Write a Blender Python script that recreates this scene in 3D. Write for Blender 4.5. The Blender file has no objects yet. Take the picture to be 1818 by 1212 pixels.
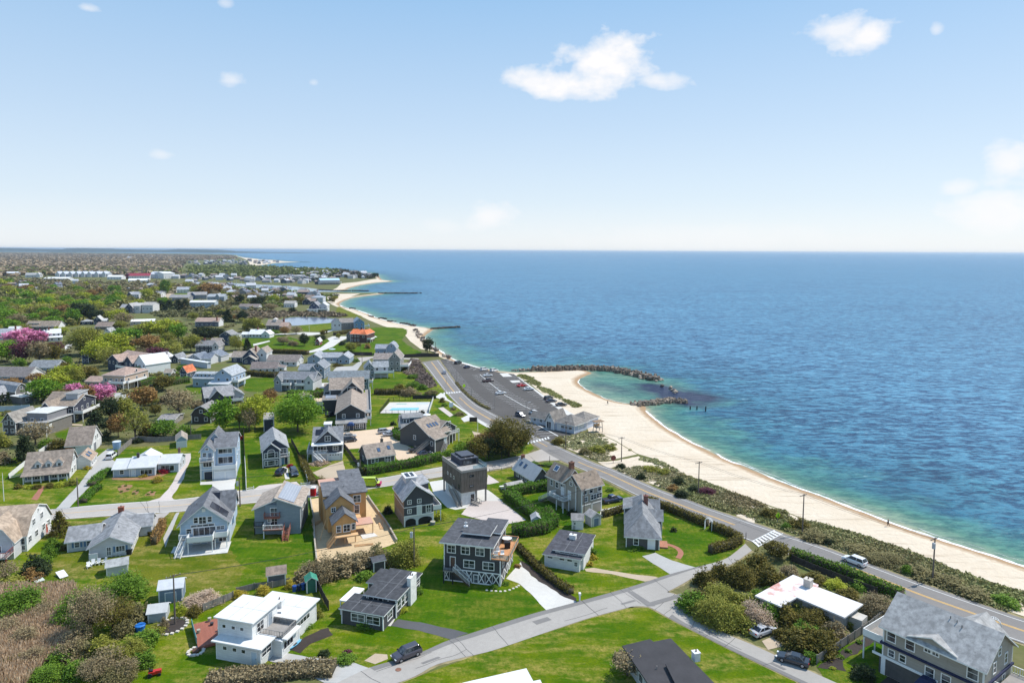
import bpy,bmesh,math,random
import numpy as np
from mathutils import Vector,Matrix,noise as mnoise
from mathutils.geometry import tessellate_polygon
rad=math.radians
sc=bpy.context.scene
COL=sc.collection
random.seed(7)

# ------------------------------------------------------------------ camera, sky, sun, exposure
HC=62.0                      # flying height of the camera above the ground
FPX,PPX,PPY=1212.0,909.0,551.0
PITCH,ROLL=rad(5.0),rad(0.3)
cam=bpy.data.cameras.new('camera');camo=bpy.data.objects.new('camera',cam);COL.objects.link(camo)
cam.sensor_width=36;cam.lens=24.0;cam.shift_y=-(606-PPY)/1818
cam.clip_start=1;cam.clip_end=120000
RC=Matrix.Rotation(rad(90)-PITCH,3,'X') @ Matrix.Rotation(ROLL,3,'Z')
camo.matrix_world=Matrix.Translation((0,0,HC)) @ RC.to_4x4()
sc.camera=camo
SUN_EL,SUN_AZ=55.0,66.0    # degrees; azimuth clockwise from +Y (the viewing direction)
sx=math.sin(rad(SUN_AZ))*math.cos(rad(SUN_EL));sy=math.cos(rad(SUN_AZ))*math.cos(rad(SUN_EL));sz=math.sin(rad(SUN_EL))
sl=bpy.data.lights.new('sun','SUN');sl.energy=3.4;sl.angle=rad(0.53);sl.color=(1.0,0.955,0.88)
so=bpy.data.objects.new('sun',sl);COL.objects.link(so)
so.rotation_euler=Vector((sx,sy,sz)).to_track_quat('Z','Y').to_euler()
vs=sc.view_settings
vs.view_transform='Standard';vs.look='None';vs.exposure=0.60;vs.gamma=1;vs.use_curve_mapping=False
sc.cycles.max_bounces=5;sc.cycles.diffuse_bounces=2;sc.cycles.glossy_bounces=2
sc.cycles.transparent_max_bounces=6;sc.cycles.caustics_reflective=False;sc.cycles.caustics_refractive=False
sc.cycles.use_denoising=True

def pdir(x,y):
    return RC @ Vector(((x-PPX)/FPX,-(y-PPY)/FPX,-1.0))

W=bpy.data.worlds.new('World');sc.world=W;W.use_nodes=True
nt=W.node_tree;nt.nodes.clear()
def N(t,kind,**kw):
    n=t.nodes.new(kind)
    for k,v in kw.items():setattr(n,k,v)
    return n
def M2(t,op,a,b=None,c=None,clamp=False):
    n=t.nodes.new('ShaderNodeMath');n.operation=op;n.use_clamp=clamp
    for i,v in enumerate((a,b,c)):
        if v is None:continue
        if isinstance(v,(int,float)):n.inputs[i].default_value=v
        else:t.links.new(v,n.inputs[i])
    return n.outputs[0]
def MIXC(t,f,a,b,mode='MIX'):
    n=t.nodes.new('ShaderNodeMix');n.data_type='RGBA';n.blend_type=mode
    for i,v in ((0,f),(6,a),(7,b)):
        if isinstance(v,(int,float)):n.inputs[i].default_value=v
        elif isinstance(v,tuple):n.inputs[i].default_value=(*v[:3],1)
        else:t.links.new(v,n.inputs[i])
    return n.outputs[2]
sky=N(nt,'ShaderNodeTexSky',sky_type='NISHITA',sun_disc=False)
sky.sun_elevation=rad(SUN_EL);sky.sun_rotation=rad(SUN_AZ);sky.altitude=60;sky.air_density=1.0;sky.dust_density=.7;sky.ozone_density=1.3
tc=N(nt,'ShaderNodeTexCoord');sep=N(nt,'ShaderNodeSeparateXYZ');nt.links.new(tc.outputs['Generated'],sep.inputs[0])
az=M2(nt,'ARCTAN2',sep.outputs[0],sep.outputs[1]);el=M2(nt,'ARCSINE',sep.outputs[2])
comb=N(nt,'ShaderNodeCombineXYZ');nt.links.new(az,comb.inputs[0]);nt.links.new(M2(nt,'MULTIPLY',el,1.5),comb.inputs[1])
n1=N(nt,'ShaderNodeTexNoise');n1.inputs['Scale'].default_value=17;n1.inputs['Detail'].default_value=8;n1.inputs['Roughness'].default_value=.6
nt.links.new(comb.outputs[0],n1.inputs['Vector'])
# clouds: (photo x, y of the middle, half width, half height, density)
CL=[(1020,150,125,36,1.0),(1070,112,100,52,1.0),(945,145,62,26,.9),(1175,146,55,17,.75),(958,152,62,20,.8),(1490,52,82,26,.8),(1545,64,64,40,.95),
      (412,143,36,18,.62),(285,275,22,12,.4),(868,385,50,32,.7),(1795,298,66,50,.8),(1700,333,40,18,.6),
      (1775,385,110,50,.75),(1662,54,14,13,.5),(155,15,24,9,.5),(400,6,14,10,.4),(557,147,9,7,.3),(780,402,40,16,.25),(1240,425,300,30,.25)]
tot=None
for (px_,py_,hw,hh_,den) in CL:
    d0=pdir(px_,py_).normalized();a0=math.atan2(d0.x,d0.y);e0=math.asin(d0.z)
    d1=pdir(px_+hw,py_).normalized();ra=abs(math.atan2(d1.x,d1.y)-a0);re=hh_/FPX*math.cos(a0) ** 1
    u=M2(nt,'DIVIDE',M2(nt,'SUBTRACT',az,a0),ra);v=M2(nt,'DIVIDE',M2(nt,'SUBTRACT',el,e0),re)
    vneg=M2(nt,'MULTIPLY',M2(nt,'MINIMUM',v,0.0),1.35);v2=M2(nt,'ADD',M2(nt,'MAXIMUM',v,0.0),vneg)
    r2=M2(nt,'SQRT',M2(nt,'ADD',M2(nt,'MULTIPLY',u,u),M2(nt,'MULTIPLY',v2,v2)))
    m=M2(nt,'SUBTRACT',1.0,r2)
    m=M2(nt,'ADD',m,M2(nt,'MULTIPLY',M2(nt,'SUBTRACT',n1.outputs[0],0.50),2.5))
    m=M2(nt,'MULTIPLY',m,1.2,clamp=True);m=M2(nt,'MULTIPLY',M2(nt,'MULTIPLY',m,M2(nt,'SUBTRACT',1.5,M2(nt,'MULTIPLY',m,.5))),den)
    gate=M2(nt,'MULTIPLY',M2(nt,'SUBTRACT',2.0,r2),1.6,clamp=True);m=M2(nt,'MULTIPLY',m,gate)
    tot=m if tot is None else M2(nt,'MAXIMUM',tot,m)
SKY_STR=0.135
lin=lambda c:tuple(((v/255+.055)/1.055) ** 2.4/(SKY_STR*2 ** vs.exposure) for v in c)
gr=N(nt,'ShaderNodeValToRGB');E_=gr.color_ramp;sc_=8.0      # clear spring air: blue above, paler towards the sea; overhead stops lightened to fill shade
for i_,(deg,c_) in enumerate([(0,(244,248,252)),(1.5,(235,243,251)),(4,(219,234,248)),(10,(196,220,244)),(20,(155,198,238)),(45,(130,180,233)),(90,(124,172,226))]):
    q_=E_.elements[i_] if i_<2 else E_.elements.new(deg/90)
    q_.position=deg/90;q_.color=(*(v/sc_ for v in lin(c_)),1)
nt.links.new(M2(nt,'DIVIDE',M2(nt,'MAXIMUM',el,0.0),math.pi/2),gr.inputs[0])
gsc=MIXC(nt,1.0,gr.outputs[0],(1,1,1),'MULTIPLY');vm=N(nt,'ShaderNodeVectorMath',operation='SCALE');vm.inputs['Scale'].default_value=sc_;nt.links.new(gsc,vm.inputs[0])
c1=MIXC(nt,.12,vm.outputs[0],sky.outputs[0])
n2=N(nt,'ShaderNodeTexNoise');n2.inputs['Scale'].default_value=30;n2.inputs['Detail'].default_value=5;nt.links.new(comb.outputs[0],n2.inputs['Vector'])
ccol=MIXC(nt,n2.outputs[0],(4.75,4.75,4.9),(5.2,5.05,4.95))
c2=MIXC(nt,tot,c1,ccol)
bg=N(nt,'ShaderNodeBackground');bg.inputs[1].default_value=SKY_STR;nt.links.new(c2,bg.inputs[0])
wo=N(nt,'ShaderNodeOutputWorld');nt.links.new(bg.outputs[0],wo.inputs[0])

# ------------------------------------------------------------------ survey grid: map sheets (crops of a map) -> ground
ZN={'A':(0,820,3.0913),'B':(420,820,3.0913),'C':(840,820,3.0913),'D':(1200,820,2.9417),'E':(0,640,3.9522),'F':(420,640,3.9522),
      'G':(840,600,3.9522),'H':(0,430,3.9522),'I':(420,440,6.0607),'J':(600,480,6.0607),'K':(420,560,7.5727),'L':(560,580,7.5727),
      'M':(0,560,7.5727),'N':(200,560,7.5727),'O':(0,460,8.2636),'Q':(200,460,8.2636),'R':(720,620,8.6556),'S':(860,640,8.08),
      'T':(660,690,7.5727),'U':(440,720,7.5727),'V':(0,670,7.5727),'W':(200,740,6.7333),'X':(860,800,6.7333),'Y':(660,800,6.7333),
      'Z':(1540,1050,6.5396),'0':(0,0,1.0)}
def zp(z,x,y):
    o=ZN[z];return (o[0]+x/o[2],o[1]+y/o[2])
def P(x,y,z=0.0):
    """ground point (at height z) for a point of the survey picture"""
    d=pdir(x,y);t=(z-HC)/d.z
    return Vector((d.x*t,d.y*t,z))
def Pz(zone,x,y,z=0.0):return P(*zp(zone,x,y),z)
def to_px(v):
    c=RC.transposed() @ (Vector(v)-Vector((0,0,HC)))
    return (PPX+FPX*c.x/-c.z,PPY-FPX*c.y/-c.z)

# ------------------------------------------------------------------ materials
MATS={}
def newmat(name):
    m=bpy.data.materials.new(name);m.use_nodes=True
    t=m.node_tree;b=t.nodes['Principled BSDF']
    return m,t,b
def noisecol(t,vec,scale,lo,hi,detail=4,rough=.6,c0=.3,c1=.7):
    n=N(t,'ShaderNodeTexNoise');n.inputs['Scale'].default_value=scale;n.inputs['Detail'].default_value=detail;n.inputs['Roughness'].default_value=rough
    t.links.new(vec,n.inputs['Vector'])
    mr=N(t,'ShaderNodeMapRange');mr.inputs[1].default_value=c0;mr.inputs[2].default_value=c1;t.links.new(n.outputs[0],mr.inputs[0])
    return mr.outputs[0]
def sc3(c,k):return tuple(min(.95,x*k) for x in c)
def pmat(key,col,rough=.8,var=.18,scale=1.2,fine=14,metal=0.0,world=False,streak=None,spec=.3):
    """painted, shingled, plastered ... surfaces: two sizes of mottling, optional streaks"""
    if key in MATS:return MATS[key]
    m,t,b=newmat(key)
    if world:v=N(t,'ShaderNodeNewGeometry').outputs['Position']
    else:v=N(t,'ShaderNodeTexCoord').outputs['Object']
    f1=noisecol(t,v,scale,0,1);f2=noisecol(t,v,fine,0,1)
    c=MIXC(t,f1,sc3(col,1-var),sc3(col,1+var))
    c=MIXC(t,M2(t,'MULTIPLY',f2,.45),c,sc3(col,1-1.5*var))
    if streak:
        mp=N(t,'ShaderNodeMapping');mp.inputs['Scale'].default_value=streak;t.links.new(v,mp.inputs[0])
        f3=noisecol(t,mp.outputs[0],1.0,0,1,c0=.4,c1=.62)
        c=MIXC(t,M2(t,'MULTIPLY',f3,.7),c,sc3(col,1-2.4*var))
    t.links.new(c,b.inputs['Base Color'])
    b.inputs['Roughness'].default_value=rough;b.inputs['Metallic'].default_value=metal;b.inputs['Specular IOR Level'].default_value=spec
    MATS[key]=m;return m
def wallm(col):return pmat('siding %.2f %.2f %.2f' % col,col,.75,.10,.7,9,streak=(.6,.6,7))
def roofm(col):return pmat('shingles %.2f %.2f %.2f' % col,col,.85,.22 if sum(col)<1.4 else .07,.5,5,streak=(1.3,1.3,.8))
WHITE=(.78,.78,.76);OFFW=(.66,.65,.62)
GREYR=(.21,.215,.225);DKR=(.055,.057,.066);TANR=(.31,.245,.19);BRNR=(.2,.15,.12);LTR=(.42,.42,.42);SILR=(.5,.5,.5)
NAVY=(.045,.058,.09);DKG=(.075,.076,.08);SHG=(.2,.185,.165);WTH=(.2,.17,.14);TANW=(.38,.335,.28);BLUE=(.42,.53,.64);BLG=(.26,.31,.35)
def trimm():return pmat('white trim',(.8,.8,.78),.6,.04,.8,8)
def glassm():
    if 'glass' in MATS:return MATS['glass']
    m,t,b=newmat('window glass')
    v=N(t,'ShaderNodeTexCoord').outputs['Object']
    f=noisecol(t,v,.55,0,1,c0=.45,c1=.62)
    t.links.new(MIXC(t,f,(.012,.016,.022),(.16,.175,.19)),b.inputs['Base Color'])
    b.inputs['Roughness'].default_value=.06;MATS['glass']=m;return m
def leafm(key,dark,light,trans=.22):
    """foliage: each leaf clump carries its own tint, so light and dark sprays differ"""
    if key in MATS:return MATS[key]
    m,t,b=newmat(key)
    a=N(t,'ShaderNodeAttribute',attribute_name='tint')
    oi=N(t,'ShaderNodeObjectInfo')
    f=M2(t,'ADD',M2(t,'MULTIPLY',a.outputs['Fac'],.8),M2(t,'MULTIPLY',oi.outputs['Random'],.2))
    c=MIXC(t,f,dark,light)
    t.links.new(c,b.inputs['Base Color']);b.inputs['Roughness'].default_value=.7;b.inputs['Specular IOR Level'].default_value=.2
    tr=N(t,'ShaderNodeBsdfTranslucent');t.links.new(c,tr.inputs[0])
    mx=N(t,'ShaderNodeMixShader');mx.inputs[0].default_value=trans
    t.links.new(b.outputs[0],mx.inputs[1]);t.links.new(tr.outputs[0],mx.inputs[2])
    t.links.new(mx.outputs[0],t.nodes['Material Output'].inputs[0]);MATS[key]=m;return m

# ------------------------------------------------------------------ objects
def props(o,label=None,cat=None,group=None,kind=None):
    if label:o['label']=label
    if cat:o['category']=cat
    if group:o['group']=group
    if kind:o['kind']=kind
    return o
def empty(name,loc,rz=0,label=None,cat=None,group=None):
    o=bpy.data.objects.new(name,None);COL.objects.link(o);o.location=loc;o.rotation_euler=(0,0,rz);o.empty_display_size=.5
    return props(o,label,cat,group)
class MB:
    """collects boxes, bars, prisms; build() links them as one mesh"""
    def __init__(s):s.v=[];s.f=[];s.m=[]
    def poly(s,pts,mi=0):
        n=len(s.v);s.v+=[tuple(p) for p in pts];s.f.append(tuple(range(n,n+len(pts))));s.m.append(mi)
    def hexa(s,b,t,mi=0,side=None,bot=None):
        n=len(s.v);s.v+=[tuple(p) for p in b]+[tuple(p) for p in t];k=len(b)
        s.f.append(tuple(n+i for i in reversed(range(k))));s.m.append(mi if bot is None else bot)
        s.f.append(tuple(n+k+i for i in range(k)));s.m.append(mi)
        for i in range(k):
            j=(i+1) % k;s.f.append((n+i,n+j,n+k+j,n+k+i));s.m.append(mi if side is None else side)
    def box(s,x0,x1,y0,y1,z0,z1,mi=0):
        s.hexa([(x0,y0,z0),(x1,y0,z0),(x1,y1,z0),(x0,y1,z0)],[(x0,y0,z1),(x1,y0,z1),(x1,y1,z1),(x0,y1,z1)],mi)
    def bar(s,a,b,w,h=None,mi=0):
        a=Vector(a);b=Vector(b);d=(b-a).normalized();h=h or w
        up=Vector((0,0,1)) if abs(d.z)<.95 else Vector((0,1,0))
        r=d.cross(up).normalized()*w/2;u=r.cross(d).normalized()*h/2
        s.hexa([a-r-u,a+r-u,a+r+u,a-r+u],[b-r-u,b+r-u,b+r+u,b-r+u],mi)
    def tube(s,a,b,r0,r1=None,n=8,mi=0):
        a=Vector(a);b=Vector(b);d=(b-a).normalized();r1=r0 if r1 is None else r1
        up=Vector((0,0,1)) if abs(d.z)<.9 else Vector((1,0,0))
        x=d.cross(up).normalized();y=d.cross(x).normalized()
        c=[(math.cos(2*math.pi*i/n),math.sin(2*math.pi*i/n)) for i in range(n)]
        s.hexa([a+x*p*r0+y*q*r0 for p,q in c],[b+x*p*r1+y*q*r1 for p,q in c],mi)
    def build(s,name,mats,parent=None,smooth=False):
        me=bpy.data.meshes.new(name);me.from_pydata(s.v,[],s.f);
        mats=mats if isinstance(mats,(list,tuple)) else [mats]
        for m in mats:me.materials.append(m)
        me.polygons.foreach_set('material_index',s.m)
        if smooth:me.polygons.foreach_set('use_smooth',[True]*len(s.f))
        bm=bmesh.new();bm.from_mesh(me);bmesh.ops.recalc_face_normals(bm,faces=bm.faces[:]);bm.to_mesh(me);bm.free()
        o=bpy.data.objects.new(name,me);COL.objects.link(o)
        if parent:o.parent=parent
        return o
def crom(pts,n=6,closed=False):
    """Catmull-Rom through 2-D/3-D points"""
    p=[Vector(q) for q in pts];out=[];k=len(p);rng=k if closed else k-1
    for i in range(rng):
        a,b,c,d=(p[(i-1) % k],p[i],p[(i+1) % k],p[(i+2) % k]) if closed else (p[max(i-1,0)],p[i],p[i+1],p[min(i+2,k-1)])
        for j in range(n):
            t=j/n;out.append(.5*((2*b)+(c-a)*t+(2*a-5*b+4*c-d)*t*t+(3*b-a-3*c+d)*t ** 3))
    if not closed:out.append(p[-1])
    return out
SHEETN=[0]
def sheet(name,pts,z,material,smooth=0,jit=0.0,kind='structure',thick=0.0):
    """a flat polygon of ground at height z; pts are world points"""
    SHEETN[0]+=1;z=z*2+SHEETN[0]*.0002
    w=[Vector((p[0],p[1],0)) for p in pts]
    if smooth:w=crom(w,smooth,True)
    if jit:
        q=[]
        for i,a in enumerate(w):
            b=w[(i+1) % len(w)];k=max(1,int((b-a).length/1.2));k=min(k,30)
            for j in range(k):
                c=a.lerp(b,j/k);h=mnoise.noise_vector(Vector((c.x*.45,c.y*.45,3.1)));q.append(c+Vector((h.x,h.y,0))*jit)
        w=q
    tris=tessellate_polygon([w]);me=bpy.data.meshes.new(name)
    me.from_pydata([(p.x,p.y,z) for p in w],[],[tuple(t) for t in tris])
    bm=bmesh.new();bm.from_mesh(me)
    for f in bm.faces:
        if f.normal.z<0:f.normal_flip()
    if thick:
        r=bmesh.ops.extrude_face_region(bm,geom=bm.faces[:]);bmesh.ops.translate(bm,vec=(0,0,thick),verts=[e for e in r['geom'] if isinstance(e,bmesh.types.BMVert)])
        bmesh.ops.recalc_face_normals(bm,faces=bm.faces[:])
    bm.to_mesh(me);bm.free();me.materials.append(material)
    o=bpy.data.objects.new(name,me);COL.objects.link(o)
    if kind:o['kind']=kind
    return o
def zpoly(zone,pts,z=0.0):return [Pz(zone,a,b,z) for a,b in pts]
def resample(pl,n):
    pl=[Vector(p) for p in pl];L=[0]
    for a,b in zip(pl,pl[1:]):L.append(L[-1]+(b-a).length)
    out=[];j=0
    for i in range(n):
        s=L[-1]*i/(n-1)
        while j<len(pl)-2 and L[j+1]<s:j+=1
        seg=L[j+1]-L[j];out.append(pl[j].lerp(pl[j+1],(s-L[j])/seg if seg else 0))
    return out
def strip_mesh(name,Ls,Rs,z,material,t0=0.0,t1=1.0,i0=0,i1=None,kind='structure',zfun=None):
    i1=len(Ls) if i1 is None else i1;mb=MB();z=z*2
    for i in range(i0,i1-1):
        q=[Ls[i].lerp(Rs[i],t0),Ls[i].lerp(Rs[i],t1),Ls[i+1].lerp(Rs[i+1],t1),Ls[i+1].lerp(Rs[i+1],t0)]
        mb.poly([(p.x,p.y,p.z if zfun else z) for p in q])
    o=mb.build(name,material)
    if kind:o['kind']=kind
    return o
def inpoly(X,Y,poly):
    c=np.zeros(X.shape,bool);n=len(poly)
    for i in range(n):
        x0,y0=poly[i][0],poly[i][1];x1,y1=poly[(i+1) % n][0],poly[(i+1) % n][1]
        if y0==y1:continue
        c ^= ((y0>Y) != (y1>Y)) & (X<(x1-x0)*(Y-y0)/(y1-y0)+x0)
    return c
# ------------------------------------------------------------------ ground, shore, sea
SEA_Z=-0.5
shore_px=[(2600,1275),(2100,1100),(1818,1005),(1710,970),(1642,949),(1574,925),(1540,912),(1472,886),(1390,857),(1319,827),(1300,820),(1245,794),
    (1194,766),(1165,745),(1147,729),(1147,724),(1141,719.5),(1128,717.5),(1108,715.5),(1080,709),(1057,699),(1037,688.6),(1028,680),(1029,673),(1040,667),(1050,662),
    (1030,657),(980,659),(951,660),(903,660.5),(858.6,654.5),(835.5,648.5),(812.4,641),(794,633),(784.7,625),(772,618),(761,609),(753.5,600),(756.8,594),
    (765,588),(768,584.5),(756.8,582),(732,579),(715.5,576),(692.4,570.7),(666,563.5),(654.5,558),(633,550.5),(614.9,546.5),(604,542),(603.5,538),
    (616.5,531.5),(633,527.5),(666,523.5),(682,521.5),(676,520),(640,519.5),(600,518),(600,515.5),(616.5,514),(621.5,511),(641,506),(666,502),(692.4,500),(698,499),
    (679,497),(674,493),(672.5,488.5),(650,484),(631,481),(601.5,479),(568.5,477),(519,475),(469.5,475),(450,475.5),(450,473.2),(469.5,470),(486,467.3),
    (510.8,465.8),(533,465),(509,464.2),(486,461.7),(461,460.2),(436.5,457.5),(423,455.3),(420,453.2),(400,451),(300,449.6),(0,447),(-400,444.5)]
SHORE=[P(x,y,SEA_Z) for x,y in shore_px]
for i in range(2):pass
SHORE=[Vector((p.x,p.y,0)) for p in SHORE]
fine=crom(SHORE[:58],4)+SHORE[58:]
def offs(pl,d):
    out=[]
    for i,p in enumerate(pl):
        a=pl[max(i-1,0)];b=pl[min(i+1,len(pl)-1)];t=(b-a).normalized();nrm=Vector((-t.y,t.x,0))
        k=d(i,p) if callable(d) else d
        out.append(p+nrm*k)
    return out
dl=lambda i,p:5.0 if p.y<420 else (6.0 if p.y<900 else 9.0)
inner=offs(fine,dl);outer=offs(fine,lambda i,p:-dl(i,p))
land=[p for p in inner]+[Vector((-14000,inner[-1].y,0)),Vector((-14000,-120,0)),Vector((inner[0].x,-120,0))]
def groundmat():
    m,t,b=newmat('rough ground')
    v=N(t,'ShaderNodeNewGeometry').outputs['Position']
    f1=noisecol(t,v,.02,0,1,5);f2=noisecol(t,v,.15,0,1,6);f3=noisecol(t,v,.9,0,1,4)
    c=MIXC(t,f1,(.15,.14,.055),(.09,.15,.02));c=MIXC(t,f2,c,(.18,.155,.08));c=MIXC(t,M2(t,'MULTIPLY',f3,.5),c,(.07,.08,.022))
    t.links.new(c,b.inputs['Base Color']);b.inputs['Roughness'].default_value=.95;b.inputs['Specular IOR Level'].default_value=.1;return m
G_MAT=groundmat()
sheet('ground',land,0.0,G_MAT)
def sandmat():
    m,t,b=newmat('sand')
    g=N(t,'ShaderNodeNewGeometry');v=g.outputs['Position'];s=N(t,'ShaderNodeSeparateXYZ');t.links.new(v,s.inputs[0])
    f1=noisecol(t,v,.06,0,1,5);f2=noisecol(t,v,.8,0,1,5);f3=noisecol(t,v,3.5,0,1,3)
    c=MIXC(t,f1,(.64,.53,.40),(.73,.645,.525));c=MIXC(t,M2(t,'MULTIPLY',f2,.5),c,(.55,.45,.33));c=MIXC(t,M2(t,'MULTIPLY',f3,.25),c,(.45,.36,.26))
    mp=N(t,'ShaderNodeMapping');mp.inputs['Rotation'].default_value=(0,0,rad(38));mp.inputs['Scale'].default_value=(.05,.55,1);t.links.new(v,mp.inputs[0])
    f4=noisecol(t,mp.outputs[0],1.0,0,1,5,c0=.55,c1=.70);c=MIXC(t,M2(t,'MULTIPLY',f4,.7),c,(.36,.27,.18))      # lines of drift
    wet=M2(t,'MULTIPLY',M2(t,'SUBTRACT',M2(t,'ADD',M2(t,'MULTIPLY',f2,.12),-.14),s.outputs[2]),4.0,clamp=True)
    c=MIXC(t,wet,c,(.36,.24,.14))
    t.links.new(c,b.inputs['Base Color']);b.inputs['Roughness'].default_value=.9;b.inputs['Specular IOR Level'].default_value=.15
    bp=N(t,'ShaderNodeBump');bp.inputs['Distance'].default_value=.25;bp.inputs['Strength'].default_value=.5;t.links.new(f2,bp.inputs['Height']);t.links.new(bp.outputs[0],b.inputs['Normal'])
    return m
SAND=sandmat()
mb=MB()
for i in range(len(fine)-1):
    a,b_=inner[i],inner[i+1];c,d=fine[i],fine[i+1];e,f=outer[i],outer[i+1]
    mb.poly([(a.x,a.y,0.012),(b_.x,b_.y,0.012),(d.x,d.y,SEA_Z),(c.x,c.y,SEA_Z)]);mb.poly([(c.x,c.y,SEA_Z),(d.x,d.y,SEA_Z),(f.x,f.y,-1.3),(e.x,e.y,-1.3)])
o=mb.build('shore',SAND);o['kind']='structure'
def near_i(px):  # index in `fine` of a shore point
    p=P(*px,SEA_Z);return min(range(len(fine)),key=lambda i:(fine[i].x-p.x) ** 2+(fine[i].y-p.y) ** 2)
def beach(a,b,inland):
    i,j=near_i(a),near_i(b)
    sheet('beach',inner[i:j+1]+[P(*q) for q in inland],0.010,SAND)
dune_edge=[(1057,766),(1093,782),(1131,805),(1166,815),(1219.5,843),(1285,867.6),(1319,879.5),(1350,891),(1380,901.6),(1431,922),(1492,939),(1540,952.6),
             (1601,973),(1642,990),(1703,1014),(1761,1034),(1818,1051),(2100,1142),(2600,1310)]
beach((2600,1275),(903,660.5),[(905,664),(918,667),(945,684),(968,704),(993,722),(1010,735),(1032,746),(1042,757),(1046,769)]+dune_edge)
beach((772,618),(633,527.5),[(640,521),(593,521.5),(582,526),(579,534),(590,541),(603,546.8),(615,550.5),(636,559),(654.5,568),(677.6,577.5),(714,589),(728.7,606),(747,619.5),(762,622)])
beach((600,515.5),(679,497),[(672,494.5),(659,496),(634,500.5),(606,503),(598,511)])
beach((450,473.2),(423,455.3),[(430,458),(440,462)])

def seamat():
    m,t,b=newmat('sea water')
    v=N(t,'ShaderNodeNewGeometry').outputs['Position']
    a=N(t,'ShaderNodeAttribute',attribute_name='offshore').outputs['Fac']       # metres from the shore
    f1=noisecol(t,v,.035,0,1,5,c0=.35,c1=.65);
    mp0=N(t,'ShaderNodeMapping');mp0.inputs['Scale'].default_value=(.012,.03,1);t.links.new(v,mp0.inputs[0])
    f2=noisecol(t,mp0.outputs[0],1.0,0,1,5,c0=.48,c1=.62)
    dd=M2(t,'ADD',a,M2(t,'MULTIPLY',M2(t,'SUBTRACT',f1,.5),M2(t,'MINIMUM',M2(t,'MULTIPLY',a,.9),26.0)))
    cr=N(t,'ShaderNodeValToRGB');e=cr.color_ramp;stops=[(0,(.36,.34,.24)),(.015,(.16,.24,.18)),(.05,(.068,.18,.145)),(.12,(.045,.165,.165)),(.22,(.024,.12,.19)),(.45,(.032,.132,.228)),(1,(.044,.155,.27))]
    e.elements[0].position,e.elements[0].color=0,(*stops[0][1],1);e.elements[1].position,e.elements[1].color=1,(*stops[-1][1],1)
    for p_,c_ in stops[1:-1]:
        q=e.elements.new(p_);q.color=(*c_,1)
    t.links.new(M2(t,'DIVIDE',dd,118.0,clamp=True),cr.inputs[0])
    # weed beds: dark patches in the shallows
    band=M2(t,'MULTIPLY',M2(t,'MULTIPLY',M2(t,'SUBTRACT',a,7.0),.09,clamp=True),M2(t,'SUBTRACT',1.0,M2(t,'DIVIDE',a,160.0),clamp=True))
    c=MIXC(t,M2(t,'MULTIPLY',M2(t,'MULTIPLY',f2,band),.55),cr.outputs[0],(.014,.075,.15))
    wd=N(t,'ShaderNodeAttribute',attribute_name='weed').outputs['Fac'];c=MIXC(t,M2(t,'MULTIPLY',M2(t,'MULTIPLY',wd,2.2),M2(t,'ADD',.3,f1),clamp=True),c,(.02,.03,.065))
    def wav(sx_,sy_,rot,det):
        mp=N(t,'ShaderNodeMapping');mp.inputs['Rotation'].default_value=(0,0,rad(rot));mp.inputs['Scale'].default_value=(sx_,sy_,1);t.links.new(v,mp.inputs[0])
        n=N(t,'ShaderNodeTexNoise');n.inputs['Scale'].default_value=1;n.inputs['Detail'].default_value=det;n.inputs['Roughness'].default_value=.62;t.links.new(mp.outputs[0],n.inputs['Vector']);return n.outputs[0]
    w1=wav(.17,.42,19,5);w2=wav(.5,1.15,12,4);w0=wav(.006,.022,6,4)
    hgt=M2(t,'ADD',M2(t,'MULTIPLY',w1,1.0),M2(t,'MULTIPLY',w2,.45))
    # wave shading from sky reflection painted into the colour: paler crests, darker troughs
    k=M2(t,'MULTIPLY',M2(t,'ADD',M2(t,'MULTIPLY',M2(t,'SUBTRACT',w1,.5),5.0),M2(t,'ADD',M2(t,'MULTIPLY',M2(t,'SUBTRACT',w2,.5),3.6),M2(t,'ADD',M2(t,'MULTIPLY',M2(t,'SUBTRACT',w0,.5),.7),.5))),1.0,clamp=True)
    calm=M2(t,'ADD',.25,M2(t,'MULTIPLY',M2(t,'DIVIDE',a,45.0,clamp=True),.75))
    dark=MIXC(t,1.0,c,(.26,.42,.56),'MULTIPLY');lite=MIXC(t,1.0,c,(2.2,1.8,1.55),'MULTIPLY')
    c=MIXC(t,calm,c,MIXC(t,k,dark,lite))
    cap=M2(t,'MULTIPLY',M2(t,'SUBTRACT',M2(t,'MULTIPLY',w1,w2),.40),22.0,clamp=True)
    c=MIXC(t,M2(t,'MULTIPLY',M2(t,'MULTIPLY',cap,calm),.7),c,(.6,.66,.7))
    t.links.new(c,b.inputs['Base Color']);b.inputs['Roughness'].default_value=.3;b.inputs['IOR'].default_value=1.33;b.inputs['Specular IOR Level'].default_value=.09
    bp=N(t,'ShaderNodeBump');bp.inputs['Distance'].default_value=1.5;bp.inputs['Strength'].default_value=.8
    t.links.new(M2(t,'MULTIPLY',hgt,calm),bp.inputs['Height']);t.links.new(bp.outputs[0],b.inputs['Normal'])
    return m
SEA=seamat()
JETL=[[(1050,662),(1100,661),(1162,675)],[(1124,720),(1165,717),(1213,714)],[(1162,675),(1185,688),(1205,700),(1213,714)]]
na,nr=260,240
aa=np.radians(np.linspace(-62,62,na));rr=60*(60000/60) ** (np.linspace(0,1,nr))
A2,R2=np.meshgrid(aa,rr);X=(R2*np.sin(A2)).ravel();Y=(R2*np.cos(A2)).ravel()
shp=np.array([(p.x,p.y) for p in fine]);D=np.full(X.shape,1e9)
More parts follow.
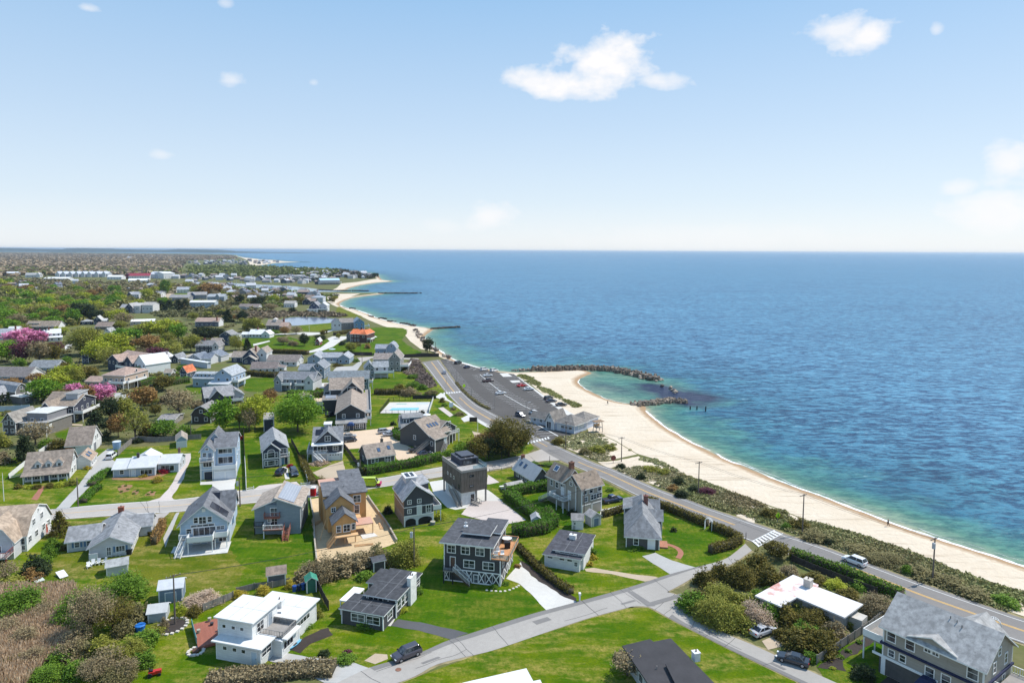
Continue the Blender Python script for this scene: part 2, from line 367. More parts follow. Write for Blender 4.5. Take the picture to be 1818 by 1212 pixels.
for i in range(len(shp)-1):
    a=shp[i];d=shp[i+1]-a;L2=max(d @ d,1e-9);tt=np.clip(((X-a[0])*d[0]+(Y-a[1])*d[1])/L2,0,1)
    D=np.minimum(D,np.hypot(X-a[0]-tt*d[0],Y-a[1]-tt*d[1]))
for pl_ in JETL:
    for q0,q1 in zip(pl_,pl_[1:]):
        a=np.array([P(*q0).x,P(*q0).y]);d=np.array([P(*q1).x,P(*q1).y])-a;tt=np.clip(((X-a[0])*d[0]+(Y-a[1])*d[1])/(d @ d),0,1)
        D=np.minimum(D,3+1.15*np.hypot(X-a[0]-tt*d[0],Y-a[1]-tt*d[1]))
cov=inpoly(X,Y,[tuple(P(*q).xy) for q in [(1020,685),(1035,662),(1100,662),(1165,676),(1205,706),(1150,718),(1080,712)]]);D[cov]=D[cov]*.28+2.2
D[inpoly(X,Y,[(p.x,p.y) for p in fine]+[(-14000,fine[-1].y),(-14000,-120),(fine[0].x,-120)])]=0
me=bpy.data.meshes.new('sea');idx=np.arange(na*nr).reshape(nr,na)
q=np.stack([idx[:-1,:-1],idx[:-1,1:],idx[1:,1:],idx[1:,:-1]],-1).reshape(-1,4)[:,::-1]
me.from_pydata(np.stack([X,Y,np.full(X.shape,SEA_Z)],1).tolist(),[],q.tolist())
at=me.attributes.new('weed','FLOAT','POINT');wv_=np.zeros(X.shape)
for q0,q1,rad_,am in (((1165,688),(1238,704),15,1.0),((1070,684),(1112,692),9,.55),((1200,702),(1225,712),12,.9)):
    a=np.array([P(*q0).x,P(*q0).y]);d=np.array([P(*q1).x,P(*q1).y])-a;tt=np.clip(((X-a[0])*d[0]+(Y-a[1])*d[1])/(d @ d),0,1);wv_=np.maximum(wv_,am*np.clip(1-np.hypot(X-a[0]-tt*d[0],Y-a[1]-tt*d[1])/rad_,0,1))
at.data.foreach_set('value',wv_.astype(np.float32));at=me.attributes.new('offshore','FLOAT','POINT');at.data.foreach_set('value',D.astype(np.float32));me.materials.append(SEA)
me.polygons.foreach_set('use_smooth',[True]*len(me.polygons))
o=bpy.data.objects.new('sea',me);COL.objects.link(o);o['kind']='structure'
if o.data.polygons[0].normal.z<0:me.flip_normals()
# surf: broken ribbons of foam along the waterline
FOAM=pmat('foam',(.85,.87,.87),.9,.08,1,5,world=True)
mb=MB();rnd=random.Random(3)
for (k0,k1,off0,w0_) in ((0,near_i((1147,729)),-.2,.62),(0,near_i((1300,820)),-2.2,.12),(near_i((1128,717.5)),near_i((1029,673)),0,.25),(near_i((858,654)),near_i((753,600)),-.2,.9),(near_i((756,582)),near_i((604,542)),-.2,1.2)):
    seg=crom(fine[k0:k1+1],10)
    prev=None
    for i,p in enumerate(seg[:-1]):
        tdir=(seg[i+1]-p).normalized();nn=Vector((-tdir.y,tdir.x,0))
        h=mnoise.noise(Vector((p.x*.12,p.y*.12,off0*9)));h2=mnoise.noise(Vector((p.x*.5,p.y*.5,4+off0)))
        w_=max(0.0,w0_*(.75+1.1*h+.6*h2));c0=p+nn*(off0+h*1.3)
        cur=(c0-nn*w_,c0+nn*w_*.6)
        if prev and w_>.05:mb.poly([(prev[0].x,prev[0].y,SEA_Z+.03),(cur[0].x,cur[0].y,SEA_Z+.03),(cur[1].x,cur[1].y,SEA_Z+.05),(prev[1].x,prev[1].y,SEA_Z+.05)])
        prev=cur if w_>.05 else None
o=mb.build('surf_foam',FOAM);o['kind']='stuff';o['label']='thin white surf foam breaking along the waterline of the beach'
# harbour, pond
WATM=pmat('harbour water',(.075,.14,.21),.12,.15,.03,.3,world=True,spec=.5)
PONDM=pmat('pond water',(.16,.21,.30),.10,.12,.03,.2,world=True,spec=.5)
JET={'up':[(903,658.5),(951,657.5),(1000,656),(1042,655),(1070,656),(1100,659),(1131,665.5),(1150,670.5),(1162,674.5)],'low':[(1124,720.5),(1143,719),(1165,716.5),(1190,712.5),(1213,714)]}
sheet('harbour_water',[P(*q) for q in [(370,501.5),(400,502),(430,503.5),(480,506),(525,508.5),(548,511),(570,514),(604,515.3),(604,518.2),(575,518),(540,519),(510,517.5),(480,513),(440,509.5),(400,507),(375,505)]],.03,WATM)
sheet('pond_water',[P(*q) for q in [(502,566),(519,563),(545,562.6),(570,563.4),(600,566),(603,568),(594,572),(572,574.5),(535,577.3),(515,578),(509,574),(503,569)]],.03,PONDM,smooth=4)
# far shore across the bay: low wooded hills
mb=MB();FARW=pmat('far woods',(.045,.058,.04),.95,.25,.002,.01,world=True);pr=None
for i in range(90):
    x=-13500+9700*i/89;k=min(1,(89-i)/22);yb=11500+500*math.sin(i*.3)
    h=(50+9*math.sin(i*.37)+6*math.sin(i*1.13))*(k*k*(3-2*k))+3
    cur=[(x,yb,-1),(x,yb+500,h),(x,yb+1500,h*.9),(x,yb+2600,-1)]
    if pr:
        for a in range(3):mb.poly([pr[a],cur[a],cur[a+1],pr[a+1]])
    pr=cur
o=mb.build('hills',FARW);o['kind']='structure'

# ------------------------------------------------------------------ lawns
def lawnmat(name,g1,g2,dry,kdry,stripe=False):
    m,t,b=newmat(name)
    v=N(t,'ShaderNodeNewGeometry').outputs['Position']
    f1=noisecol(t,v,.10,0,1,6,.72,.41,.60);f2=noisecol(t,v,.8,0,1,5,.75,.36,.62);f3=noisecol(t,v,2.6,0,1,4)
    mp=N(t,'ShaderNodeMapping');mp.inputs['Rotation'].default_value=(0,0,rad(28));mp.inputs['Scale'].default_value=(.09,.32,1);t.links.new(v,mp.inputs[0])
    f4=noisecol(t,mp.outputs[0],1,0,1,4,.65,.45,.60)
    c=MIXC(t,f1,g1,g2);c=MIXC(t,M2(t,'MULTIPLY',M2(t,'MULTIPLY',f2,f4),kdry),c,dry);c=MIXC(t,M2(t,'MULTIPLY',f3,.5),c,sc3(g1,.5))
    t.links.new(c,b.inputs['Base Color']);b.inputs['Roughness'].default_value=.95;b.inputs['Specular IOR Level'].default_value=.08
    if stripe:
        wv=N(t,'ShaderNodeTexWave');wv.inputs['Scale'].default_value=.28;wv.inputs['Distortion'].default_value=1.5;t.links.new(v,wv.inputs['Vector']);c=MIXC(t,M2(t,'MULTIPLY',wv.outputs['Fac'],.22),c,sc3(g1,.75));t.links.new(c,b.inputs['Base Color'])
    bp=N(t,'ShaderNodeBump');bp.inputs['Distance'].default_value=.12;bp.inputs['Strength'].default_value=.6;t.links.new(f3,bp.inputs['Height']);t.links.new(bp.outputs[0],b.inputs['Normal'])
    return m
LAWN=lawnmat('lawn',(.055,.128,.001),(.145,.19,.003),(.34,.275,.07),1.0)
LAWN2=lawnmat('lush lawn',(.040,.115,.001),(.10,.172,.003),(.25,.225,.035),.75,True)
LAWN3=lawnmat('dry lawn',(.08,.125,.004),(.16,.17,.014),(.33,.26,.08),1.0)
o0=lambda pts:[P(*q) for q in pts]
main_block=[(-200,962),(-60,936),(90,924),(320,909),(405,898),(546,884),(694,862),(783,850),(866,838),(950,822),(992,822),(1073,856),(1125,882),(1212,914),(1324,958),(1322,966),
              (1288,993),(1231,1008),(1180,1022),(1115,1043),(1027,1067),(937,1092),(831,1126),(743,1160),(653,1186),(600,1192),(300,1240),(-200,1240)]
sheet('lawn',o0(main_block),.016,LAWN)
sheet('lawn',o0([(840,1164),(969,1123),(1047,1097.5),(1118,1078.5),(1151,1078.5),(1196,1103),(1300,1156),(1410,1209),(1500,1262),(560,1290),(717,1210)]),.016,LAWN)
sheet('lawn',o0([(-200,935),(-60,907),(88,903.5),(253,890.5),(321,886),(405,874),(450,868),(534,861.5),(673,849),(782,828),(862,820.5),(936,807),(948,795),(930,770),(900,752),(870,758),
                  (835,739),(812,719),(789,695),(772,673),(749,645),(700,645),(660,680),(560,690),(480,705),(420,720),(300,790),(100,800),(-200,850)]),.016,LAWN)
for pl,m in [
    (zpoly('A',[(400,330),(850,285),(960,275),(960,440),(780,600),(600,590),(270,690),(230,660),(330,470)]),LAWN3),
    (zpoly('A',[(700,520),(1250,470),(1330,500),(1310,650),(1220,700),(1000,720),(830,690),(640,600)]),LAWN3),
    (zpoly('B',[(360,200),(410,240),(430,540),(260,600),(100,600),(-20,500),(0,430),(130,440),(300,430)]),LAWN2),
    (zpoly('B',[(1060,590),(1140,500),(1140,650),(1300,700),(1720,780),(1600,880),(1270,945),(880,850),(960,770)]),LAWN2),
    (zpoly('C',[(-170,690),(150,690),(260,700),(400,815),(0,930),(-420,850),(-300,600)]),LAWN2),
    (zpoly('C',[(1050,300),(1270,360),(1422,440),(1422,470),(1300,560),(1210,570),(1130,540),(1090,470),(1060,400)]),LAWN2),
    (zpoly('X',[(500,560),(780,520),(1160,790),(980,900),(830,850),(560,610)]),LAWN2),
    (zpoly('D',[(720,1060),(860,990),(1085,880),(1085,1120),(1100,1260),(900,1260)]),LAWN2),
    (zpoly('E',[(560,1010),(740,820),(1060,820),(1230,720),(1255,760),(1180,880),(1040,985),(480,1030)]),LAWN),
    (zpoly('E',[(1640,560),(1720,560),(1720,900),(1640,900)]),LAWN2),(zpoly('F',[(60,560),(160,590),(180,770),(300,840),(60,890),(40,700)]),LAWN2),
    (zpoly('F',[(830,495),(900,450),(1010,370),(1380,370),(1400,300),(1580,420),(1440,450),(1300,380),(1120,400),(1090,465)]),LAWN2),
    (zpoly('F',[(60,130),(260,125),(275,170),(190,215),(60,210)]),LAWN2),(zpoly('F',[(935,140),(1190,90),(1090,215),(980,225)]),LAWN2),
    (zpoly('J',[(300,625),(690,620),(740,680),(690,750),(830,850),(900,885),(720,905),(0,900),(0,780),(300,790)]),LAWN2),
    (zpoly('J',[(0,390),(90,425),(220,480),(250,500),(0,490)]),LAWN3),
    (zpoly('K',[(80,320),(540,250),(850,330),(950,280),(1250,330),(1250,420),(900,470),(300,440),(100,430)]),LAWN2),
    (zpoly('K',[(870,130),(1350,100),(1330,190),(900,210)]),LAWN),(zpoly('K',[(1000,480),(1300,420),(1666,440),(1666,520),(1000,520)]),LAWN2),
    (zpoly('N',[(330,850),(560,720),(800,720),(1000,850),(1000,920),(330,900)]),LAWN2),(zpoly('N',[(1000,960),(1330,960),(1300,1050),(1000,1040)]),LAWN2),
    (zpoly('H',[(1050,380),(1250,300),(1420,280),(1400,400),(1180,430),(1060,420)]),LAWN),(zpoly('V',[(740,770),(1100,650),(1110,800),(880,830)]),LAWN2),
    (zpoly('V',[(-200,460),(80,450),(60,650),(-200,660)]),LAWN3),(zpoly('M',[(900,90),(1080,80),(1050,140),(900,150)]),LAWN3)]:
    sheet('lawn',pl,.020,m,smooth=3,jit=1.3)

# ------------------------------------------------------------------ roads, drives, yards
def roadmat(name,col,var=.12,patch=.5):
    m,t,b=newmat(name)
    v=N(t,'ShaderNodeNewGeometry').outputs['Position']
    f1=noisecol(t,v,.12,0,1,5);f2=noisecol(t,v,1.3,0,1,4);f3=noisecol(t,v,9,0,1,2)
    c=MIXC(t,f1,sc3(col,1-var),sc3(col,1+var));c=MIXC(t,M2(t,'MULTIPLY',f2,patch),c,sc3(col,1-1.6*var));c=MIXC(t,M2(t,'MULTIPLY',f3,.3),c,sc3(col,1.25))
    vo=N(t,'ShaderNodeTexVoronoi',feature='DISTANCE_TO_EDGE');vo.inputs['Scale'].default_value=.11;t.links.new(v,vo.inputs['Vector'])
    crk=M2(t,'SUBTRACT',1.0,M2(t,'MULTIPLY',vo.outputs['Distance'],60.0),clamp=True)
    c=MIXC(t,M2(t,'MULTIPLY',M2(t,'MULTIPLY',crk,f1),.16),c,sc3(col,.5))
    t.links.new(c,b.inputs['Base Color']);b.inputs['Roughness'].default_value=.9;b.inputs['Specular IOR Level'].default_value=.2;return m
ASPH=roadmat('asphalt',(.215,.20,.187));OLDA=roadmat('old pale asphalt',(.40,.365,.33));BOTA=roadmat('worn asphalt',(.355,.33,.30));NEWA=roadmat('asphalt seam',(.20,.19,.18));LOTA=roadmat('fresh asphalt',(.098,.090,.084),.18,.6)
CONC=roadmat('concrete',(.56,.54,.50),.12,.5);PAVR=roadmat('pinkish pavers',(.52,.45,.41),.12);GRAV=roadmat('tan gravel',(.60,.46,.33),.10,.3);DIRT=roadmat('bare dirt',(.60,.45,.27),.2,.8)
PGRY=roadmat('grey gravel',(.40,.39,.37),.12);DKDR=roadmat('dark drive',(.10,.10,.105),.12);MULCH=roadmat('dark mulch',(.05,.04,.035),.25);TAND=roadmat('tan path',(.45,.36,.26),.15);MULCH2=roadmat('bark mulch',(.30,.17,.09),.25);BRICK=roadmat('brick paving',(.34,.15,.10),.2)
PAINT=pmat('road paint',(.72,.72,.70),.7,.15,1.5,6,world=True);YELL=pmat('yellow road paint',(.70,.42,.12),.7,.15,1.5,6,world=True)
ml=[(2700,1454),(1900,1172),(1818,1143),(1778,1129),(1676,1092),(1601,1064.8),(1540,1037.5),(1482,1013.8),(1390,981),(1324,957.7),(1251,926),(1212,912),(1163.5,893.5),(1124.7,877),(1073,851),(1030,832),(991,815),(960,797),(930,777),(900,762),(870,756.5),(835.5,738),(812,718),(789.3,694),(772,672),(757,652),(748.9,643)]
mr=[(2760,1393),(1960,1143),(1818,1098.7),(1757.5,1078),(1642,1037.5),(1540,1000),(1465,971.5),(1390,947),(1370,939),(1268,905),(1219.6,886.5),(1169,868),(1088,832.8),(1057.6,822.7),(1004.5,798.6),(976.6,786),(951,775),(925,760),(900,747),(882,737),(863,727),(847,718),(826,699.7),(810,681),(795,660.4),(784,645),(779,638.5)]
mL=resample(crom(o0(ml),5),160);mR=resample(crom(o0(mr),5),160)
strip_mesh('road',mL,mR,.050,ASPH)
def dash(Ls,Rs,t0,t1,i0,i1,z,m):return strip_mesh('road_marking',Ls,Rs,z,m,t0,t1,i0,i1)
def idx_near(pl,px):
    p=P(*px);return min(range(len(pl)),key=lambda i:(pl[i].x-p.x) ** 2+(pl[i].y-p.y) ** 2)
ic=idx_near(mL,(1340,964));ij=idx_near(mL,(985,812));ik=idx_near(mL,(905,765));
for (a,b_) in ((0,ic-7),(ic+4,idx_near(mL,(1000,819))),(idx_near(mL,(960,797)),idx_near(mL,(940,783))),(ik+3,idx_near(mL,(803,706))),(idx_near(mL,(796,699)),158)):
    if b_>a:dash(mL,mR,.462,.482,a,b_,.056,YELL);dash(mL,mR,.498,.518,a,b_,.056,YELL)
dash(mL,mR,.865,.882,0,159,.056,PAINT);dash(mL,mR,.045,.062,0,ij-2,.056,PAINT);dash(mL,mR,.06,.08,ik+4,158,.056,PAINT)
VERGE=pmat('worn verge',(.30,.25,.13),.95,.35,.5,3,world=True)
def verge(pl,w,z=.012):
    q=resample(pl,220);a=[];b_=[]
    for i,p in enumerate(q):
        t_=(q[min(i+1,219)]-q[max(i-1,0)]).normalized();nn=Vector((-t_.y,t_.x,0));k=max(.05,w*(.7+.9*mnoise.noise(Vector((p.x*.35,p.y*.35,5)))+.5*mnoise.noise(Vector((p.x*1.3,p.y*1.3,8)))));a.append(p+nn*k);b_.append(p-nn*k)
    strip_mesh('verge',a,b_,z,VERGE)
# zebra crossings
def zebra(c1,c2,d1,d2,n,z=.120):
    a,b_,c,d=[P(*q) for q in (c1,c2,d1,d2)];mb=MB()
    for i in range(n):
        t0,t1=(i+.1)/n,(i+.6)/n
        mb.poly([(v.x,v.y,z) for v in (a.lerp(b_,t0),a.lerp(b_,t1),c.lerp(d,t1),c.lerp(d,t0))])
    for e0,e1 in (((a,b_),.012),((c,d),-.012)):
        v0,v1=e0;w0=(c-a)*e1*6;mb.poly([(v.x,v.y,z+.004) for v in (v0,v1,v1+w0,v0+w0)])
    o=mb.build('road_marking',PAINT);o['kind']='structure'
zebra(zp('D',395,415),zp('D',515,355),zp('D',430,445),zp('D',560,375),8)
zebra(zp('R',590,690),zp('R',860,665),zp('R',575,668),zp('R',845,648),7);zebra(zp('G',385,745),zp('G',545,705),zp('G',375,735),zp('G',535,692),8)
ul=[(-300,950),(-60,912),(20,908),(88.6,904.5),(151.8,898),(253,890.5),(321,886),(405,874.5),(450,868.5),(534,861.5),(600,856),(673,849),(783,829),(865,819.5),(920,809.5),(945,803),(962,797)]
ll=[(-300,985),(-60,938),(20,930),(88,923.5),(160,918),(275,910.5),(330,907),(405,897),(450,892.5),(546,883.5),(610,875),(694,862),(783,846),(866,836),(930,824.5),(965,818),(995,817)]
sU=resample(crom(o0(ul),4),70);sL=resample(crom(o0(ll),4),70)
strip_mesh('road',sL,sU,.042,OLDA);dash(sL,sU,.02,.045,0,66,.048,PAINT);dash(sL,sU,.95,.975,0,66,.048,PAINT);dash(sL,sU,.49,.51,0,62,.048,YELL)
bU=resample(crom(o0([(590,1216),(653,1186),(698,1173),(743.5,1159.5),(792,1138),(831,1125.7),(937,1091.8),(1027.6,1067.5),(1115,1043),(1179.7,1022),(1231.5,1007.6),(1288,992),(1323,965)]),4),60)
bL=resample(crom(o0([(630,1236),(718,1208),(747,1195),(776,1179),(840,1163),(880,1153),(969.4,1122.5),(1047,1096.6),(1118,1077.5),(1151,1067),(1205,1040),(1250,1015),(1296,1003),(1335,977)]),4),60)
strip_mesh('road',bL,bU,.034,BOTA);strip_mesh('road_marking',bL,bU,.038,NEWA,.80,1.0,4,50)
dL=resample(crom(o0([(1110,1078),(1151,1077),(1196,1101.5),(1300,1154.8),(1411,1207.5),(1560,1280)]),4),40);dR=resample(crom(o0([(1130,1042),(1204,1056),(1222,1085),(1285,1122.5),(1340,1146),(1445,1194),(1640,1280)]),4),40)
strip_mesh('road',dL,dR,.029,BOTA);strip_mesh('road_marking',dL,dR,.033,NEWA,.0,.22,8,40)
for L_,w_ in ((bU,.5),(bL,.6),(dL,.5),(dR,.6),(mL,.8),(mR,.9),(sU,.6),(sL,.6)):verge(L_,w_)
sheet('road_marking',zpoly('C',[(835,705),(880,712),(1000,790),(955,792)]),.046,NEWA);sheet('road_marking',zpoly('C',[(955,775),(1140,722),(1150,738),(985,790)]),.0465,NEWA)
lot=[(781,637.5),(800,640),(830,648),(862,657),(890,661.5),(912,664),(935,680),(960,702),(985,721),(1005,734),(1032,748),(1042,760),(1024,771),(994,777),(978,785),(950,774),(925,759),(905,748),(885,738),(866,728),(845,712),(824,694),(809,677),(796,658)]
sheet('parking_lot',o0(lot),.046,LOTA)
def stalls(inner_,outer_,n,w=.075,z=.116):
    a=resample(o0(inner_),n);b_=resample(o0(outer_),n);mb=MB()
    for p,q in zip(a,b_):
        d=(q-p).normalized();r=Vector((-d.y,d.x,0))*w;mb.poly([(v.x,v.y,z) for v in (p-r,q-r,q+r,p+r)])
    o=mb.build('road_marking',PAINT);o['kind']='structure'
def zl(z,pts):return [zp(z,*p) for p in pts]
def line(pts,w=.16,z=.118,m=None):
    p=o0(pts);mb=MB()
    for a,b_ in zip(p,p[1:]):
        d=(b_-a).normalized();r=Vector((-d.y,d.x,0))*w;mb.poly([(v.x,v.y,z) for v in (a-r,b_-r,b_+r,a+r)])
    o=mb.build('road_marking',m or PAINT);o['kind']='structure'
line(zl('S',[(-65,200),(75,320),(300,500),(560,650),(660,695)]),.13)
stalls(zl('S',[(-65,200),(75,320),(300,500),(560,650),(650,692)]),zl('S',[(-180,215),(-60,330),(160,510),(400,660),(470,700)]),25)
stalls(zl('S',[(-65,200),(75,320),(300,500),(560,650),(650,692)]),zl('S',[(60,190),(190,305),(440,490),(690,620),(790,675)]),25)
stalls(zl('S',[(215,190),(370,300),(600,450),(800,560),(960,660)]),zl('S',[(400,183),(530,290),(740,440),(930,540),(1060,640)]),22)
stalls(zl('R',[(590,232),(680,370),(780,490),(930,650),(1100,800),(1240,915)]),zl('R',[(690,225),(830,380),(930,500),(1050,640),(1230,790),(1370,890)]),34)
stalls(zl('S',[(480,880),(560,925),(680,1000),(800,1085)]),zl('S',[(630,855),(740,910),(880,990),(1040,1070)]),8);line(zl('S',[(630,855),(760,920),(900,1000),(1060,1085)]),.2)
stalls(zl('R',[(640,200),(770,220),(920,280),(1040,320)]),zl('R',[(700,170),(830,195),(990,245),(1100,290)]),8)
sheet('road_marking',zpoly('S',[(215,185),(330,182),(400,230),(270,235)]),.0535,CONC);sheet('road_marking',zpoly('S',[(360,290),(500,285),(520,310),(400,320)]),.0535,CONC)
sheet('pavement',o0([(918,667),(912,664),(985,722),(1005,736),(1035,749),(1042,748),(1010,731),(968,704)]),.049,CONC)
sheet('pavement',zpoly('R',[(455,740),(540,670),(600,690),(640,760),(1010,1010),(1330,1205),(1270,1212),(1050,1085),(900,1120),(850,1065),(960,1010),(660,800),(520,760)]),.053,CONC)
sheet('pavement',zpoly('R',[(500,905),(580,890),(740,1010),(680,1040)]),.04,PAVR)
for z_,pts,m,h in [
    ('C',[(262,548),(180,640),(250,665),(330,735),(405,818),(570,768),(505,742),(400,675),(315,622),(285,565)],CONC,.022),('C',[(925,517),(1000,498),(1090,540),(1222,578),(1085,618)],PGRY,.022),
    ('C',[(612,585),(660,580),(800,605),(1000,630),(1030,640),(940,655),(760,615),(620,600)],TAND,.022),('B',[(885,862),(1010,880),(1272,938),(1180,972),(1000,925),(840,897)],DKDR,.022),
    ('B',[(783,892),(835,835),(887,832),(846,900)],CONC,.026),('B',[(190,1035),(400,1070),(650,1100),(722,1130),(640,1215),(480,1212),(330,1130),(150,1085)],PGRY,.022),
    ('B',[(270,1030),(350,970),(500,905),(530,950),(400,1000),(340,1050)],MULCH,.024),('B',[(700,1090),(760,1050),(825,1055),(830,1080),(760,1110)],TAND,.022),
    ('B',[(405,205),(490,190),(720,190),(765,260),(880,440),(800,475),(640,545),(440,550),(425,400)],DIRT,.022),
    ('Y',[(690,372),(860,345),(1390,470),(1565,600),(1390,640),(1000,705),(900,680),(745,520)],CONC,.022),('X',[(-150,610),(0,600),(200,600),(500,830),(320,872),(60,850),(-280,760)],PAVR,.026),
    ('X',[(40,285),(180,375),(60,400),(30,400)],PAVR,.022),('X',[(1400,700),(1480,690),(1640,650),(1660,690),(1470,745),(1380,760)],CONC,.022),
    ('F',[(700,490),(830,495),(980,480),(1100,462),(1130,560),(1240,620),(1390,650),(1390,690),(1140,722),(1100,640),(890,612),(780,622),(735,560)],GRAV,.022),
    ('F',[(535,785),(650,735),(745,702),(775,805),(700,850),(600,835)],TAND,.022),('F',[(318,745),(355,742),(372,830),(345,832)],CONC,.024),('F',[(120,905),(160,880),(420,850),(450,880)],PAVR,.05),
    ('W',[(1195,745),(1475,728),(1452,920),(1188,935)],CONC,.022),('W',[(1050,775),(1195,768),(1195,805),(1045,812)],CONC,.026),('W',[(1450,880),(1580,870),(1600,905),(1440,925)],TAND,.03),
    ('W',[(700,450),(935,435),(930,520),(880,620),(850,740),(770,860),(705,960),(720,985),(830,990),(830,1020),(330,1035),(560,970),(650,880),(720,780),(790,640),(800,560),(770,530),(690,510)],PAVR,.022),
    ('E',[(640,705),(755,618),(800,618),(780,690),(830,720),(650,860),(485,1032),(385,1048),(560,860),(650,740)],PGRY,.022),('A',[(170,205),(205,210),(250,135),(225,130)],BRICK,.024),
    ('A',[(848,285),(935,272),(800,400),(760,360),(790,330)],OLDA,.022),('A',[(905,470),(985,275),(965,280),(895,420)],PGRY,.020),
    ('A',[(935,500),(955,465),(1250,440),(1255,460),(990,500)],CONC,.024),('D',[(1095,1115),(1260,1060),(1260,1180),(1060,1170)],MULCH,.022),('D',[(735,1070),(1080,860),(1085,900),(870,1040),(880,1090)],MULCH,.024),
    ('D',[(450,935),(530,900),(560,960),(480,980)],TAND,.022),('C',[(245,530),(300,560),(380,625),(560,745),(560,765),(505,742),(315,622)],MULCH,.024),
    ('G',[(870,870),(1000,862),(1160,828),(1170,840),(1010,900),(960,915)],SAND,.022),('D',[(310,280),(430,250),(440,300),(400,320)],SAND,.022),('G',[(1640,1160),(1720,1140),(1750,1170),(1680,1186)],SAND,.022),
    ('K',[(1240,800),(1350,690),(1560,680),(1680,595),(1720,600),(1620,740),(1600,800)],PGRY,.022),('K',[(955,485),(1130,430),(1250,345),(1220,310),(1290,280),(1480,280),(1500,300),(1400,345),(1300,420),(1150,475),(960,505)],CONC,.024),
    ('K',[(450,240),(700,242),(900,225),(1120,230),(1330,180),(1340,195),(1130,252),(920,275),(880,258),(700,258),(450,258)],CONC,.022),('K',[(220,385),(440,335),(450,350),(230,410)],CONC,.022),
    ('K',[(1040,1110),(1240,1100),(1240,1210),(1040,1210)],GRAV,.022),('K',[(1070,910),(1240,905),(1240,980),(1070,980)],CONC,.022),('M',[(870,420),(930,350),(965,350),(980,410),(880,490)],CONC,.022),
    ('H',[(1110,400),(1200,340),(1330,260),(1370,265),(1340,290),(1180,390),(1140,410)],TAND,.024),('H',[(760,1060),(930,1050),(960,1080),(800,1120)],PGRY,.024),
    ('L',[(560,415),(760,400),(1380,425),(1400,445),(760,420),(680,460),(600,470)],OLDA,.026),('N',[(190,535),(450,530),(850,548),(1000,530),(1080,510),(1090,530),(1000,560),(850,570),(450,560),(190,560)],OLDA,.022),
    ('N',[(1380,545),(1666,490),(1720,520),(1666,560),(1400,565)],OLDA,.022),('M',[(510,800),(640,780),(700,790),(900,830),(930,860),(880,880),(700,850),(520,840)],TAND,.022),
    ('V',[(880,640),(900,620),(1120,630),(1100,650)],TAND,.022),('E',[(825,885),(870,868),(930,872),(905,915),(840,930)],MULCH2,.026),('E',[(925,930),(960,905),(985,915),(950,942)],MULCH2,.026),('E',[(1020,945),(1050,915),(1090,920),(1075,950)],MULCH2,.026),('E',[(780,820),(1000,822),(1090,800),(1190,775),(1215,745),(1225,760),(1110,835),(900,840),(785,835)],MULCH2,.026),
    ('T',[(1350,570),(1480,600),(1540,640),(1390,660)],TAND,.022)]:
    sheet('driveway' if m not in (MULCH,MULCH2,DIRT,SAND,BRICK) else 'ground_patch',zpoly(z_,pts),h,m,jit=.18 if m not in (MULCH,MULCH2,DIRT,SAND) else .6)
TAR=pmat('tar',(.07,.068,.07),.8,.2,world=True)
def crack(a,b_,z,w=.035,amp=.35,n=26,m=None):
    p=[a.lerp(b_,i/n) for i in range(n+1)];d=(b_-a).normalized();r=Vector((-d.y,d.x,0));p=[q+r*amp*mnoise.noise(Vector((q.x*.3,q.y*.3,w*90))) for q in p];mb=MB()
    for q,s_ in zip(p,p[1:]):mb.poly([(v.x,v.y,z) for v in (q-r*w,s_-r*w,s_+r*w,q+r*w)])
    o=mb.build('road_marking',m or TAR);o['kind']='structure'
rk=random.Random(21)
for L_,R_,z,n_ in ((bL,bU,.082,13),(dL,dR,.072,8),(sL,sU,.096,14),(mL,mR,.114,16)):
    for k in range(n_):i=rk.randrange(3,len(L_)-3);crack(L_[i],R_[i].lerp(R_[min(i+1,len(R_)-1)],rk.random()),z)
    for k in range(n_ // 3):i=rk.randrange(2,len(L_)-9);t_=rk.uniform(.2,.75);crack(L_[i].lerp(R_[i],t_),L_[i+6].lerp(R_[i+6],t_+rk.uniform(-.05,.05)),z+.001)
for L_,R_,z,k in ((bL,bU,.083,((8,.3,.12),(22,.45,.2),(33,.2,.1))),(dL,dR,.073,((14,.4,.2),(24,.3,.15))),(sL,sU,.097,((12,.2,.15),(30,.55,.2),(44,.25,.12))),(mL,mR,.1145,((30,.12,.12),(62,.6,.15),(90,.2,.12)))):
    for i,t_,w in k:sheet('road_marking',[L_[i].lerp(R_[i],t_),L_[i].lerp(R_[i],t_+w),L_[i+2].lerp(R_[i+2],t_+w),L_[i+2].lerp(R_[i+2],t_)],z/2-SHEETN[0]*.0001,NEWA)
pb=resample(crom(zpoly('C',[(1055,455),(1100,470),(1125,495),(1110,525)]),5),14);strip_mesh('path',pb,offs(pb,1.1),.023,BRICK)
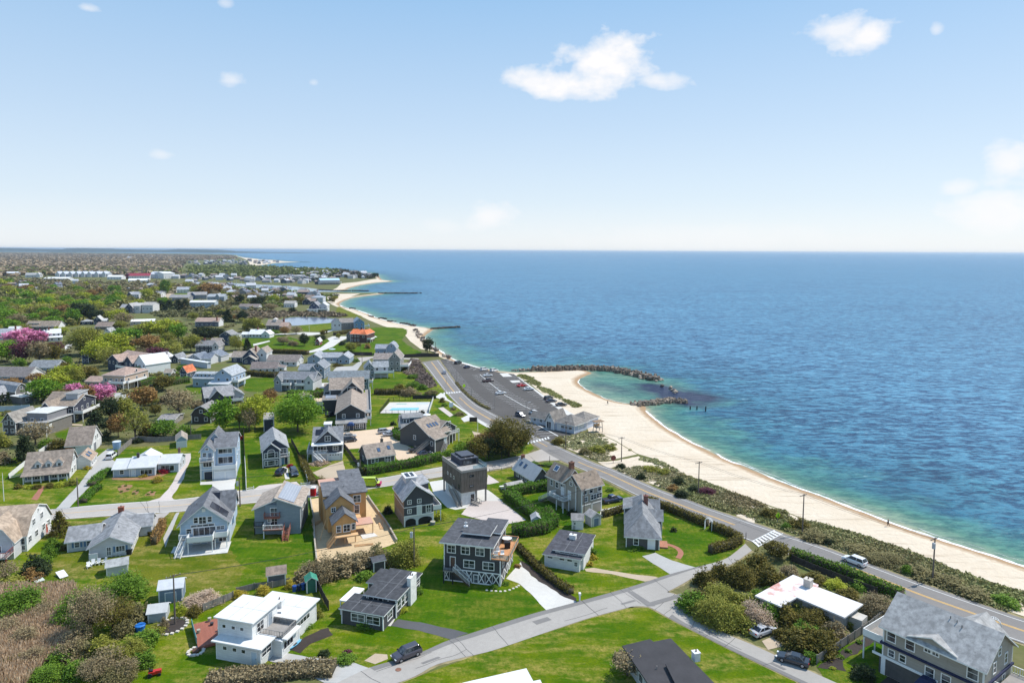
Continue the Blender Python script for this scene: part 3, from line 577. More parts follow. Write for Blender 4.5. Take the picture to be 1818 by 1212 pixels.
# stepping stones along the bed of the dark house
# ------------------------------------------------------------------ houses
def seamm(rm):
    d=any(rm.name.startswith('shingles 0.0') or rm.name.startswith('shingles 0.1') for _ in (0,));return pmat('roof seam '+('grey' if d else 'white'),(.17,.175,.185) if d else (.50,.49,.47),.85,.2)
class House:
    seams=True
    """frame: origin at the first front corner, x along the front, y away from the viewer, z up"""
    def __init__(s,name,label,zone,A,B,cat='house',group=None,wall=OFFW,roof=GREYR,trim=True,ang=None):
        s.zone=zone;a=Pz(zone,*A);b=Pz(zone,*B);d=b-a;s.rz=math.atan2(d.y,d.x);s.W=math.hypot(d.x,d.y)
        if ang is not None:s.rz=rad(ang);a=b-Vector((math.cos(s.rz),math.sin(s.rz),0))*s.W
        s.o=Vector((a.x,a.y,0));s.root=empty(name,s.o,s.rz,label,cat,group);s.wm,s.rm=wallm(wall),roofm(roof);s.walls={};s.trimon=trim;s.vols=[]
        LANDMARKS.append((label,to_px(s.o+(b-a)*.5)))
    def loc(s,p):
        zone=s.zone
        if isinstance(p[0],str):zone=p[0];p=p[1:]
        w=Pz(zone,*p);d=w-s.o;c,n=math.cos(-s.rz),math.sin(-s.rz)
        return (d.x*c-d.y*n,d.x*n+d.y*c)
    def rect(s,pts):
        q=[s.loc(p) for p in pts];return (min(a for a,_ in q),max(a for a,_ in q),min(b for _,b in q),max(b for _,b in q))
    def vol(s,R,h,roof='flat',axis='x',rise=2.0,z0=0,over=.4,wm=None,rm=None,rp=.5,part='wall',rt=.2,over_g=None,corner=True,hipend=1.0,walls=True):
        if isinstance(R,list):R=s.rect(R)
        x0,x1,y0,y1=R;z1=z0+h;wm=wm or s.wm;rm=rm or s.rm;og=over if over_g is None else over_g
        mb=s.walls.setdefault((part,wm.name),(MB(),wm))[0]
        v=dict(R=R,z0=z0,z1=z1,roof=roof,axis=axis,rise=rise,rp=rp,rt=rt,over=over);s.vols.append(v)
        if walls:
            mb.box(x0,x1,y0,y1,z0,z1)
        k=len(s.vols) % 5*.004
        if s.trimon and corner and walls and h>1.5:
            t,p=.16,.02+k
            for (cx,cy) in ((x0,y0),(x1,y0),(x1,y1)):
                mb.box(cx-(p if cx==x0 else t),cx+(p if cx==x1 else t),cy-(p if cy==y0 else t),cy+(p if cy==y1 else t),z0+.05,z1-.01,1)
        rb=MB();g=.015
        if roof=='flat':
            rb.hexa([(x0-over,y0-og,z1+g),(x1+over,y0-og,z1+g),(x1+over,y1+og,z1+g),(x0-over,y1+og,z1+g)],[(x0-over,y0-og,z1+rt),(x1+over,y0-og,z1+rt),(x1+over,y1+og,z1+rt),(x0-over,y1+og,z1+rt)],0,1)
            if (x1-x0)*(y1-y0)>24 and s.seams:
                k_=int((x1-x0)/2.4)
                for i in range(1,k_+1):xx=x0+(x1-x0)*i/(k_+1);rb.box(xx-.05,xx+.05,y0-og+.1,y1+og-.1,z1+rt-.01,z1+rt+.018,2)
                rb.box(x0-over+.1,x1+over-.1,(y0+y1)/2-.05,(y0+y1)/2+.05,z1+rt-.012,z1+rt+.014,2)
        elif roof=='gable':
            if axis=='y':U=lambda u,v_,z:(u,v_,z);u0,u1,v0,v1=x0,x1,y0,y1
            else:U=lambda u,v_,z:(v_,u,z);u0,u1,v0,v1=y0,y1,x0,x1
            um=u0+(u1-u0)*rp;zr=z1+rise
            if walls:
                for vv,ww in ((v0,v0+.12),(v1-.12,v1)):
                    mb.hexa([U(u0,vv,z1),U(u1,vv,z1),U(um,vv,zr)],[U(u0,ww,z1),U(u1,ww,z1),U(um,ww,zr)])
            for ue,sg in ((u0,-1),(u1,1)):
                sl_=rise/abs(um-ue) if abs(um-ue)>1e-3 else 0;eo=ue+sg*over;ze=z1-sl_*over;ov=um+(-.0*sg)
                q=[(eo,v0-og,ze),(ov,v0-og,zr),(ov,v1+og,zr),(eo,v1+og,ze)]
                rb.hexa([U(a,b,c+g) for a,b,c in q],[U(a,b,c+g+rt) for a,b,c in q],0,1)
        elif roof=='gambrel':
            if axis=='y':U=lambda u,v_,z:(u,v_,z);u0,u1,v0,v1=x0,x1,y0,y1
            else:U=lambda u,v_,z:(v_,u,z);u0,u1,v0,v1=y0,y1,x0,x1
            w=u1-u0;um=(u0+u1)/2;prof=[(u0,z1),(u0+w*.2,z1+rise*.68),(um,z1+rise),(u1-w*.2,z1+rise*.68),(u1,z1)]
            for vv,ww in ((v0,v0+.12),(v1-.12,v1)):mb.hexa([U(a,vv,c) for a,c in prof],[U(a,ww,c) for a,c in prof])
            pr=[(u0-.35,z1-.25)]+prof[1:4]+[(u1+.35,z1-.25)]
            for (a,c),(d,e) in zip(pr,pr[1:]):
                q=[(a,v0-og,c),(d,v0-og,e),(d,v1+og,e),(a,v1+og,c)];rb.hexa([U(i,j,l+g) for i,j,l in q],[U(i,j,l+g+rt) for i,j,l in q],0,1)
        elif roof=='hip':
            xa,xb,ya,yb=x0-over,x1+over,y0-over,y1+over;zr=z1+rise;m=min(xb-xa,yb-ya)/2*hipend
            if axis=='x':r0,r1=(xa+m,(ya+yb)/2,zr),(xb-m,(ya+yb)/2,zr);F=[((xa,ya),(xb,ya),r1,r0),((xb,yb),(xa,yb),r0,r1),((xa,yb),(xa,ya),r0),((xb,ya),(xb,yb),r1)]
            else:r0,r1=((xa+xb)/2,ya+m,zr),((xa+xb)/2,yb-m,zr);F=[((xa,ya),(xb,ya),r0),((xb,yb),(xa,yb),r1),((xa,yb),(xa,ya),r0,r1),((xb,ya),(xb,yb),r1,r0)]
            for f in F:rb.poly([(p[0],p[1],z1 if len(p)==2 else p[2]) for p in f])
            rb.hexa([(xa,ya,z1-rt),(xb,ya,z1-rt),(xb,yb,z1-rt),(xa,yb,z1-rt)],[(xa,ya,z1-.005),(xb,ya,z1-.005),(xb,yb,z1-.005),(xa,yb,z1-.005)],1)
        elif roof=='shed':      # low at the front (axis y), or low at x0 (axis x), or the other way for a negative rise
            zz=lambda a,b:z1+(rise*((b-y0)/(y1-y0)) if axis=='y' else rise*((a-x0)/(x1-x0)))+(-rise if rise<0 else 0)
            q=[(x0,y0),(x1,y0),(x1,y1),(x0,y1)];mb.hexa([(a,b,z1-.01) for a,b in q],[(a,b,zz(a,b)) for a,b in q])
            q=[(x0-over,y0-og),(x1+over,y0-og),(x1+over,y1+og),(x0-over,y1+og)];rb.hexa([(a,b,zz(a,b)+g) for a,b in q],[(a,b,zz(a,b)+g+rt) for a,b in q],0,1)
        if roof:v['ro']=rb.build('dormer_roof' if part=='dormer' else 'roof',[rm,trimm() if s.trimon else rm]+([seamm(rm)] if 2 in rb.m else []),s.root)
        return v
    def roofz(s,v,x,y):
        x0,x1,y0,y1=v['R'];z=v['z1']+v['rt']+.015
        if v['roof']=='gable':
            u,u0,u1=(x,x0,x1) if v['axis']=='y' else (y,y0,y1);um=u0+(u1-u0)*v['rp']
            return z+v['rise']*((u-u0)/(um-u0) if u<um else (u1-u)/(u1-um))
        if v['roof']=='shed':
            t=(y-y0)/(y1-y0) if v['axis']=='y' else (x-x0)/(x1-x0);return z+v['rise']*t-min(v['rise'],0)
        if v['roof']=='hip':return z+v['rise']*min(1,min(x-x0,x1-x,y-y0,y1-y)/(min(x1-x0,y1-y0)/2))
        return z
    def onroof(s,name,v,fx,fy,w,l,t,mat_,frame=None):
        """a flat thing lying on the slope of a roof (skylight, solar panel)"""
        x0,x1,y0,y1=v['R'];cx,cy=x0+(x1-x0)*fx,y0+(y1-y0)*fy;mb=MB()
        c=[(cx-w/2,cy-l/2),(cx+w/2,cy-l/2),(cx+w/2,cy+l/2),(cx-w/2,cy+l/2)]
        mb.hexa([(a,b,s.roofz(v,a,b)+.01) for a,b in c],[(a,b,s.roofz(v,a,b)+t) for a,b in c]);o=mb.build(name,mat_,s.root)
        if frame:
            fb=MB();c2=[(cx+(a-cx)*1.18,cy+(b-cy)*1.18) for a,b in c];fb.hexa([(a,b,s.roofz(v,a,b)+.008) for a,b in c2],[(a,b,s.roofz(v,a,b)+t*.8) for a,b in c2]);fb.build(name+'_frame',frame,o)
        return o
    def face(s,v,f):
        x0,x1,y0,y1=v['R']
        if f=='f':return Vector((x0,y0,0)),Vector((1,0,0)),Vector((0,-1,0)),x1-x0
        if f=='r':return Vector((x1,y0,0)),Vector((0,1,0)),Vector((1,0,0)),y1-y0
        if f=='l':return Vector((x0,y1,0)),Vector((0,-1,0)),Vector((-1,0,0)),y1-y0
        return Vector((x1,y1,0)),Vector((-1,0,0)),Vector((0,1,0)),x1-x0
    def plate(s,mb,v,f,u,z,w,h,d0,d1,mi=0):
        o,t,n,L=s.face(v,f);a=o+t*(u-w/2)+n*d0;b=o+t*(u+w/2)+n*d0;U=Vector((0,0,1))
        lo,hi=z-h/2,z+h/2;k=n*(d1-d0)
        mb.hexa([a+U*lo,b+U*lo,b+U*hi,a+U*hi],[a+U*lo+k,b+U*lo+k,b+U*hi+k,a+U*hi+k],mi)
    def win(s,v,f,u,z,w=1.0,h=1.3,n=1,fw=.13,gm=None,fm=None,shut=None,small=False):
        """window: pane with its frame; u is a fraction of the wall's length, z the height of its middle"""
        L=s.face(v,f)[3];u=u*L;mb=MB();s.plate(mb,v,f,u,z,w,h,-.05,.03)
        if small:
            s.plate(mb,v,f,u,z,w+2*fw,h+2*fw,-.05,.02,1);return mb.build('window',[gm or glassm(),fm or trimm()],s.root)
        o=mb.build('window',gm or glassm(),s.root)
        fb=MB()
        s.plate(fb,v,f,u,z+h/2+fw/2,w+2*fw,fw,-.04,.08);s.plate(fb,v,f,u,z-h/2-fw/2,w+2*fw,fw,-.04,.085)
        s.plate(fb,v,f,u-w/2-fw/2,z,fw,h,-.04,.075);s.plate(fb,v,f,u+w/2+fw/2,z,fw,h,-.04,.075)
        for i in range(1,n):s.plate(fb,v,f,u-w/2+w*i/n,z,.07,h,-.04,.06)
        if h<1.9 and n<3:s.plate(fb,v,f,u,z,w,.05,-.04,.055)
        fb.build('window_frame',fm or trimm(),o)
        if shut:
            hb=MB();s.plate(hb,v,f,u-w/2-fw-.22,z,.38,h+.1,-.03,.05);s.plate(hb,v,f,u+w/2+fw+.22,z,.38,h+.1,-.03,.05);hb.build('shutter',pmat('shutter %.2f %.2f %.2f' % shut,shut),o)
        return o
    def wins(s,v,f,z,us,w=1.0,h=1.3,**k):
        for u in us:s.win(v,f,u,z,w,h,**k)
    def door(s,v,f,u,w=1.0,h=2.1,z=0,col=(.6,.62,.64),glass=False):
        L=s.face(v,f)[3];mb=MB();s.plate(mb,v,f,u*L,z+h/2,w,h,-.05,.05);o=mb.build('door',glassm() if glass else pmat('door %.2f %.2f %.2f' % col,col,.5,.05),s.root)
        fb=MB();s.plate(fb,v,f,u*L-w/2-.07,z+h/2,.12,h,-.04,.08);s.plate(fb,v,f,u*L+w/2+.07,z+h/2,.12,h,-.04,.08);s.plate(fb,v,f,u*L,z+h+.07,w+.26,.13,-.04,.085);fb.build('door_frame',trimm(),o)
        hb=MB();s.plate(hb,v,f,u*L+w*.38,z+1.0,.06,.14,.05,.11);hb.build('handle',pmat('brass',(.3,.22,.1),.3,.05,metal=1),o);return o
    def garage(s,v,f,u,w=2.6,h=2.3,z=0,col=(.62,.62,.62),panes=0):
        L=s.face(v,f)[3];mb=MB();s.plate(mb,v,f,u*L,z+h/2,w,h,-.05,.03)
        for i in range(1,4):s.plate(mb,v,f,u*L,z+h*i/4,w,.05,-.05,.015)
        o=mb.build('garage_door',pmat('garage %.2f %.2f %.2f' % col,col,.6,.06),s.root)
        fb=MB();s.plate(fb,v,f,u*L-w/2-.1,z+h/2,.18,h,-.04,.06);s.plate(fb,v,f,u*L+w/2+.1,z+h/2,.18,h,-.04,.06);s.plate(fb,v,f,u*L,z+h+.1,w+.38,.2,-.04,.065);fb.build('door_frame',trimm(),o)
        for i in range(panes):
            pb_=MB();s.plate(pb_,v,f,u*L+(i+.5)/panes*w-w/2,z+h*.86,.4,.3,.02,.05);pb_.build('pane',glassm(),o)
        return o
    def bx(s,name,R,z0,z1,mat_,par=None):
        mb=MB();x0,x1,y0,y1=R;mb.box(x0,x1,y0,y1,z0,z1);return mb.build(name,mat_,par or s.root)
    def deck(s,R,z,rails='flr',posts=True,dm=None,rmat=None,rh=1.0,name='deck',post0=0.0,glass=False,solid=False):
        if isinstance(R,list):R=s.rect(R)
        x0,x1,y0,y1=R;dm=dm or pmat('deck boards',(.34,.28,.22),.8,.15,.8,10,streak=(9,.4,1));rmat=rmat or trimm()
        o=s.bx(name,R,z-.22,z,dm);rb=MB()
        E={'f':((x0,y0),(x1,y0)),'r':((x1,y0),(x1,y1)),'l':((x0,y1),(x0,y0)),'b':((x1,y1),(x0,y1))}
        for k in rails:
            (ax,ay),(bx_,by)=E[k];L=math.hypot(bx_-ax,by-ay)
            if solid:rb.bar((ax,ay,z+rh*.48),(bx_,by,z+rh*.48),.09,rh*.96)
            rb.bar((ax,ay,z+rh),(bx_,by,z+rh),.11,.07)
            if glass:pass
            else:
                rb.bar((ax,ay,z+.12),(bx_,by,z+.12),.06,.05);n=max(2,int(L/.28))
                for i in range(n+1):
                    t=i/n;p=(ax+(bx_-ax)*t,ay+(by-ay)*t);w=.1 if i % 6==0 else .045;rb.box(p[0]-w/2,p[0]+w/2,p[1]-w/2,p[1]+w/2,z+.001,z+rh-.04)
            if glass:
                n=max(1,int(L/1.5))
                for i in range(n+1):
                    t=i/n;p=(ax+(bx_-ax)*t,ay+(by-ay)*t);rb.box(p[0]-.05,p[0]+.05,p[1]-.05,p[1]+.05,z+.001,z+rh-.04)
                gb=MB();gb.bar((ax,ay,z+rh*.5),(bx_,by,z+rh*.5),.03,rh*.8);gb.build('glass_panel',glasspan(),o)
        if rb.v:rb.build('railing',rmat,o)
        if posts and z>.6:
            for i in range(max(2,int((x1-x0)/2.6)+1)):
                n=max(2,int((x1-x0)/2.6)+1);px_=x0+.12+(x1-x0-.24)*i/(n-1)
                for yy in ((y0+.12,) if y1-y0<4 else (y0+.12,(y0+y1)/2)):pb_=MB();pb_.box(px_-.09,px_+.09,yy-.09,yy+.09,post0,z-.22);pb_.build('post',rmat,s.root)
        return o
    def stairs(s,a,b,w=1.1,m=None,rail=True,rmat=None):
        """a: top point, b: bottom point, in the house frame"""
        a=Vector(a);b=Vector(b);n=max(3,int((a.z-b.z)/.19));m=m or pmat('stair wood',(.36,.31,.26),.8,.15);mb=MB();d=(b-a);hd=Vector((d.x,d.y,0)).normalized();r=Vector((-hd.y,hd.x,0))*w/2
        for i in range(n):
            c=a+d*((i+.5)/n);t=hd*(math.hypot(d.x,d.y)/n/2);z=a.z+(b.z-a.z)*(i+1)/n
            q=[c-t-r,c+t-r,c+t+r,c-t+r];mb.hexa([(p.x,p.y,z-.06) for p in q],[(p.x,p.y,z) for p in q])
        for sg in (-1,1):mb.bar(a+r*sg-Vector((0,0,.15)),b+r*sg+Vector((0,0,.05)),.08,.26)
        o=mb.build('stairs',m,s.root)
        if rail:
            rb=MB()
            for sg in (-1,1):
                rb.bar(a+r*sg+Vector((0,0,.95)),b+r*sg+Vector((0,0,.95)),.1,.08)
                for i in range(n+1):p=a.lerp(b,i/n)+r*sg;rb.box(p.x-.03,p.x+.03,p.y-.03,p.y+.03,p.z,p.z+.95)
            rb.build('railing',rmat or trimm(),o)
        return o
    def chim(s,x,y,z0,z1,w=.8,d=.6,col=(.26,.11,.075),pots=1):
        m=pmat('masonry %.2f %.2f %.2f' % col,col,.85,.2,2,12);o=s.bx('chimney',(x-w/2,x+w/2,y-d/2,y+d/2),z0,z1,m)
        s.bx('chimney_cap',(x-w/2-.07,x+w/2+.07,y-d/2-.07,y+d/2+.07),z1+.001,z1+.12,m,o)
        for i in range(pots):
            mb=MB();xx=x+(i-(pots-1)/2)*.35;mb.tube((xx,y,z1+.12),(xx,y,z1+.45),.11,.1);mb.build('flue',pmat('flue',(.12,.08,.06)),o)
        return o
    def vents(s,v,pts):
        for fx,fy in pts:
            x0,x1,y0,y1=v['R'];x,y=x0+(x1-x0)*fx,y0+(y1-y0)*fy;z=s.roofz(v,x,y);mb=MB();mb.tube((x,y,z-.1),(x,y,z+.4),.07,.07,6);mb.build('vent_pipe',pmat('vent',(.2,.2,.2)),s.root)
    def done(s):
        for (part,_),(mb,m) in s.walls.items():
            if mb.v:mb.build(part,[m,trimm()] if 1 in mb.m else m,s.root)
        return s
def glasspan():
    if 'gp' in MATS:return MATS['gp']
    m,t,b=newmat('clear glass');tr=N(t,'ShaderNodeBsdfTransparent');tr.inputs[0].default_value=(.8,.88,.9,1);mx=N(t,'ShaderNodeMixShader');mx.inputs[0].default_value=.25
    b.inputs['Roughness'].default_value=.05;b.inputs['Base Color'].default_value=(.5,.6,.65,1);t.links.new(tr.outputs[0],mx.inputs[1]);t.links.new(b.outputs[0],mx.inputs[2]);t.links.new(mx.outputs[0],t.nodes['Material Output'].inputs[0]);MATS['gp']=m;return m
LANDMARKS=[]
SOLAR=pmat('solar panel',(.018,.02,.03),.15,.15,1,4)
SKYL=pmat('skylight glass',(.06,.11,.20),.08,.1)
REDW=pmat('red deck boards',(.33,.12,.08),.75,.12,.8,9,streak=(9,.4,1));CEDAR=pmat('cedar deck',(.60,.30,.14),.7,.12,.8,9,streak=(9,.4,1));PLY=pmat('plywood',(.66,.42,.22),.85,.08,.4,3);PINKD=pmat('pink sheathing',(.55,.33,.25),.8,.08)
GWOOD=pmat('grey wood',(.30,.28,.26),.85,.15);BLK=pmat('black metal',(.02,.02,.022),.5,.1)
def HGT(zone,x,yt,yb):
    X_,a=zp(zone,x,yt);_,b=zp(zone,x,yb);h0=445+.0052*(X_-909);return HC*(b-a)/(b-h0)
# 1 white flat-roofed house by the gravel drive
h=House('house','white flat-roofed house with a roof terrace, beside the grey gravel drive','B',(-113,1085),(112,1128),wall=(.74,.74,.72),roof=(.70,.70,.69))
lo=h.vol([(-113,975,3.0),(130,1020,3.0),(185,962,3.0)],2.9,over=.5);up=h.vol([(-95,840,6.0),(88,868,6.0),(205,760,6.0),(40,730,6.0)],5.7,over=.45)
rr_=h.vol([(200,712,3.9),(432,752,3.9),(318,850,3.9)],3.6,over=.5);x1=up['R'][1]
mid=h.vol((x1+.02,x1+4.2,lo['R'][3]+.02,rr_['R'][2]-.02),2.7,roof=None);dk=h.deck((x1+.05,x1+4.0,lo['R'][3]+.6,rr_['R'][2]-.6),3.0,'frb',False,GWOOD,GWOOD,.85)
h.bx('roof',(x1+4.0,x1+4.9,lo['R'][3]+.3,rr_['R'][2]-.5),2.72,2.95,roofm((.70,.70,.69)))
h.wins(up,'f',4.4,(.18,.45,.7),.55,.45,small=True);h.wins(lo,'f',2.0,(.2,.42,.62),.6,.5,small=True);h.door(lo,'f',.86,.9,2.0,.2,(.5,.6,.68));h.win(lo,'r',.5,1.9,2.2,1.1,2)
h.win(mid,'r',.35,1.7,2.4,1.2,3);h.win(rr_,'r',.35,2.3,3.6,.8,4);h.win(up,'r',.3,4.2,1.6,1.4,2);h.door(up,'r',.7,1,2,3.0,(.3,.35,.4))
xx=(rr_['R'][0]+rr_['R'][1])/2;yy=(rr_['R'][2]*.6+rr_['R'][3]*.4);h.chim(xx-.4,yy,3.8,4.9,1.4,1.0,(.72,.72,.70));h.done();H1=h
# 2 dark ranch
h=House('house','low dark house with stepped black roofs, a broad white chimney and dark drive','B',(590,865),(785,900),wall=(.075,.075,.08),roof=(.075,.077,.085))
f=h.vol([(575,797,2.8),(785,828,2.8),(875,760,2.8)],2.6,over=.35);m=h.vol([(728,708,3.6),(870,745,3.6),(1000,612,3.6),(850,585,3.6)],3.35,over=.45);w=h.vol([(722,652,2.8),(840,590,2.8)],2.5,over=.3)
h.vol((f['R'][1]-1.2,m['R'][1]-1.2,f['R'][2]+2.2,m['R'][2]+.5),2.4,over=.2)
h.wins(f,'f',1.55,(.40,.76),2.3,1.2,n=2);h.win(f,'r',.5,1.55,1.6,1.2,2);h.wins(m,'r',1.9,(.12,.27,.42,.60),1.5,1.6,n=1);h.door(m,'f',.8,1.0,2.1,0,(.75,.75,.73));h.win(m,'f',.4,3.0,3.6,.4,4);h.win(m,'r',.88,2.3,2.2,.8,2)
x0,x1,y0,y1=m['R'];h.chim(x1+.25,y0+(y1-y0)*.60,0,4.9,.7,2.4,(.74,.74,.72),2);h.vents(f,[(.3,.5),(.62,.4)])
R=h.rect([(575,762,2.5),(625,770,2.5),(697,695,2.5),(640,690,2.5)]);R=(R[0],f['R'][0]+.3 if f['R'][0]>R[0]+2 else R[1],max(R[2],f['R'][2]+1.0),R[3]);o=h.bx('pergola',R,2.45,2.65,trimm())
for px_,py_ in ((R[0]+.15,R[2]+.15),(R[0]+.15,R[3]-.15),(R[1]-.15,R[3]-.15)):h.bx('post',(px_-.08,px_+.08,py_-.08,py_+.08),0,2.45,trimm(),o)
h.done()
# 3 big dark three-storey house
h=House('house','tall dark three-storey house with white framed windows, a cedar deck and white X-braced basement','C',(-160,648),(150,684),wall=(.062,.063,.067),roof=(.10,.103,.115))
R=h.rect([(-160,648),(150,684),(248,420,5.0)]);R=(0,h.W,0,max(10.0,min(R[3],14)))
g=h.vol((R[0],R[1],R[2],R[3]),4.9,roof=None);ux=h.W*.83;u=h.vol((.02,ux,.03,R[3]+.4),2.55,z0=4.9,over=.75,rt=.28)
u2=h.vol((h.W*.56,ux+.25,R[3]*.5,R[3]+.6),3.1,z0=4.9,over=.55,rt=.28)
cl=h.vol((h.W*.30,h.W*.72,R[3]*.30,R[3]*.72),.55,z0=7.72,over=.5,rt=.25,corner=False,wm=pmat('clerestory',(.05,.06,.08),.2,.1))
h.wins(u,'f',6.35,(.16,.46,.77),1.5,1.45,n=2);h.wins(u,'f',7.22,(.16,.46,.77),1.5,.28,n=2);h.door(g,'f',.16,.9,2.0,2.75,(.12,.07,.05));h.wins(g,'f',3.75,(.45,.79),2.0,1.35,n=2)
h.wins(g,'r',3.75,(.2,.75),1.2,1.3,n=1);h.wins(u,'r',6.3,(.2,.5),1.5,1.6,n=2);h.win(g,'f',.57,1.0,.7,1.5,1);h.win(g,'r',.7,1.0,1.2,1.3)
mb=MB();z0,z1=.25,2.35       # white braces over the basement
h.plate(mb,g,'f',h.W/2,2.42,h.W,.2,0,.07);h.plate(mb,g,'f',h.W/2,.2,h.W,.2,0,.07);ys=-.06
for a,b in ((.0,.09),(.40,.50),(.62,.72),(.74,.86),(.86,.985)):
    for c,d in ((a,b),(b,a)):mb.bar((h.W*c,ys,z0),(h.W*d,ys,z1),.04,.16)
for a in (.012,.1,.4,.5,.62,.735,.86,.988):mb.bar((h.W*a,ys-.01,z0),(h.W*a,ys-.01,z1),.05,.18)
for i in range(4):
    a,b=R[3]*i/4,R[3]*(i+1)/4
    for c,d in ((a,b),(b,a)):mb.bar((h.W+.06,c+.05,z0),(h.W+.06,d-.05,z1),.04,.16)
    mb.bar((h.W+.07,a+.1,z0),(h.W+.07,a+.1,z1),.05,.18)
mb.build('lattice_brace',trimm(),h.root)
dkR=(ux+.08,h.W+1.5,.2,R[3]*.86);h.deck(dkR,5.12,'frb',False,CEDAR,CEDAR,.95,glass=True);h.deck((.2,2.2,-1.25,-.06),2.62,'f',True,GWOOD,BLK,.9);h.stairs((2.2,-.7,2.6),(5.4,-.7,0),1.1,pmat('dark stair',(.11,.07,.05)),True,trimm());h.vents(u,[(.2,.6)])
h.done();H3=h
# 4 small white cottage, black flat roof
h=House('cottage','small white cottage with a black flat roof, raised clerestory and white chimney','C',(392,572),(583,604),wall=(.74,.74,.73),roof=(.085,.085,.10))
R=h.rect([(378,515,2.7),(612,540,2.7),(450,365,2.7)]);m=h.vol((0,h.W,0,R[3]-.3),2.5,over=.4);R2=h.rect([(452,470,3.5),(612,498,3.5),(645,436,3.5)]);q=h.vol((R2[0],R2[1]-.2,R2[2],R2[3]+.3),3.2,over=.45,corner=False)
h.wins(m,'f',2.05,(.16,.50,.72),.95,.3,small=True);h.win(m,'f',.9,1.5,.6,.8);h.win(q,'f',.5,2.98,3.6,.28,4);h.wins(m,'r',1.6,(.35,.7),1.2,1.1,n=2);h.door(m,'r',.12,.9,2.0,0,(.7,.7,.7))
c=h.loc((548,415,3.6));h.chim(c[0],c[1],2.6,4.2,1.3,.9,(.76,.76,.74),1);h.vents(m,[(.2,.7)]);h.done()
# 5 dark grey hipped cottage
h=House('cottage','dark cottage with a steep grey hipped roof and brick chimney, inside the roadside hedge','C',(838,470),(1022,484),wall=(.10,.098,.098),roof=(.27,.275,.285))
R=h.rect([(838,470),(1022,484),(1000,232,2.7),(872,222,2.7)]);D_=max(14,min(R[3],24));m=h.vol((0,h.W,0,D_),2.6,'hip','y',3.6,over=.45)
d1=h.vol((h.W*.55,h.W+.9,D_*.42,D_*.62),3.3,'gable','x',1.5,over=.3);d2=h.vol((-.5,h.W*.5,D_*.66,D_-.5),3.6,'shed','x',1.0,over=.3);h.vol((h.W*.5,h.W+.5,D_*.74,D_*.9),3.6,'gable','x',1.4,over=.25)
h.win(m,'f',.3,1.5,.9,1.3,1);mb=MB();h.plate(mb,m,'f',h.W*.76,1.25,1.6,2.3,0,.05)
for i in range(7):h.plate(mb,m,'f',h.W*.76,.3+i*.33,1.6,.06,.05,.09)
mb.build('trellis',trimm(),h.root);h.wins(m,'r',1.5,(.15,.36),1.2,1.3,n=2);h.win(d1,'r',.5,2.1,1.4,1.4,2);h.wins(m,'l',1.5,(.3,.6,.85),1,1.2)
h.chim(h.W*.62,D_*.62,3.5,7.2,1.0,.8,(.22,.10,.08));h.bx('step',(h.W+.05,h.W+1.8,1.0,4.2),0,.35,pmat('brick step',(.42,.19,.12)));h.onroof('skylight',d1,.7,.5,.1,.1,.05,SKYL);h.done()
# 6 tan three-storey house
h=House('house','three-storey tan shingled house with brown roofs, twin garage doors and a white outside stair','X',(1160,785),(1400,715),wall=TANW,roof=(.30,.235,.18))
R=h.rect([(1160,785),(1400,715),(780,590)]);D_=max(13,min(20,R[3]));W_=h.W;a=h.vol((0,W_,0,D_*.46),6.7,'gable','x',2.4,over=.5);b=h.vol((0.02,W_*.8,D_*.46+.02,D_),6.5,'gable','y',2.6,over=.45);c=h.vol((-.35,W_*.4,D_*.13,D_*.40),7.0,'gable','x',1.6,over=.3)
for u in (.28,.72):h.garage(a,'f',u,2.9,2.3,.1,(.40,.36,.31))
h.wins(a,'f',3.9,(.2,),.9,1.0);h.wins(a,'f',4.0,(.58,.86),1.6,1.2,n=2);h.wins(a,'f',5.8,(.15,.45,.88),1.1,1.3);h.wins(b,'l',5.0,(.25,.55,.8),.9,1.3);h.win(c,'l',.5,7.0,.8,.8);h.door(b,'l',.86,.9,2.1,2.9,(.75,.75,.73));h.door(c,'l',.35,.9,2.1,2.9,(.7,.72,.72));h.wins(a,'r',5.4,(.3,.7),1,1.3)
h.deck((-2.4,-.4,D_*.30,D_*.70),2.85,'flb',True,GWOOD);h.stairs((-1.4,D_*.70,2.85),(-1.6,D_*.70+4.6,.0),1.1,GWOOD);h.chim(W_*.45,D_*.55,8.0,10.6,1.1,.9,(.2,.10,.07),2)
h.onroof('skylight',b,.30,.75,.9,1.3,.10,SKYL,trimm());h.vents(a,[(.35,.3),(.7,.35),(.85,.6)]);h.done();
# 7 grey cottage with pale roof
h=House('cottage','grey shingled cottage with a pale silver roof, beside the clipped hedge','X',(585,462),(775,428),wall=(.10,.10,.105),roof=(.47,.47,.47))
R=h.rect([(585,462),(775,428),(325,330)]);D_=max(11,min(18,R[3]));m=h.vol((0,h.W,0,D_),2.6,'gable','y',2.7,over=.45);h.win(m,'f',.28,1.7,.9,1.2,1);h.wins(m,'l',1.6,(.2,.42,.62,.85),1.3,1.2,n=2);h.chim(h.W*.5,D_*.93,4.2,6.1,.9,.7)
h.onroof('skylight',m,.25,.6,.7,1.0,.08,SKYL,BLK);h.onroof('skylight',m,.25,.82,.7,1.0,.08,SKYL,BLK);h.stairs((h.W*.95,-.8,2.5),(h.W*.35,-.8,0),.9,GWOOD,True,GWOOD);h.done()
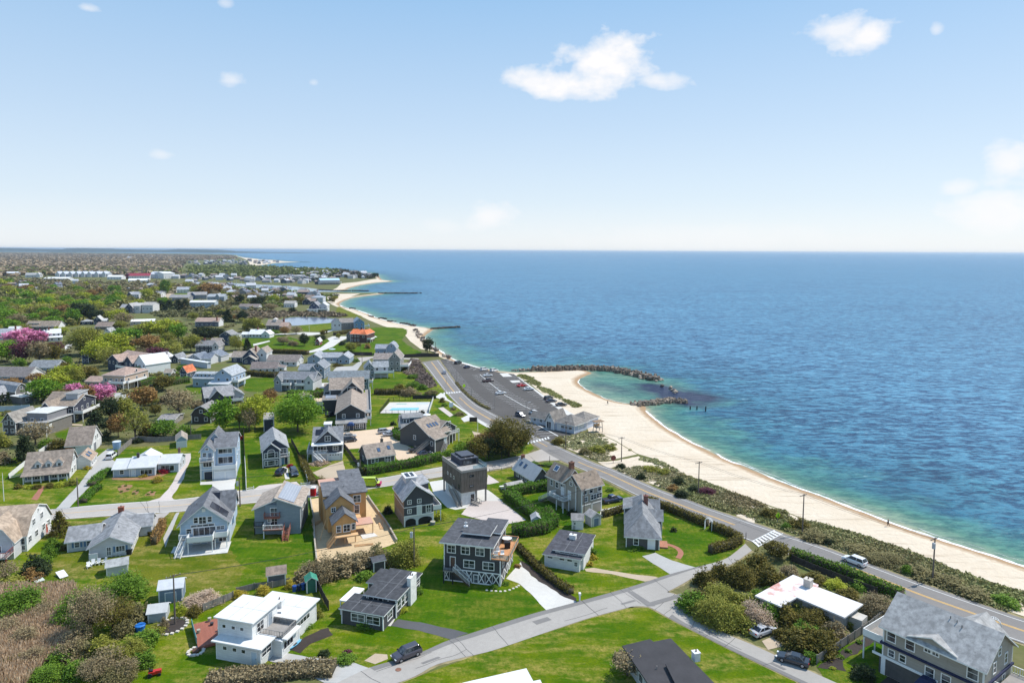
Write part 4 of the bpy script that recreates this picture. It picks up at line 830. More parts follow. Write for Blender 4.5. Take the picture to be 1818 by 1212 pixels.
# 8 timber house on stilts
h=House('house','boxy house clad in dark weathered vertical boards, raised on grey posts over a white base','Y',(1072,660),(1378,602),wall=WTH,roof=(.3,.29,.28),trim=False)
tm=pmat('weathered boards',(.19,.16,.135),.85,.28,.8,4,streak=(5,5,.22));R=h.rect([(1072,660),(1378,602),(835,492)]);D_=max(12,min(18,R[3]));W_=h.W
z0=3.2;b=h.vol((0,W_,0,D_),5.0,'flat',z0=z0,over=.02,wm=tm,rt=.16,rm=pmat('roof deck',(.38,.36,.34)))
h.vol((.15,W_*.55,.3,D_*.85),z0-.02,roof=None,wm=pmat('white base',(.7,.7,.69)),part='wall');
for fx,fy in ((.05,.97),(.97,.03),(.97,.5),(.97,.97),(.05,.75),(.6,.97),(.6,.03),(.45,.97)):mb=MB();mb.box(W_*fx-.17,W_*fx+.17,D_*fy-.17,D_*fy+.17,0,z0);mb.build('post',GWOOD,h.root)
pm=pmat('parapet',(.33,.30,.27),.8,.15);mb=MB()
for (x0,x1,y0,y1) in ((.02,W_-.02,-.03,.12),(.02,W_-.02,D_-.12,D_+.03)):mb.box(x0,x1,y0,y1,z0+5.17,z0+5.55)
for (x0,x1,y0,y1) in ((-.03,.12,-.03,D_+.03),(W_-.12,W_+.03,-.03,D_+.03)):mb.box(x0,x1,y0+.16,y1-.16,z0+5.17,z0+5.56)
mb.box(-.06,.3,D_*.25,D_,z0+5.57,z0+6.0);mb.build('parapet',pm,h.root)
gl=MB();gl.bar((W_*.45,.05,z0+6.0),(W_-.05,.05,z0+6.0),.04,.8);gl.bar((W_-.05,.05,z0+6.0),(W_-.05,D_*.6,z0+6.0),.04,.8);gl.build('glass_panel',glasspan(),h.root)
ph=h.vol((W_*.26,W_*.96,D_*.38,D_*.88),1.5,'flat',z0=z0+5.17,over=.05,wm=pmat('dark slate cladding',(.06,.065,.085)),rm=pmat('slate roof',(.075,.08,.10),.5));h.vol((W_*.38,W_*.86,D_*.46,D_*.82),.25,'flat',z0=z0+6.88,over=.05,wm=BLK,rm=pmat('slate roof',(.06,.065,.085),.5))
h.win(ph,'f',.5,z0+5.95,3.4,1.0,4,fm=BLK);h.wins(b,'f',z0+3.9,(.4,),1.0,.35,small=True,fm=BLK);h.wins(b,'f',z0+1.4,(.4,),1.0,.35,small=True,fm=BLK);h.wins(b,'l',z0+2.6,(.30,.46,.62),.45,.55,small=True);h.wins(b,'l',z0+1.2,(.88,),.6,.9,small=True,fm=BLK)
base=h.vols[1];h.door(base,'f',.8,1.0,2.1,.35,(.08,.07,.07));h.stairs((-.9,4.6,z0),(-.6,-.6,0),1.1,GWOOD,True,GWOOD);h.stairs((W_*.42,.1,.9),(W_*.62,-1.6,0),1.6,GWOOD,True,GWOOD);h.done()
# 9 dark shingle house with cupola
h=House('house','three-storey black and brown shingled house with a white roof cupola and arched basement','Y',(388,912),(735,858),wall=(.075,.078,.088),roof=(.42,.42,.43))
R=h.rect([(388,912),(735,858),(245,742)]);D_=max(9,min(13,R[3]));W_=h.W;g=h.vol((0,W_,0,D_),2.45,roof=None,wm=wallm((.62,.64,.66)));m=h.vol((.01,W_-.01,.02,D_-.02),3.9,'gable','y',2.9,z0=2.45,over=.45,rp=.40,corner=False)
mb=MB();mb.box(-.03,.005,.0,D_,2.4,6.4);mb.build('wall',wallm((.27,.20,.15)),h.root);mb=MB();mb.box(-.032,.003,.0,D_,0.02,2.38);mb.build('wall',wallm((.30,.26,.22)),h.root);mb=MB()
h.plate(mb,m,'f',W_/2,4.45,W_,.16,0,.08);h.plate(mb,m,'f',W_/2,2.42,W_,.22,0,.09);h.plate(mb,m,'l',D_/2,4.45,D_,.12,.03,.08);mb.build('band_board',trimm(),h.root)
h.wins(m,'f',5.6,(.18,.52),.75,.75,n=2);h.win(m,'f',.18,3.5,.75,.75,2);h.door(m,'f',.52,.95,2.0,2.55,(.65,.68,.66));h.win(m,'f',.84,3.55,1.0,1.5,2);dark=pmat('basement dark',(.015,.015,.018),.6)
for u,w in ((.22,2.4),(.72,3.2)):
    mb=MB();o_,t_,n_,L_=h.face(g,'f');c_=o_+t_*(u*W_)+n_*.04;pts=[(c_+t_*(w/2*math.cos(math.pi*i/12))+Vector((0,0,1.05+.75*math.sin(math.pi*i/12)))) for i in range(13)]+[c_-t_*w/2+Vector((0,0,.1)),c_+t_*w/2+Vector((0,0,.1))]
    mb.hexa([p-n_*.06 for p in pts],pts);mb.build('archway',dark,h.root)
h.wins(m,'l',5.5,(.25,.5,.72),.6,.8,small=True);h.wins(m,'l',3.5,(.3,.5),.7,.9,small=True)
cu=h.vol((W_*.24,W_*.60,D_*.48,D_*.86),2.0,'flat',z0=7.6,over=.25,wm=wallm((.58,.58,.58)),rm=wallm((.72,.72,.72)),corner=False);h.bx('skylight',(W_*.28,W_*.56,D_*.53,D_*.81),9.82,9.9,pmat('dark skylight',(.03,.035,.05),.15));h.bx('skylight_frame',(W_*.40,W_*.44,D_*.53,D_*.81),9.905,9.94,trimm())
h.deck((W_+.02,W_+2.0,.3,D_*.8),2.9,'fr',True,GWOOD,trimm(),1.0,solid=True);sd=h.vol((W_*.62,W_-.15,D_*.35,D_-.2),1.7,'shed','x',.4,z0=6.3,over=.2,part='dormer',corner=False);h.done()
# 10 house under construction
h=House('house','unfinished house sheathed in orange plywood with new grey roofs, on the bare dirt building plot','B',(535,458),(657,440),wall=(.62,.36,.15),roof=(.17,.175,.19),trim=False)
ow=pmat('orange sheathing',(.62,.35,.14),.8,.10,.5,4,streak=(.8,.8,.8));W_=h.W;f=h.vol((0,W_,0,4.5),2.5,'gable','y',1.9,z0=2.3,over=.45,wm=ow);m=h.vol((-.7,W_+.1,4.4,9.2),5.6,'gable','y',2.3,over=.45,wm=ow,z0=1.2);b=h.vol((-.9,W_*1.0+3.6,9.1,14.5),7.6,'shed','y',1.1,over=.35,wm=ow)
bk=h.vol((W_*.75,W_+3.5,14.4,20.5),8.3,'shed','y',.9,over=.3,wm=ow);lb=h.vol((-1.2,W_*.75,14.5,19.5),7.9,'flat',over=.1,wm=ow,rm=PINKD)
for x in (.15,W_*.5,W_-.15):
    for y in (.2,4.2):mb=MB();mb.box(x-.1,x+.1,y-.1,y+.1,0,2.3);mb.build('post',PLY,h.root)
h.wins(f,'f',3.45,(.22,),.8,1.3,n=1);h.win(f,'f',.58,3.45,1.3,1.4,2);h.win(f,'f',.88,3.6,.6,1.2);h.win(m,'f',.22,6.1,.8,.9,2);h.win(b,'f',.78,6.2,1.5,1.5,2);h.win(b,'f',.77,3.8,1.0,1.8,1)
h.deck((W_+.1,W_+4.2,3.2,7.0),2.5,'',True,PINKD,PLY);h.bx('deck',(W_+.15,W_+2.2,7.02,9.0),2.35,2.6,PLY);h.bx('deck',(.1,W_+.3,-1.4,-.05),2.05,2.25,PLY);h.stairs((.3,-.7,2.2),(-1.5,-.9,0),1.0,PLY,True,PLY);h.vents(b,[(.3,.3),(.5,.5)]);h.vents(bk,[(.6,.5)]);
o=MB();o.bar((-2.6,3.5,0),(-.8,6.5,3.6),.12);o.build('prop_board',PLY,h.root);h.done()
# 11 blue-grey house with red decks and a solar roof
h=House('house','blue-grey clapboard house with a panelled solar roof, tan roof slopes and red-brown balconies','B',(98,400),(352,388),wall=BLG,roof=(.44,.365,.30))
W_=h.W;l=h.vol((0,W_*.26,.9,10),5.6,roof=None);c=h.vol((W_*.24,W_*.56,.0,10.01),6.6,roof=None,corner=False);r=h.vol((W_*.56,W_,.02,10.02),6.1,roof=None)
R1=h.vol((0,W_*.5,.5,10.4),5.62,'shed','x',1.9,over=.5,walls=True,corner=False,wm=h.wm);R2=h.vol((W_*.5,W_,-.3,10.3),6.15,'shed','x',-1.9,over=.45,corner=False)
mb=MB();x0,x1,y0,y1=R2['R'];q=[(x0+.25,y0+.2),(x0+(x1-x0)*.74,y0+.2),(x0+(x1-x0)*.74,y1-.3),(x0+.25,y1-.3)];mb.hexa([(a,b,h.roofz(R2,a,b)+.03) for a,b in q],[(a,b,h.roofz(R2,a,b)+.16) for a,b in q])
o=mb.build('solar_panel',pmat('pale solar',(.30,.32,.36),.35,.08,.5,3),h.root);gb=MB()
for i in range(1,6):t=i/6;xx=q[0][0]+(q[1][0]-q[0][0])*t;gb.hexa([(xx-.025,q[0][1],h.roofz(R2,xx,0)+.165),(xx+.025,q[0][1],h.roofz(R2,xx,0)+.15),(xx+.025,q[2][1],h.roofz(R2,xx,0)+.15),(xx-.025,q[2][1],h.roofz(R2,xx,0)+.165)],[(xx-.025,q[0][1],h.roofz(R2,xx,0)+.19),(xx+.025,q[0][1],h.roofz(R2,xx,0)+.175),(xx+.025,q[2][1],h.roofz(R2,xx,0)+.175),(xx-.025,q[2][1],h.roofz(R2,xx,0)+.19)])
gb.build('panel_frame',pmat('panel frame',(.5,.52,.55)),o)
h.wins(r,'f',5.1,(.72,),1.2,1.1,n=2);h.wins(r,'f',2.9,(.75,),1.3,.9,n=2);h.win(c,'f',.62,5.0,1.5,1.7,2);h.win(c,'f',.62,2.9,1.6,1.8,2);h.door(l,'f',.5,1.1,2.0,.1,(.2,.22,.24));h.win(r,'f',.6,1.0,1.0,1.6,2);h.win(c,'f',.3,3.3,.6,1.0,2)
h.deck((W_*.24,W_*.57,-1.1,-.03),4.1,'flr',False,REDW,pmat('red rail',(.36,.15,.11)));h.deck((W_*.24,W_*.66,-2.3,-.04),1.95,'fl',True,REDW,trimm());h.deck((0.02,W_*.22,-.3,.85),1.95,'fl',True,GWOOD,BLK);h.stairs((W_*.74,-.9,1.95),(W_*.74,-4.2,0),1.2,REDW,True,pmat('red rail',(.36,.15,.11)))
h.wins(r,'r',4.8,(.3,.7),1,1.2);h.done()
# 12 pale blue A-gabled house with solar strip
h=House('house','pale blue gabled house with a black solar strip and a white balcony','A',(988,490),(1252,464),wall=(.46,.58,.70),roof=(.20,.205,.22))
W_=h.W;g=h.vol((0,W_,2.6,12),2.5,roof=None,wm=wallm((.50,.58,.66)));m=h.vol((.0,W_,.8,12.02),2.75,'gable','y',3.7,z0=2.5,over=.55);cg=h.vol((W_*.5,W_+.4,6.6,12),3.2,'gable','x',3.2,z0=2.5,over=.4,corner=False)
h.wins(m,'f',6.0,(.33,.62),.75,1.1);h.win(m,'f',.47,5.9,1.3,1.4,2);h.win(m,'f',.5,3.6,4.2,1.7,4);h.win(m,'f',.18,3.8,.9,.9,1);h.win(m,'f',.84,4.0,1.4,.7,2);h.win(m,'f',.47,4.75,4.4,.5,4);mb=MB();h.plate(mb,m,'f',W_*.5,8.0,.7,.7,0,.07);mb.build('round_vent',trimm(),h.root)
h.deck((W_*.20,W_*.72,-2.2,.75),2.6,'flr',True,wallm((.6,.6,.6)),trimm(),1.0,solid=True);h.deck((0,W_*.19,-.6,.75),2.6,'fl',True,GWOOD,trimm());h.deck((W_*.73,W_,-.8,.75),2.6,'fr',True,GWOOD,trimm(),solid=True);h.stairs((W_*.12,-.6,2.6),(W_*.02,-3.6,0),1.1,pmat('white stair',(.7,.7,.7)))
h.wins(g,'f',1.2,(.3,.6,.85),1.4,1.7,n=2);h.bx('patio_slab',(-.6,W_+.3,-3.2,2.5),.06,.14,pmat('patio',(.6,.6,.58)))
h.onroof('solar_panel',m,.70,.22,1.6,3.0,.10,SOLAR);h.onroof('solar_panel',m,.88,.22,1.6,3.0,.10,SOLAR);h.onroof('solar_panel',cg,.25,.3,1.6,1.5,.1,SOLAR);h.vents(m,[(.25,.5),(.1,.7)]);h.wins(m,'r',4,(.3,.6),1.0,1.2);h.done()
# 13 ranch with blue shutters
h=House('house','low L-shaped cottage with blue shutters and grey roofs behind white lawn chairs','A',(492,535),(722,505),wall=(.62,.62,.62),roof=(.32,.325,.335))
W_=h.W;R=h.rect([(492,535),(722,505),(818,420)]);m=h.vol((0,W_,0,14.5),2.35,'gable','y',1.9,over=.5);L=h.rect([(384,475),(500,482)]);l=h.vol((L[0],.5,L[2]+.2,L[2]+7.2),2.3,'gable','x',1.7,over=.45);h.vol((W_*.6,W_+2.4,9.2,14.2),2.3,'gable','x',1.6,over=.4)
h.win(m,'f',.46,1.25,.7,1.6,2);h.win(m,'f',.74,1.5,1.5,1.1,3,shut=(.12,.22,.36));h.win(l,'f',.32,1.4,.8,1.0,1,shut=(.12,.22,.36));h.win(l,'f',.72,1.4,.9,1.0,1,shut=(.12,.22,.36));h.wins(m,'r',1.4,(.2,.45),1.1,1.1,n=2);h.chim(W_*.45,14.2,2.5,5.2,1.1,.8,(.30,.10,.06));h.vents(m,[(.3,.5),(.6,.35)])
mb=MB();mb.box(.05,1.6,-.9,-.82,.1,1.5);mb.box(.05,.13,-.9,-.05,.1,1.5);mb.build('porch_screen',trimm(),h.root);h.done()
# 14 white gambrel house
h=House('house','large white gambrel house with tan roofs and a dark red railed deck','A',(-150,508),(150,490),wall=(.76,.76,.75),roof=(.46,.355,.265),ang=13)
W_=h.W;m=h.vol((-6,W_,0,11.5),3.4,'gambrel','x',4.4,over=.3,wm=wallm((.78,.78,.77)));d=h.vol((W_*.10,W_-.9,-3.4,5),3.4,'gambrel','y',3.9,over=.3,wm=wallm((.55,.56,.58)))
h.win(d,'f',.45,2.3,4.6,1.3,5);h.win(d,'f',.42,4.9,3.0,1.7,3);h.wins(m,'r',4.9,(.3,.62),1.2,1.2,n=2);h.wins(m,'r',2.1,(.12,.38,.68,.88),1.2,1.2,n=2);h.wins(m,'r',6.6,(.5,),.5,.6);h.win(m,'f',.95,2.2,.9,1.2);h.win(m,'f',.95,0.9,.9,.8)
h.deck((-3,W_-.9,-6.6,-3.45),1.7,'fr',True,pmat('deck grey',(.5,.47,.45)),pmat('dark red rail',(.22,.05,.04)),1.0);mb=MB();mb.box(W_+.02,W_+1.4,8.5,11,.0,.2);mb.build('step',GWOOD,h.root);h.door(m,'r',.80,1,2.1,.1,(.4,.1,.08));h.vents(m,[(.8,.3)]);h.done()
# 15 cape with three dormers, and its barn
h=House('house','white cape house with three little dormers in a wide brown roof and a columned porch','E',(160,868),(478,838),wall=(.72,.72,.71),roof=(.335,.275,.225))
W_=h.W;m=h.vol((0,W_,1.6,10.8),2.4,'gable','x',4.3,over=.4);
rb=MB();q=[(-.4,-.6,2.0),(W_+.4,-.6,2.0),(W_+.4,1.3,2.62),(-.4,1.3,2.62)];rb.hexa(q,[(a,b,c+.16) for a,b,c in q]);rb.build('porch_roof',h.rm,h.root)
for i in range(6):x=.2+(W_-.4)*i/5;mb=MB();mb.box(x-.1,x+.1,-.3,-.1,0,2.05);mb.build('post',trimm(),h.root)
for u in (.28,.52,.76):
    dv=h.vol((W_*u-.75,W_*u+.75,2.6,6),1.5,'gable','y',.8,z0=3.0,over=.2,part='dormer',corner=False,rt=.12);h.win(dv,'f',.5,3.75,.7,1.0,1)
h.wins(m,'f',1.3,(.12,.28,.66,.88),1.1,1.3,n=2,shut=(.08,.12,.2));h.door(m,'f',.48,1.0,2.1,0,(.1,.14,.22));h.wins(m,'r',1.4,(.3,.6),1.0,1.2);h.wins(m,'r',4.2,(.42,.58),.9,1.2)
w=h.vol((W_-1,W_+3.4,9.5,17),2.2,'gable','y',1.8,over=.3,rm=roofm((.44,.33,.25)));h.onroof('skylight',w,.75,.3,.8,1.2,.1,SKYL,BLK);h.onroof('skylight',w,.75,.6,.8,1.2,.1,SKYL,BLK);h.wins(w,'r',1.3,(.2,.5,.8),1.0,1.2);h.done()
h=House('barn','white barn-like garage with a brown gambrel roof, behind the wide cape house','E',(462,668),(642,655),wall=(.74,.74,.73),roof=(.315,.255,.21))
W_=h.W;m=h.vol((0,W_,0,11),2.9,'gable','x',4.4,over=.3);h.wins(m,'r',3.9,(.45,.62),.8,1.2);h.garage(m,'r',.35,2.4,2.5,.1,(.2,.21,.24));h.garage(m,'r',.75,2.6,2.4,.1,(.7,.7,.7));h.win(m,'f',.3,2.0,1.2,1.2,2);h.bx('brick_wall',(-.05,1.9,-.12,-.02),.0,2.6,pmat('brick',(.33,.15,.09),.85,.2));h.done()
# 16 white-roofed blue ranch
h=House('house','long pale blue ranch house with bright white roofs and dark chimneys','E',(792,822),(1095,805),wall=(.42,.50,.58),roof=(.62,.63,.64))
W_=h.W;a=h.vol((0,W_*.40,.3,8.2),2.2,'gable','x',1.7,over=.35);b=h.vol((W_*.38,W_*.98,0,8.0),2.45,'gable','x',1.9,over=.35);c=h.vol((W_,W_+5.3,2.0,9.0),2.6,'gable','x',1.5,over=.3,wm=wallm((.55,.6,.64)));d=h.vol((W_*.28,W_*.8,7.8,13),2.3,'gable','y',1.7,over=.3)
h.win(a,'f',.5,1.35,.9,1.0,1);h.door(b,'f',.16,.95,2.0,0,(.6,.68,.74));h.win(b,'f',.66,1.2,2.8,1.2,3);h.win(c,'f',.45,1.3,3.4,1.5,3);h.wins(c,'r',1.4,(.3,.7),.8,1.1);h.win(b,'r',.4,1.4,1,1.1);h.chim(W_*.5,3.6,3.2,5.4,.6,.6,(.10,.09,.085));h.chim(W_+4.4,6.6,3.2,5.4,.6,.6,(.2,.13,.1));h.done()
# 17 little blue garage
h=House('shed','small blue garage shed with a white roller door, alone on the lawn','E',(1238,615),(1312,607),wall=(.30,.42,.54),roof=(.42,.36,.30));m=h.vol((0,h.W,0,7),2.5,'gable','y',1.2,over=.3);h.garage(m,'f',.5,2.6,1.9,.05,(.68,.7,.72));h.win(m,'r',.5,1.5,.8,.8);h.done()
# 18 tall blue and white house
h=House('house','tall three-storey pale blue house with white balconies above twin white garage doors','E',(1408,848),(1655,828),wall=(.40,.52,.65),roof=(.195,.20,.215))
W_=h.W;D_=14;l=h.vol((0,W_*.37,1.2,D_),8.0,'gable','y',1.7,over=.4);r=h.vol((W_*.37+.02,W_-.2,3.2,D_-.02),8.1,'gable','x',2.6,over=.45);gg=h.vol((W_*.38,W_,.0,3.18),2.75,roof=None,wm=wallm((.72,.72,.71)))
wv=h.vol((W_*.05,W_*.6,D_*.5,D_+1),8.1,'gable','y',3.0,over=.4,corner=False)
for u in (.27,.76):h.garage(gg,'f',u,2.6,2.2,.05,(.68,.70,.72))
h.deck((W_*.38,W_+.1,-.2,3.15),3.0,'fr',False,pmat('white deck',(.6,.6,.6)),trimm(),solid=True);h.deck((-.1,W_*.36,-.1,1.15),5.3,'flr',True,GWOOD,trimm(),1.0,post0=0);h.win(r,'f',.5,7.0,3.4,1.1,3);h.win(r,'f',.5,4.5,3.6,1.7,3);h.win(l,'f',.3,6.9,.8,1.0);h.door(l,'f',.72,.9,2.0,5.35,(.15,.2,.28));h.win(l,'f',.5,4.2,2.0,1.2,3);h.win(l,'f',.5,8.4,.7,.5)
h.door(l,'f',.55,2.0,2.1,.1,(.03,.04,.06));h.bx('band_board',(-.04,W_*.37,1.1,1.18),2.75,3.0,trimm());h.wins(r,'r',6.8,(.3,.7),.8,1.2);h.wins(r,'r',4.3,(.3,.7),.8,1.2);h.vents(r,[(.5,.3)]);h.done()
# 19 navy house with arched window
h=House('house','navy clapboard house with an arched picture window and pale grey roof','F',(185,755),(372,735),wall=NAVY,roof=(.37,.375,.385))
W_=h.W;D_=15;m=h.vol((.0,W_*.96,1.2,D_),5.2,'gable','y',2.6,over=.4);f=h.vol((-.02,W_*.64,0,4),4.9,'gable','y',2.0,over=.4);h.win(f,'f',.5,3.6,1.9,1.4,1);h.wins(f,'f',3.5,(.2,.8),.7,1.3);h.win(f,'f',.5,1.3,1.9,1.3);h.wins(f,'f',1.3,(.2,.8),.7,1.3)
mb=MB();fb=MB();o_,t_,n_,L_=h.face(f,'f');c_=o_+t_*(L_/2)+n_*.02;ar=lambda r,k:[c_+n_*k+t_*(r*math.cos(math.pi*i/10))+Vector((0,0,4.55+r*.75*math.sin(math.pi*i/10))) for i in range(11)];mb.hexa(ar(.85,-.05),ar(.85,.06));fb.hexa(ar(1.0,-.05),ar(1.0,.03));o=mb.build('window',glassm(),h.root);fb.build('window_frame',trimm(),o)
h.door(m,'f',.78,1.0,2.1,.1,(.18,.34,.5));h.win(m,'f',.82,4.1,1.6,1.5,2);h.deck((W_*.66,W_*1.0,-.3,1.15),2.8,'fr',True,GWOOD,trimm());h.wins(m,'r',3.8,(.3,.6),.9,1.2);h.vents(m,[(.75,.4),(.75,.55)]);h.bx('band_board',(-.04,W_*.64,-.06,-.02),2.45,2.62,trimm());h.done()
# 20 navy house with gable and white porch
h=House('house','slate-dark house with a white trimmed cross gable over a white porch and garage','F',(535,712),(742,700),wall=(.065,.07,.085),roof=(.25,.26,.275))
W_=h.W;D_=14;b=h.vol((0,W_,.4,D_),2.3,roof=None,wm=wallm((.66,.68,.70)));m=h.vol((0,W_,1.6,D_-.02),3.1,'gable','x',2.9,z0=2.3,over=.5,over_g=.3);g=h.vol((W_*.10,W_*.92,.9,8),3.3,'gable','y',3.1,z0=2.45,over=.4,corner=False)
rb=MB();q=[(-.3,-.3,4.75),(W_+.3,-.3,4.75),(W_+.3,1.2,5.25),(-.3,1.2,5.25)];rb.hexa(q,[(a,b_,c+.2) for a,b_,c in q]);rb.build('porch_roof',trimm(),h.root)
h.win(g,'f',.5,6.6,1.4,1.4,2);h.win(g,'f',.82,3.6,1.3,1.2,2);h.win(g,'f',.25,3.5,2.4,1.6,3);h.garage(b,'f',.73,3.0,2.0,.05,(.70,.71,.72),4);h.deck((0,W_*.52,-.5,.85),2.5,'fl',True,pmat('white deck',(.6,.6,.6)),trimm(),1.0);h.stairs((.6,-.5,2.5),(3.4,-2.6,0),1.2,pmat('white stair',(.7,.7,.7)));h.wins(m,'f',5.1,(.06,.95),.6,.6)
h.vol((W_*.36,W_*.6,D_*.5,D_*.72),1.8,'flat',z0=7.4,over=.2,wm=wallm((.5,.5,.5)),rm=wallm((.7,.7,.7)),corner=False);h.onroof('solar_panel',m,.2,.3,2.2,2.4,.1,SOLAR);h.onroof('skylight',m,.85,.6,2.0,1.2,.12,SKYL,trimm());h.deck((-1.6,-.05,.5,D_*.7),2.4,'fl',True,GWOOD,trimm());h.wins(m,'l',3.8,(.3,.7),.8,1.2);h.done()
h=House('shed','dark two-storey garage shed half hidden by the big bright green tree','F',(192,500),(262,495),wall=(.05,.055,.075),roof=(.42,.4,.38));m=h.vol((0,h.W,0,7),4.2,'shed','y',.6,over=.15);h.done()
# 21 tan roofed cottage
h=House('cottage','little dark cottage with a tan roof and two skylights beside the tan gravel yard','F',(918,742),(1110,712),wall=(.11,.105,.105),roof=(.36,.30,.25));W_=h.W
m=h.vol((0,W_,0,7.5),2.4,'gable','x',2.8,over=.35);h.wins(m,'f',1.4,(.2,.34),.8,1.0);h.win(m,'f',.74,1.25,1.6,1.8,2);h.onroof('skylight',m,.48,.22,.8,1.0,.1,SKYL,BLK);h.onroof('skylight',m,.86,.26,.8,1.0,.1,SKYL,BLK);h.chim(W_*.7,4.2,4.6,6.2,.7,.6,(.12,.11,.1));h.bx('patio_slab',(W_*.55,W_*.9,-2.2,-.05),.1,.2,pmat('patio',(.6,.6,.58)));h.wins(m,'l',1.5,(.5,),1,1.1);h.done()
# 22 the inn
h=House('inn','long dark inn with tan roofs, a blue entrance awning and white galleries facing the pool','F',(700,478),(905,468),wall=(.06,.063,.075),roof=(.38,.31,.255));W_=h.W
fr=h.vol((0,W_,0,32),5.4,'gable','y',3.0,over=.5);pr_=h.vol((0.2,W_+.2,-3.2,-.03),2.6,'shed','y',.6,over=.4,rm=roofm((.36,.35,.34)));h.wins(pr_,'f',1.4,(.15,.3,.7,.85),1.2,1.5,n=2);h.door(pr_,'f',.5,1.4,2.1,0,(.05,.07,.12));aw=MB();aw.hexa([(W_*.38,-5.4,2.2),(W_*.62,-5.4,2.2),(W_*.62,-3.25,2.2),(W_*.38,-3.25,2.2)],[(W_*.44,-5.4,3.0),(W_*.56,-5.4,3.0),(W_*.56,-3.25,3.0),(W_*.44,-3.25,3.0)]);aw.build('awning',pmat('blue canvas',(.03,.07,.2)),h.root)
for x in (.385,.61):h.bx('awning_post',(W_*x,W_*x+.07,-5.35,-5.28),0,2.2,BLK)
h.wins(fr,'f',4.4,(.26,.74),.9,1.2);b1=h.vol((-3.5,W_-.6,32.1,44),7.4,'gable','x',3.4,over=.4);cg=h.vol((W_*.12,W_*.9,28,38),7.2,'gable','y',3.6,over=.4);h.win(cg,'f',.5,8.0,3.4,1.6,3);wl=h.vol((-6,-.1,24,40),5.0,'flat',over=.2,rm=roofm((.32,.27,.23)));h.bx('solar_panel',(-5,-1,26,33),5.22,5.4,pmat('pale solar',(.20,.23,.29),.25));h.vol((-5.8,-.3,36,46),6.0,'gable','x',2.0,over=.3)
for z in (2.7,5.0):h.deck((W_+.02,W_+2.0,1,42),z,'fr',False,GWOOD,trimm(),1.0,solid=True)
for i in range(9):h.bx('post',(W_+1.7,W_+1.9,1.5+i*4.9,1.7+i*4.9),0,5.0,trimm())
for i in range(7):h.win(fr,'r',.08+i*.14,3.8,1.3,1.5,2);h.win(fr,'r',.08+i*.14,1.3,1.3,1.8,2)
h.vents(fr,[(.5,.1)]);h.done()
# 23 white cape with long navy dormer
h=House('house','white cape cottage with a long navy dormer and navy shutters, above the square hedge','T',(405,632),(705,610),wall=(.70,.71,.72),roof=(.30,.295,.295));W_=h.W
m=h.vol((0,W_,0,9),2.5,'gable','x',3.6,over=.3);d=h.vol((W_*.08,W_*.92,1.7,5.0),2.0,'shed','y',.7,z0=3.5,over=.2,part='dormer',wm=wallm(NAVY),corner=False);h.wins(d,'f',4.5,(.1,.27,.68,.86),.8,1.0);h.win(m,'f',.32,1.4,1.1,1.2,2,shut=NAVY);h.win(m,'f',.74,1.4,1.1,1.2,2,shut=NAVY);h.wins(m,'l',1.5,(.5,),.9,1.2);h.done()
h=House('cottage','small grey cottage with a black stovepipe, wedged between the navy-dormered cape and the tan-roofed house','T',(735,600),(845,560),wall=(.10,.1,.105),roof=(.36,.345,.34));m=h.vol((-.5,h.W+4,0,8),2.5,'gable','y',2.2,over=.35);h.chim(h.W*.6,5,3.6,6.2,.5,.5,(.03,.03,.03));h.onroof('skylight',m,.75,.4,.8,1.2,.1,SOLAR);h.done()
h=House('house','rambling grey shingled house with a tan roof and four skylights in a row','T',(845,850),(1110,760),wall=(.10,.098,.1),roof=(.355,.29,.235));W_=h.W
m=h.vol((0,W_,2,15),4.6,'gable','x',4.0,over=.4);w=h.vol((W_*.52,W_*1.5,3.5,13),4.7,'gable','y',2.6,over=.35);lo=h.vol((-.3,W_*.55,-.5,2.2),4.0,'shed','y',1.0,over=.3)
for i in range(4):h.onroof('skylight',m,.30+i*.14,.25,.7,1.2,.1,SKYL,BLK)
h.win(w,'f',.6,6.2,2.2,1.5,2);h.win(w,'f',.6,3.9,2.6,1.5,2);h.deck((W_*.8,W_*1.5,1.9,3.45),3.2,'fr',True,GWOOD,trimm());h.door(lo,'f',.85,1,2.1,1.9,(.6,.66,.72));h.win(lo,'l',.5,2.6,.8,1.2);h.stairs((W_*.5,-.9,2.0),(W_*.08,-2.6,0),1.0,GWOOD,True,GWOOD);h.stairs((-.5,1.8,3.0),(-5.0,3.4,0),1.0,GWOOD,True,GWOOD);h.win(m,'l',.5,3.2,.9,1.2);h.done()
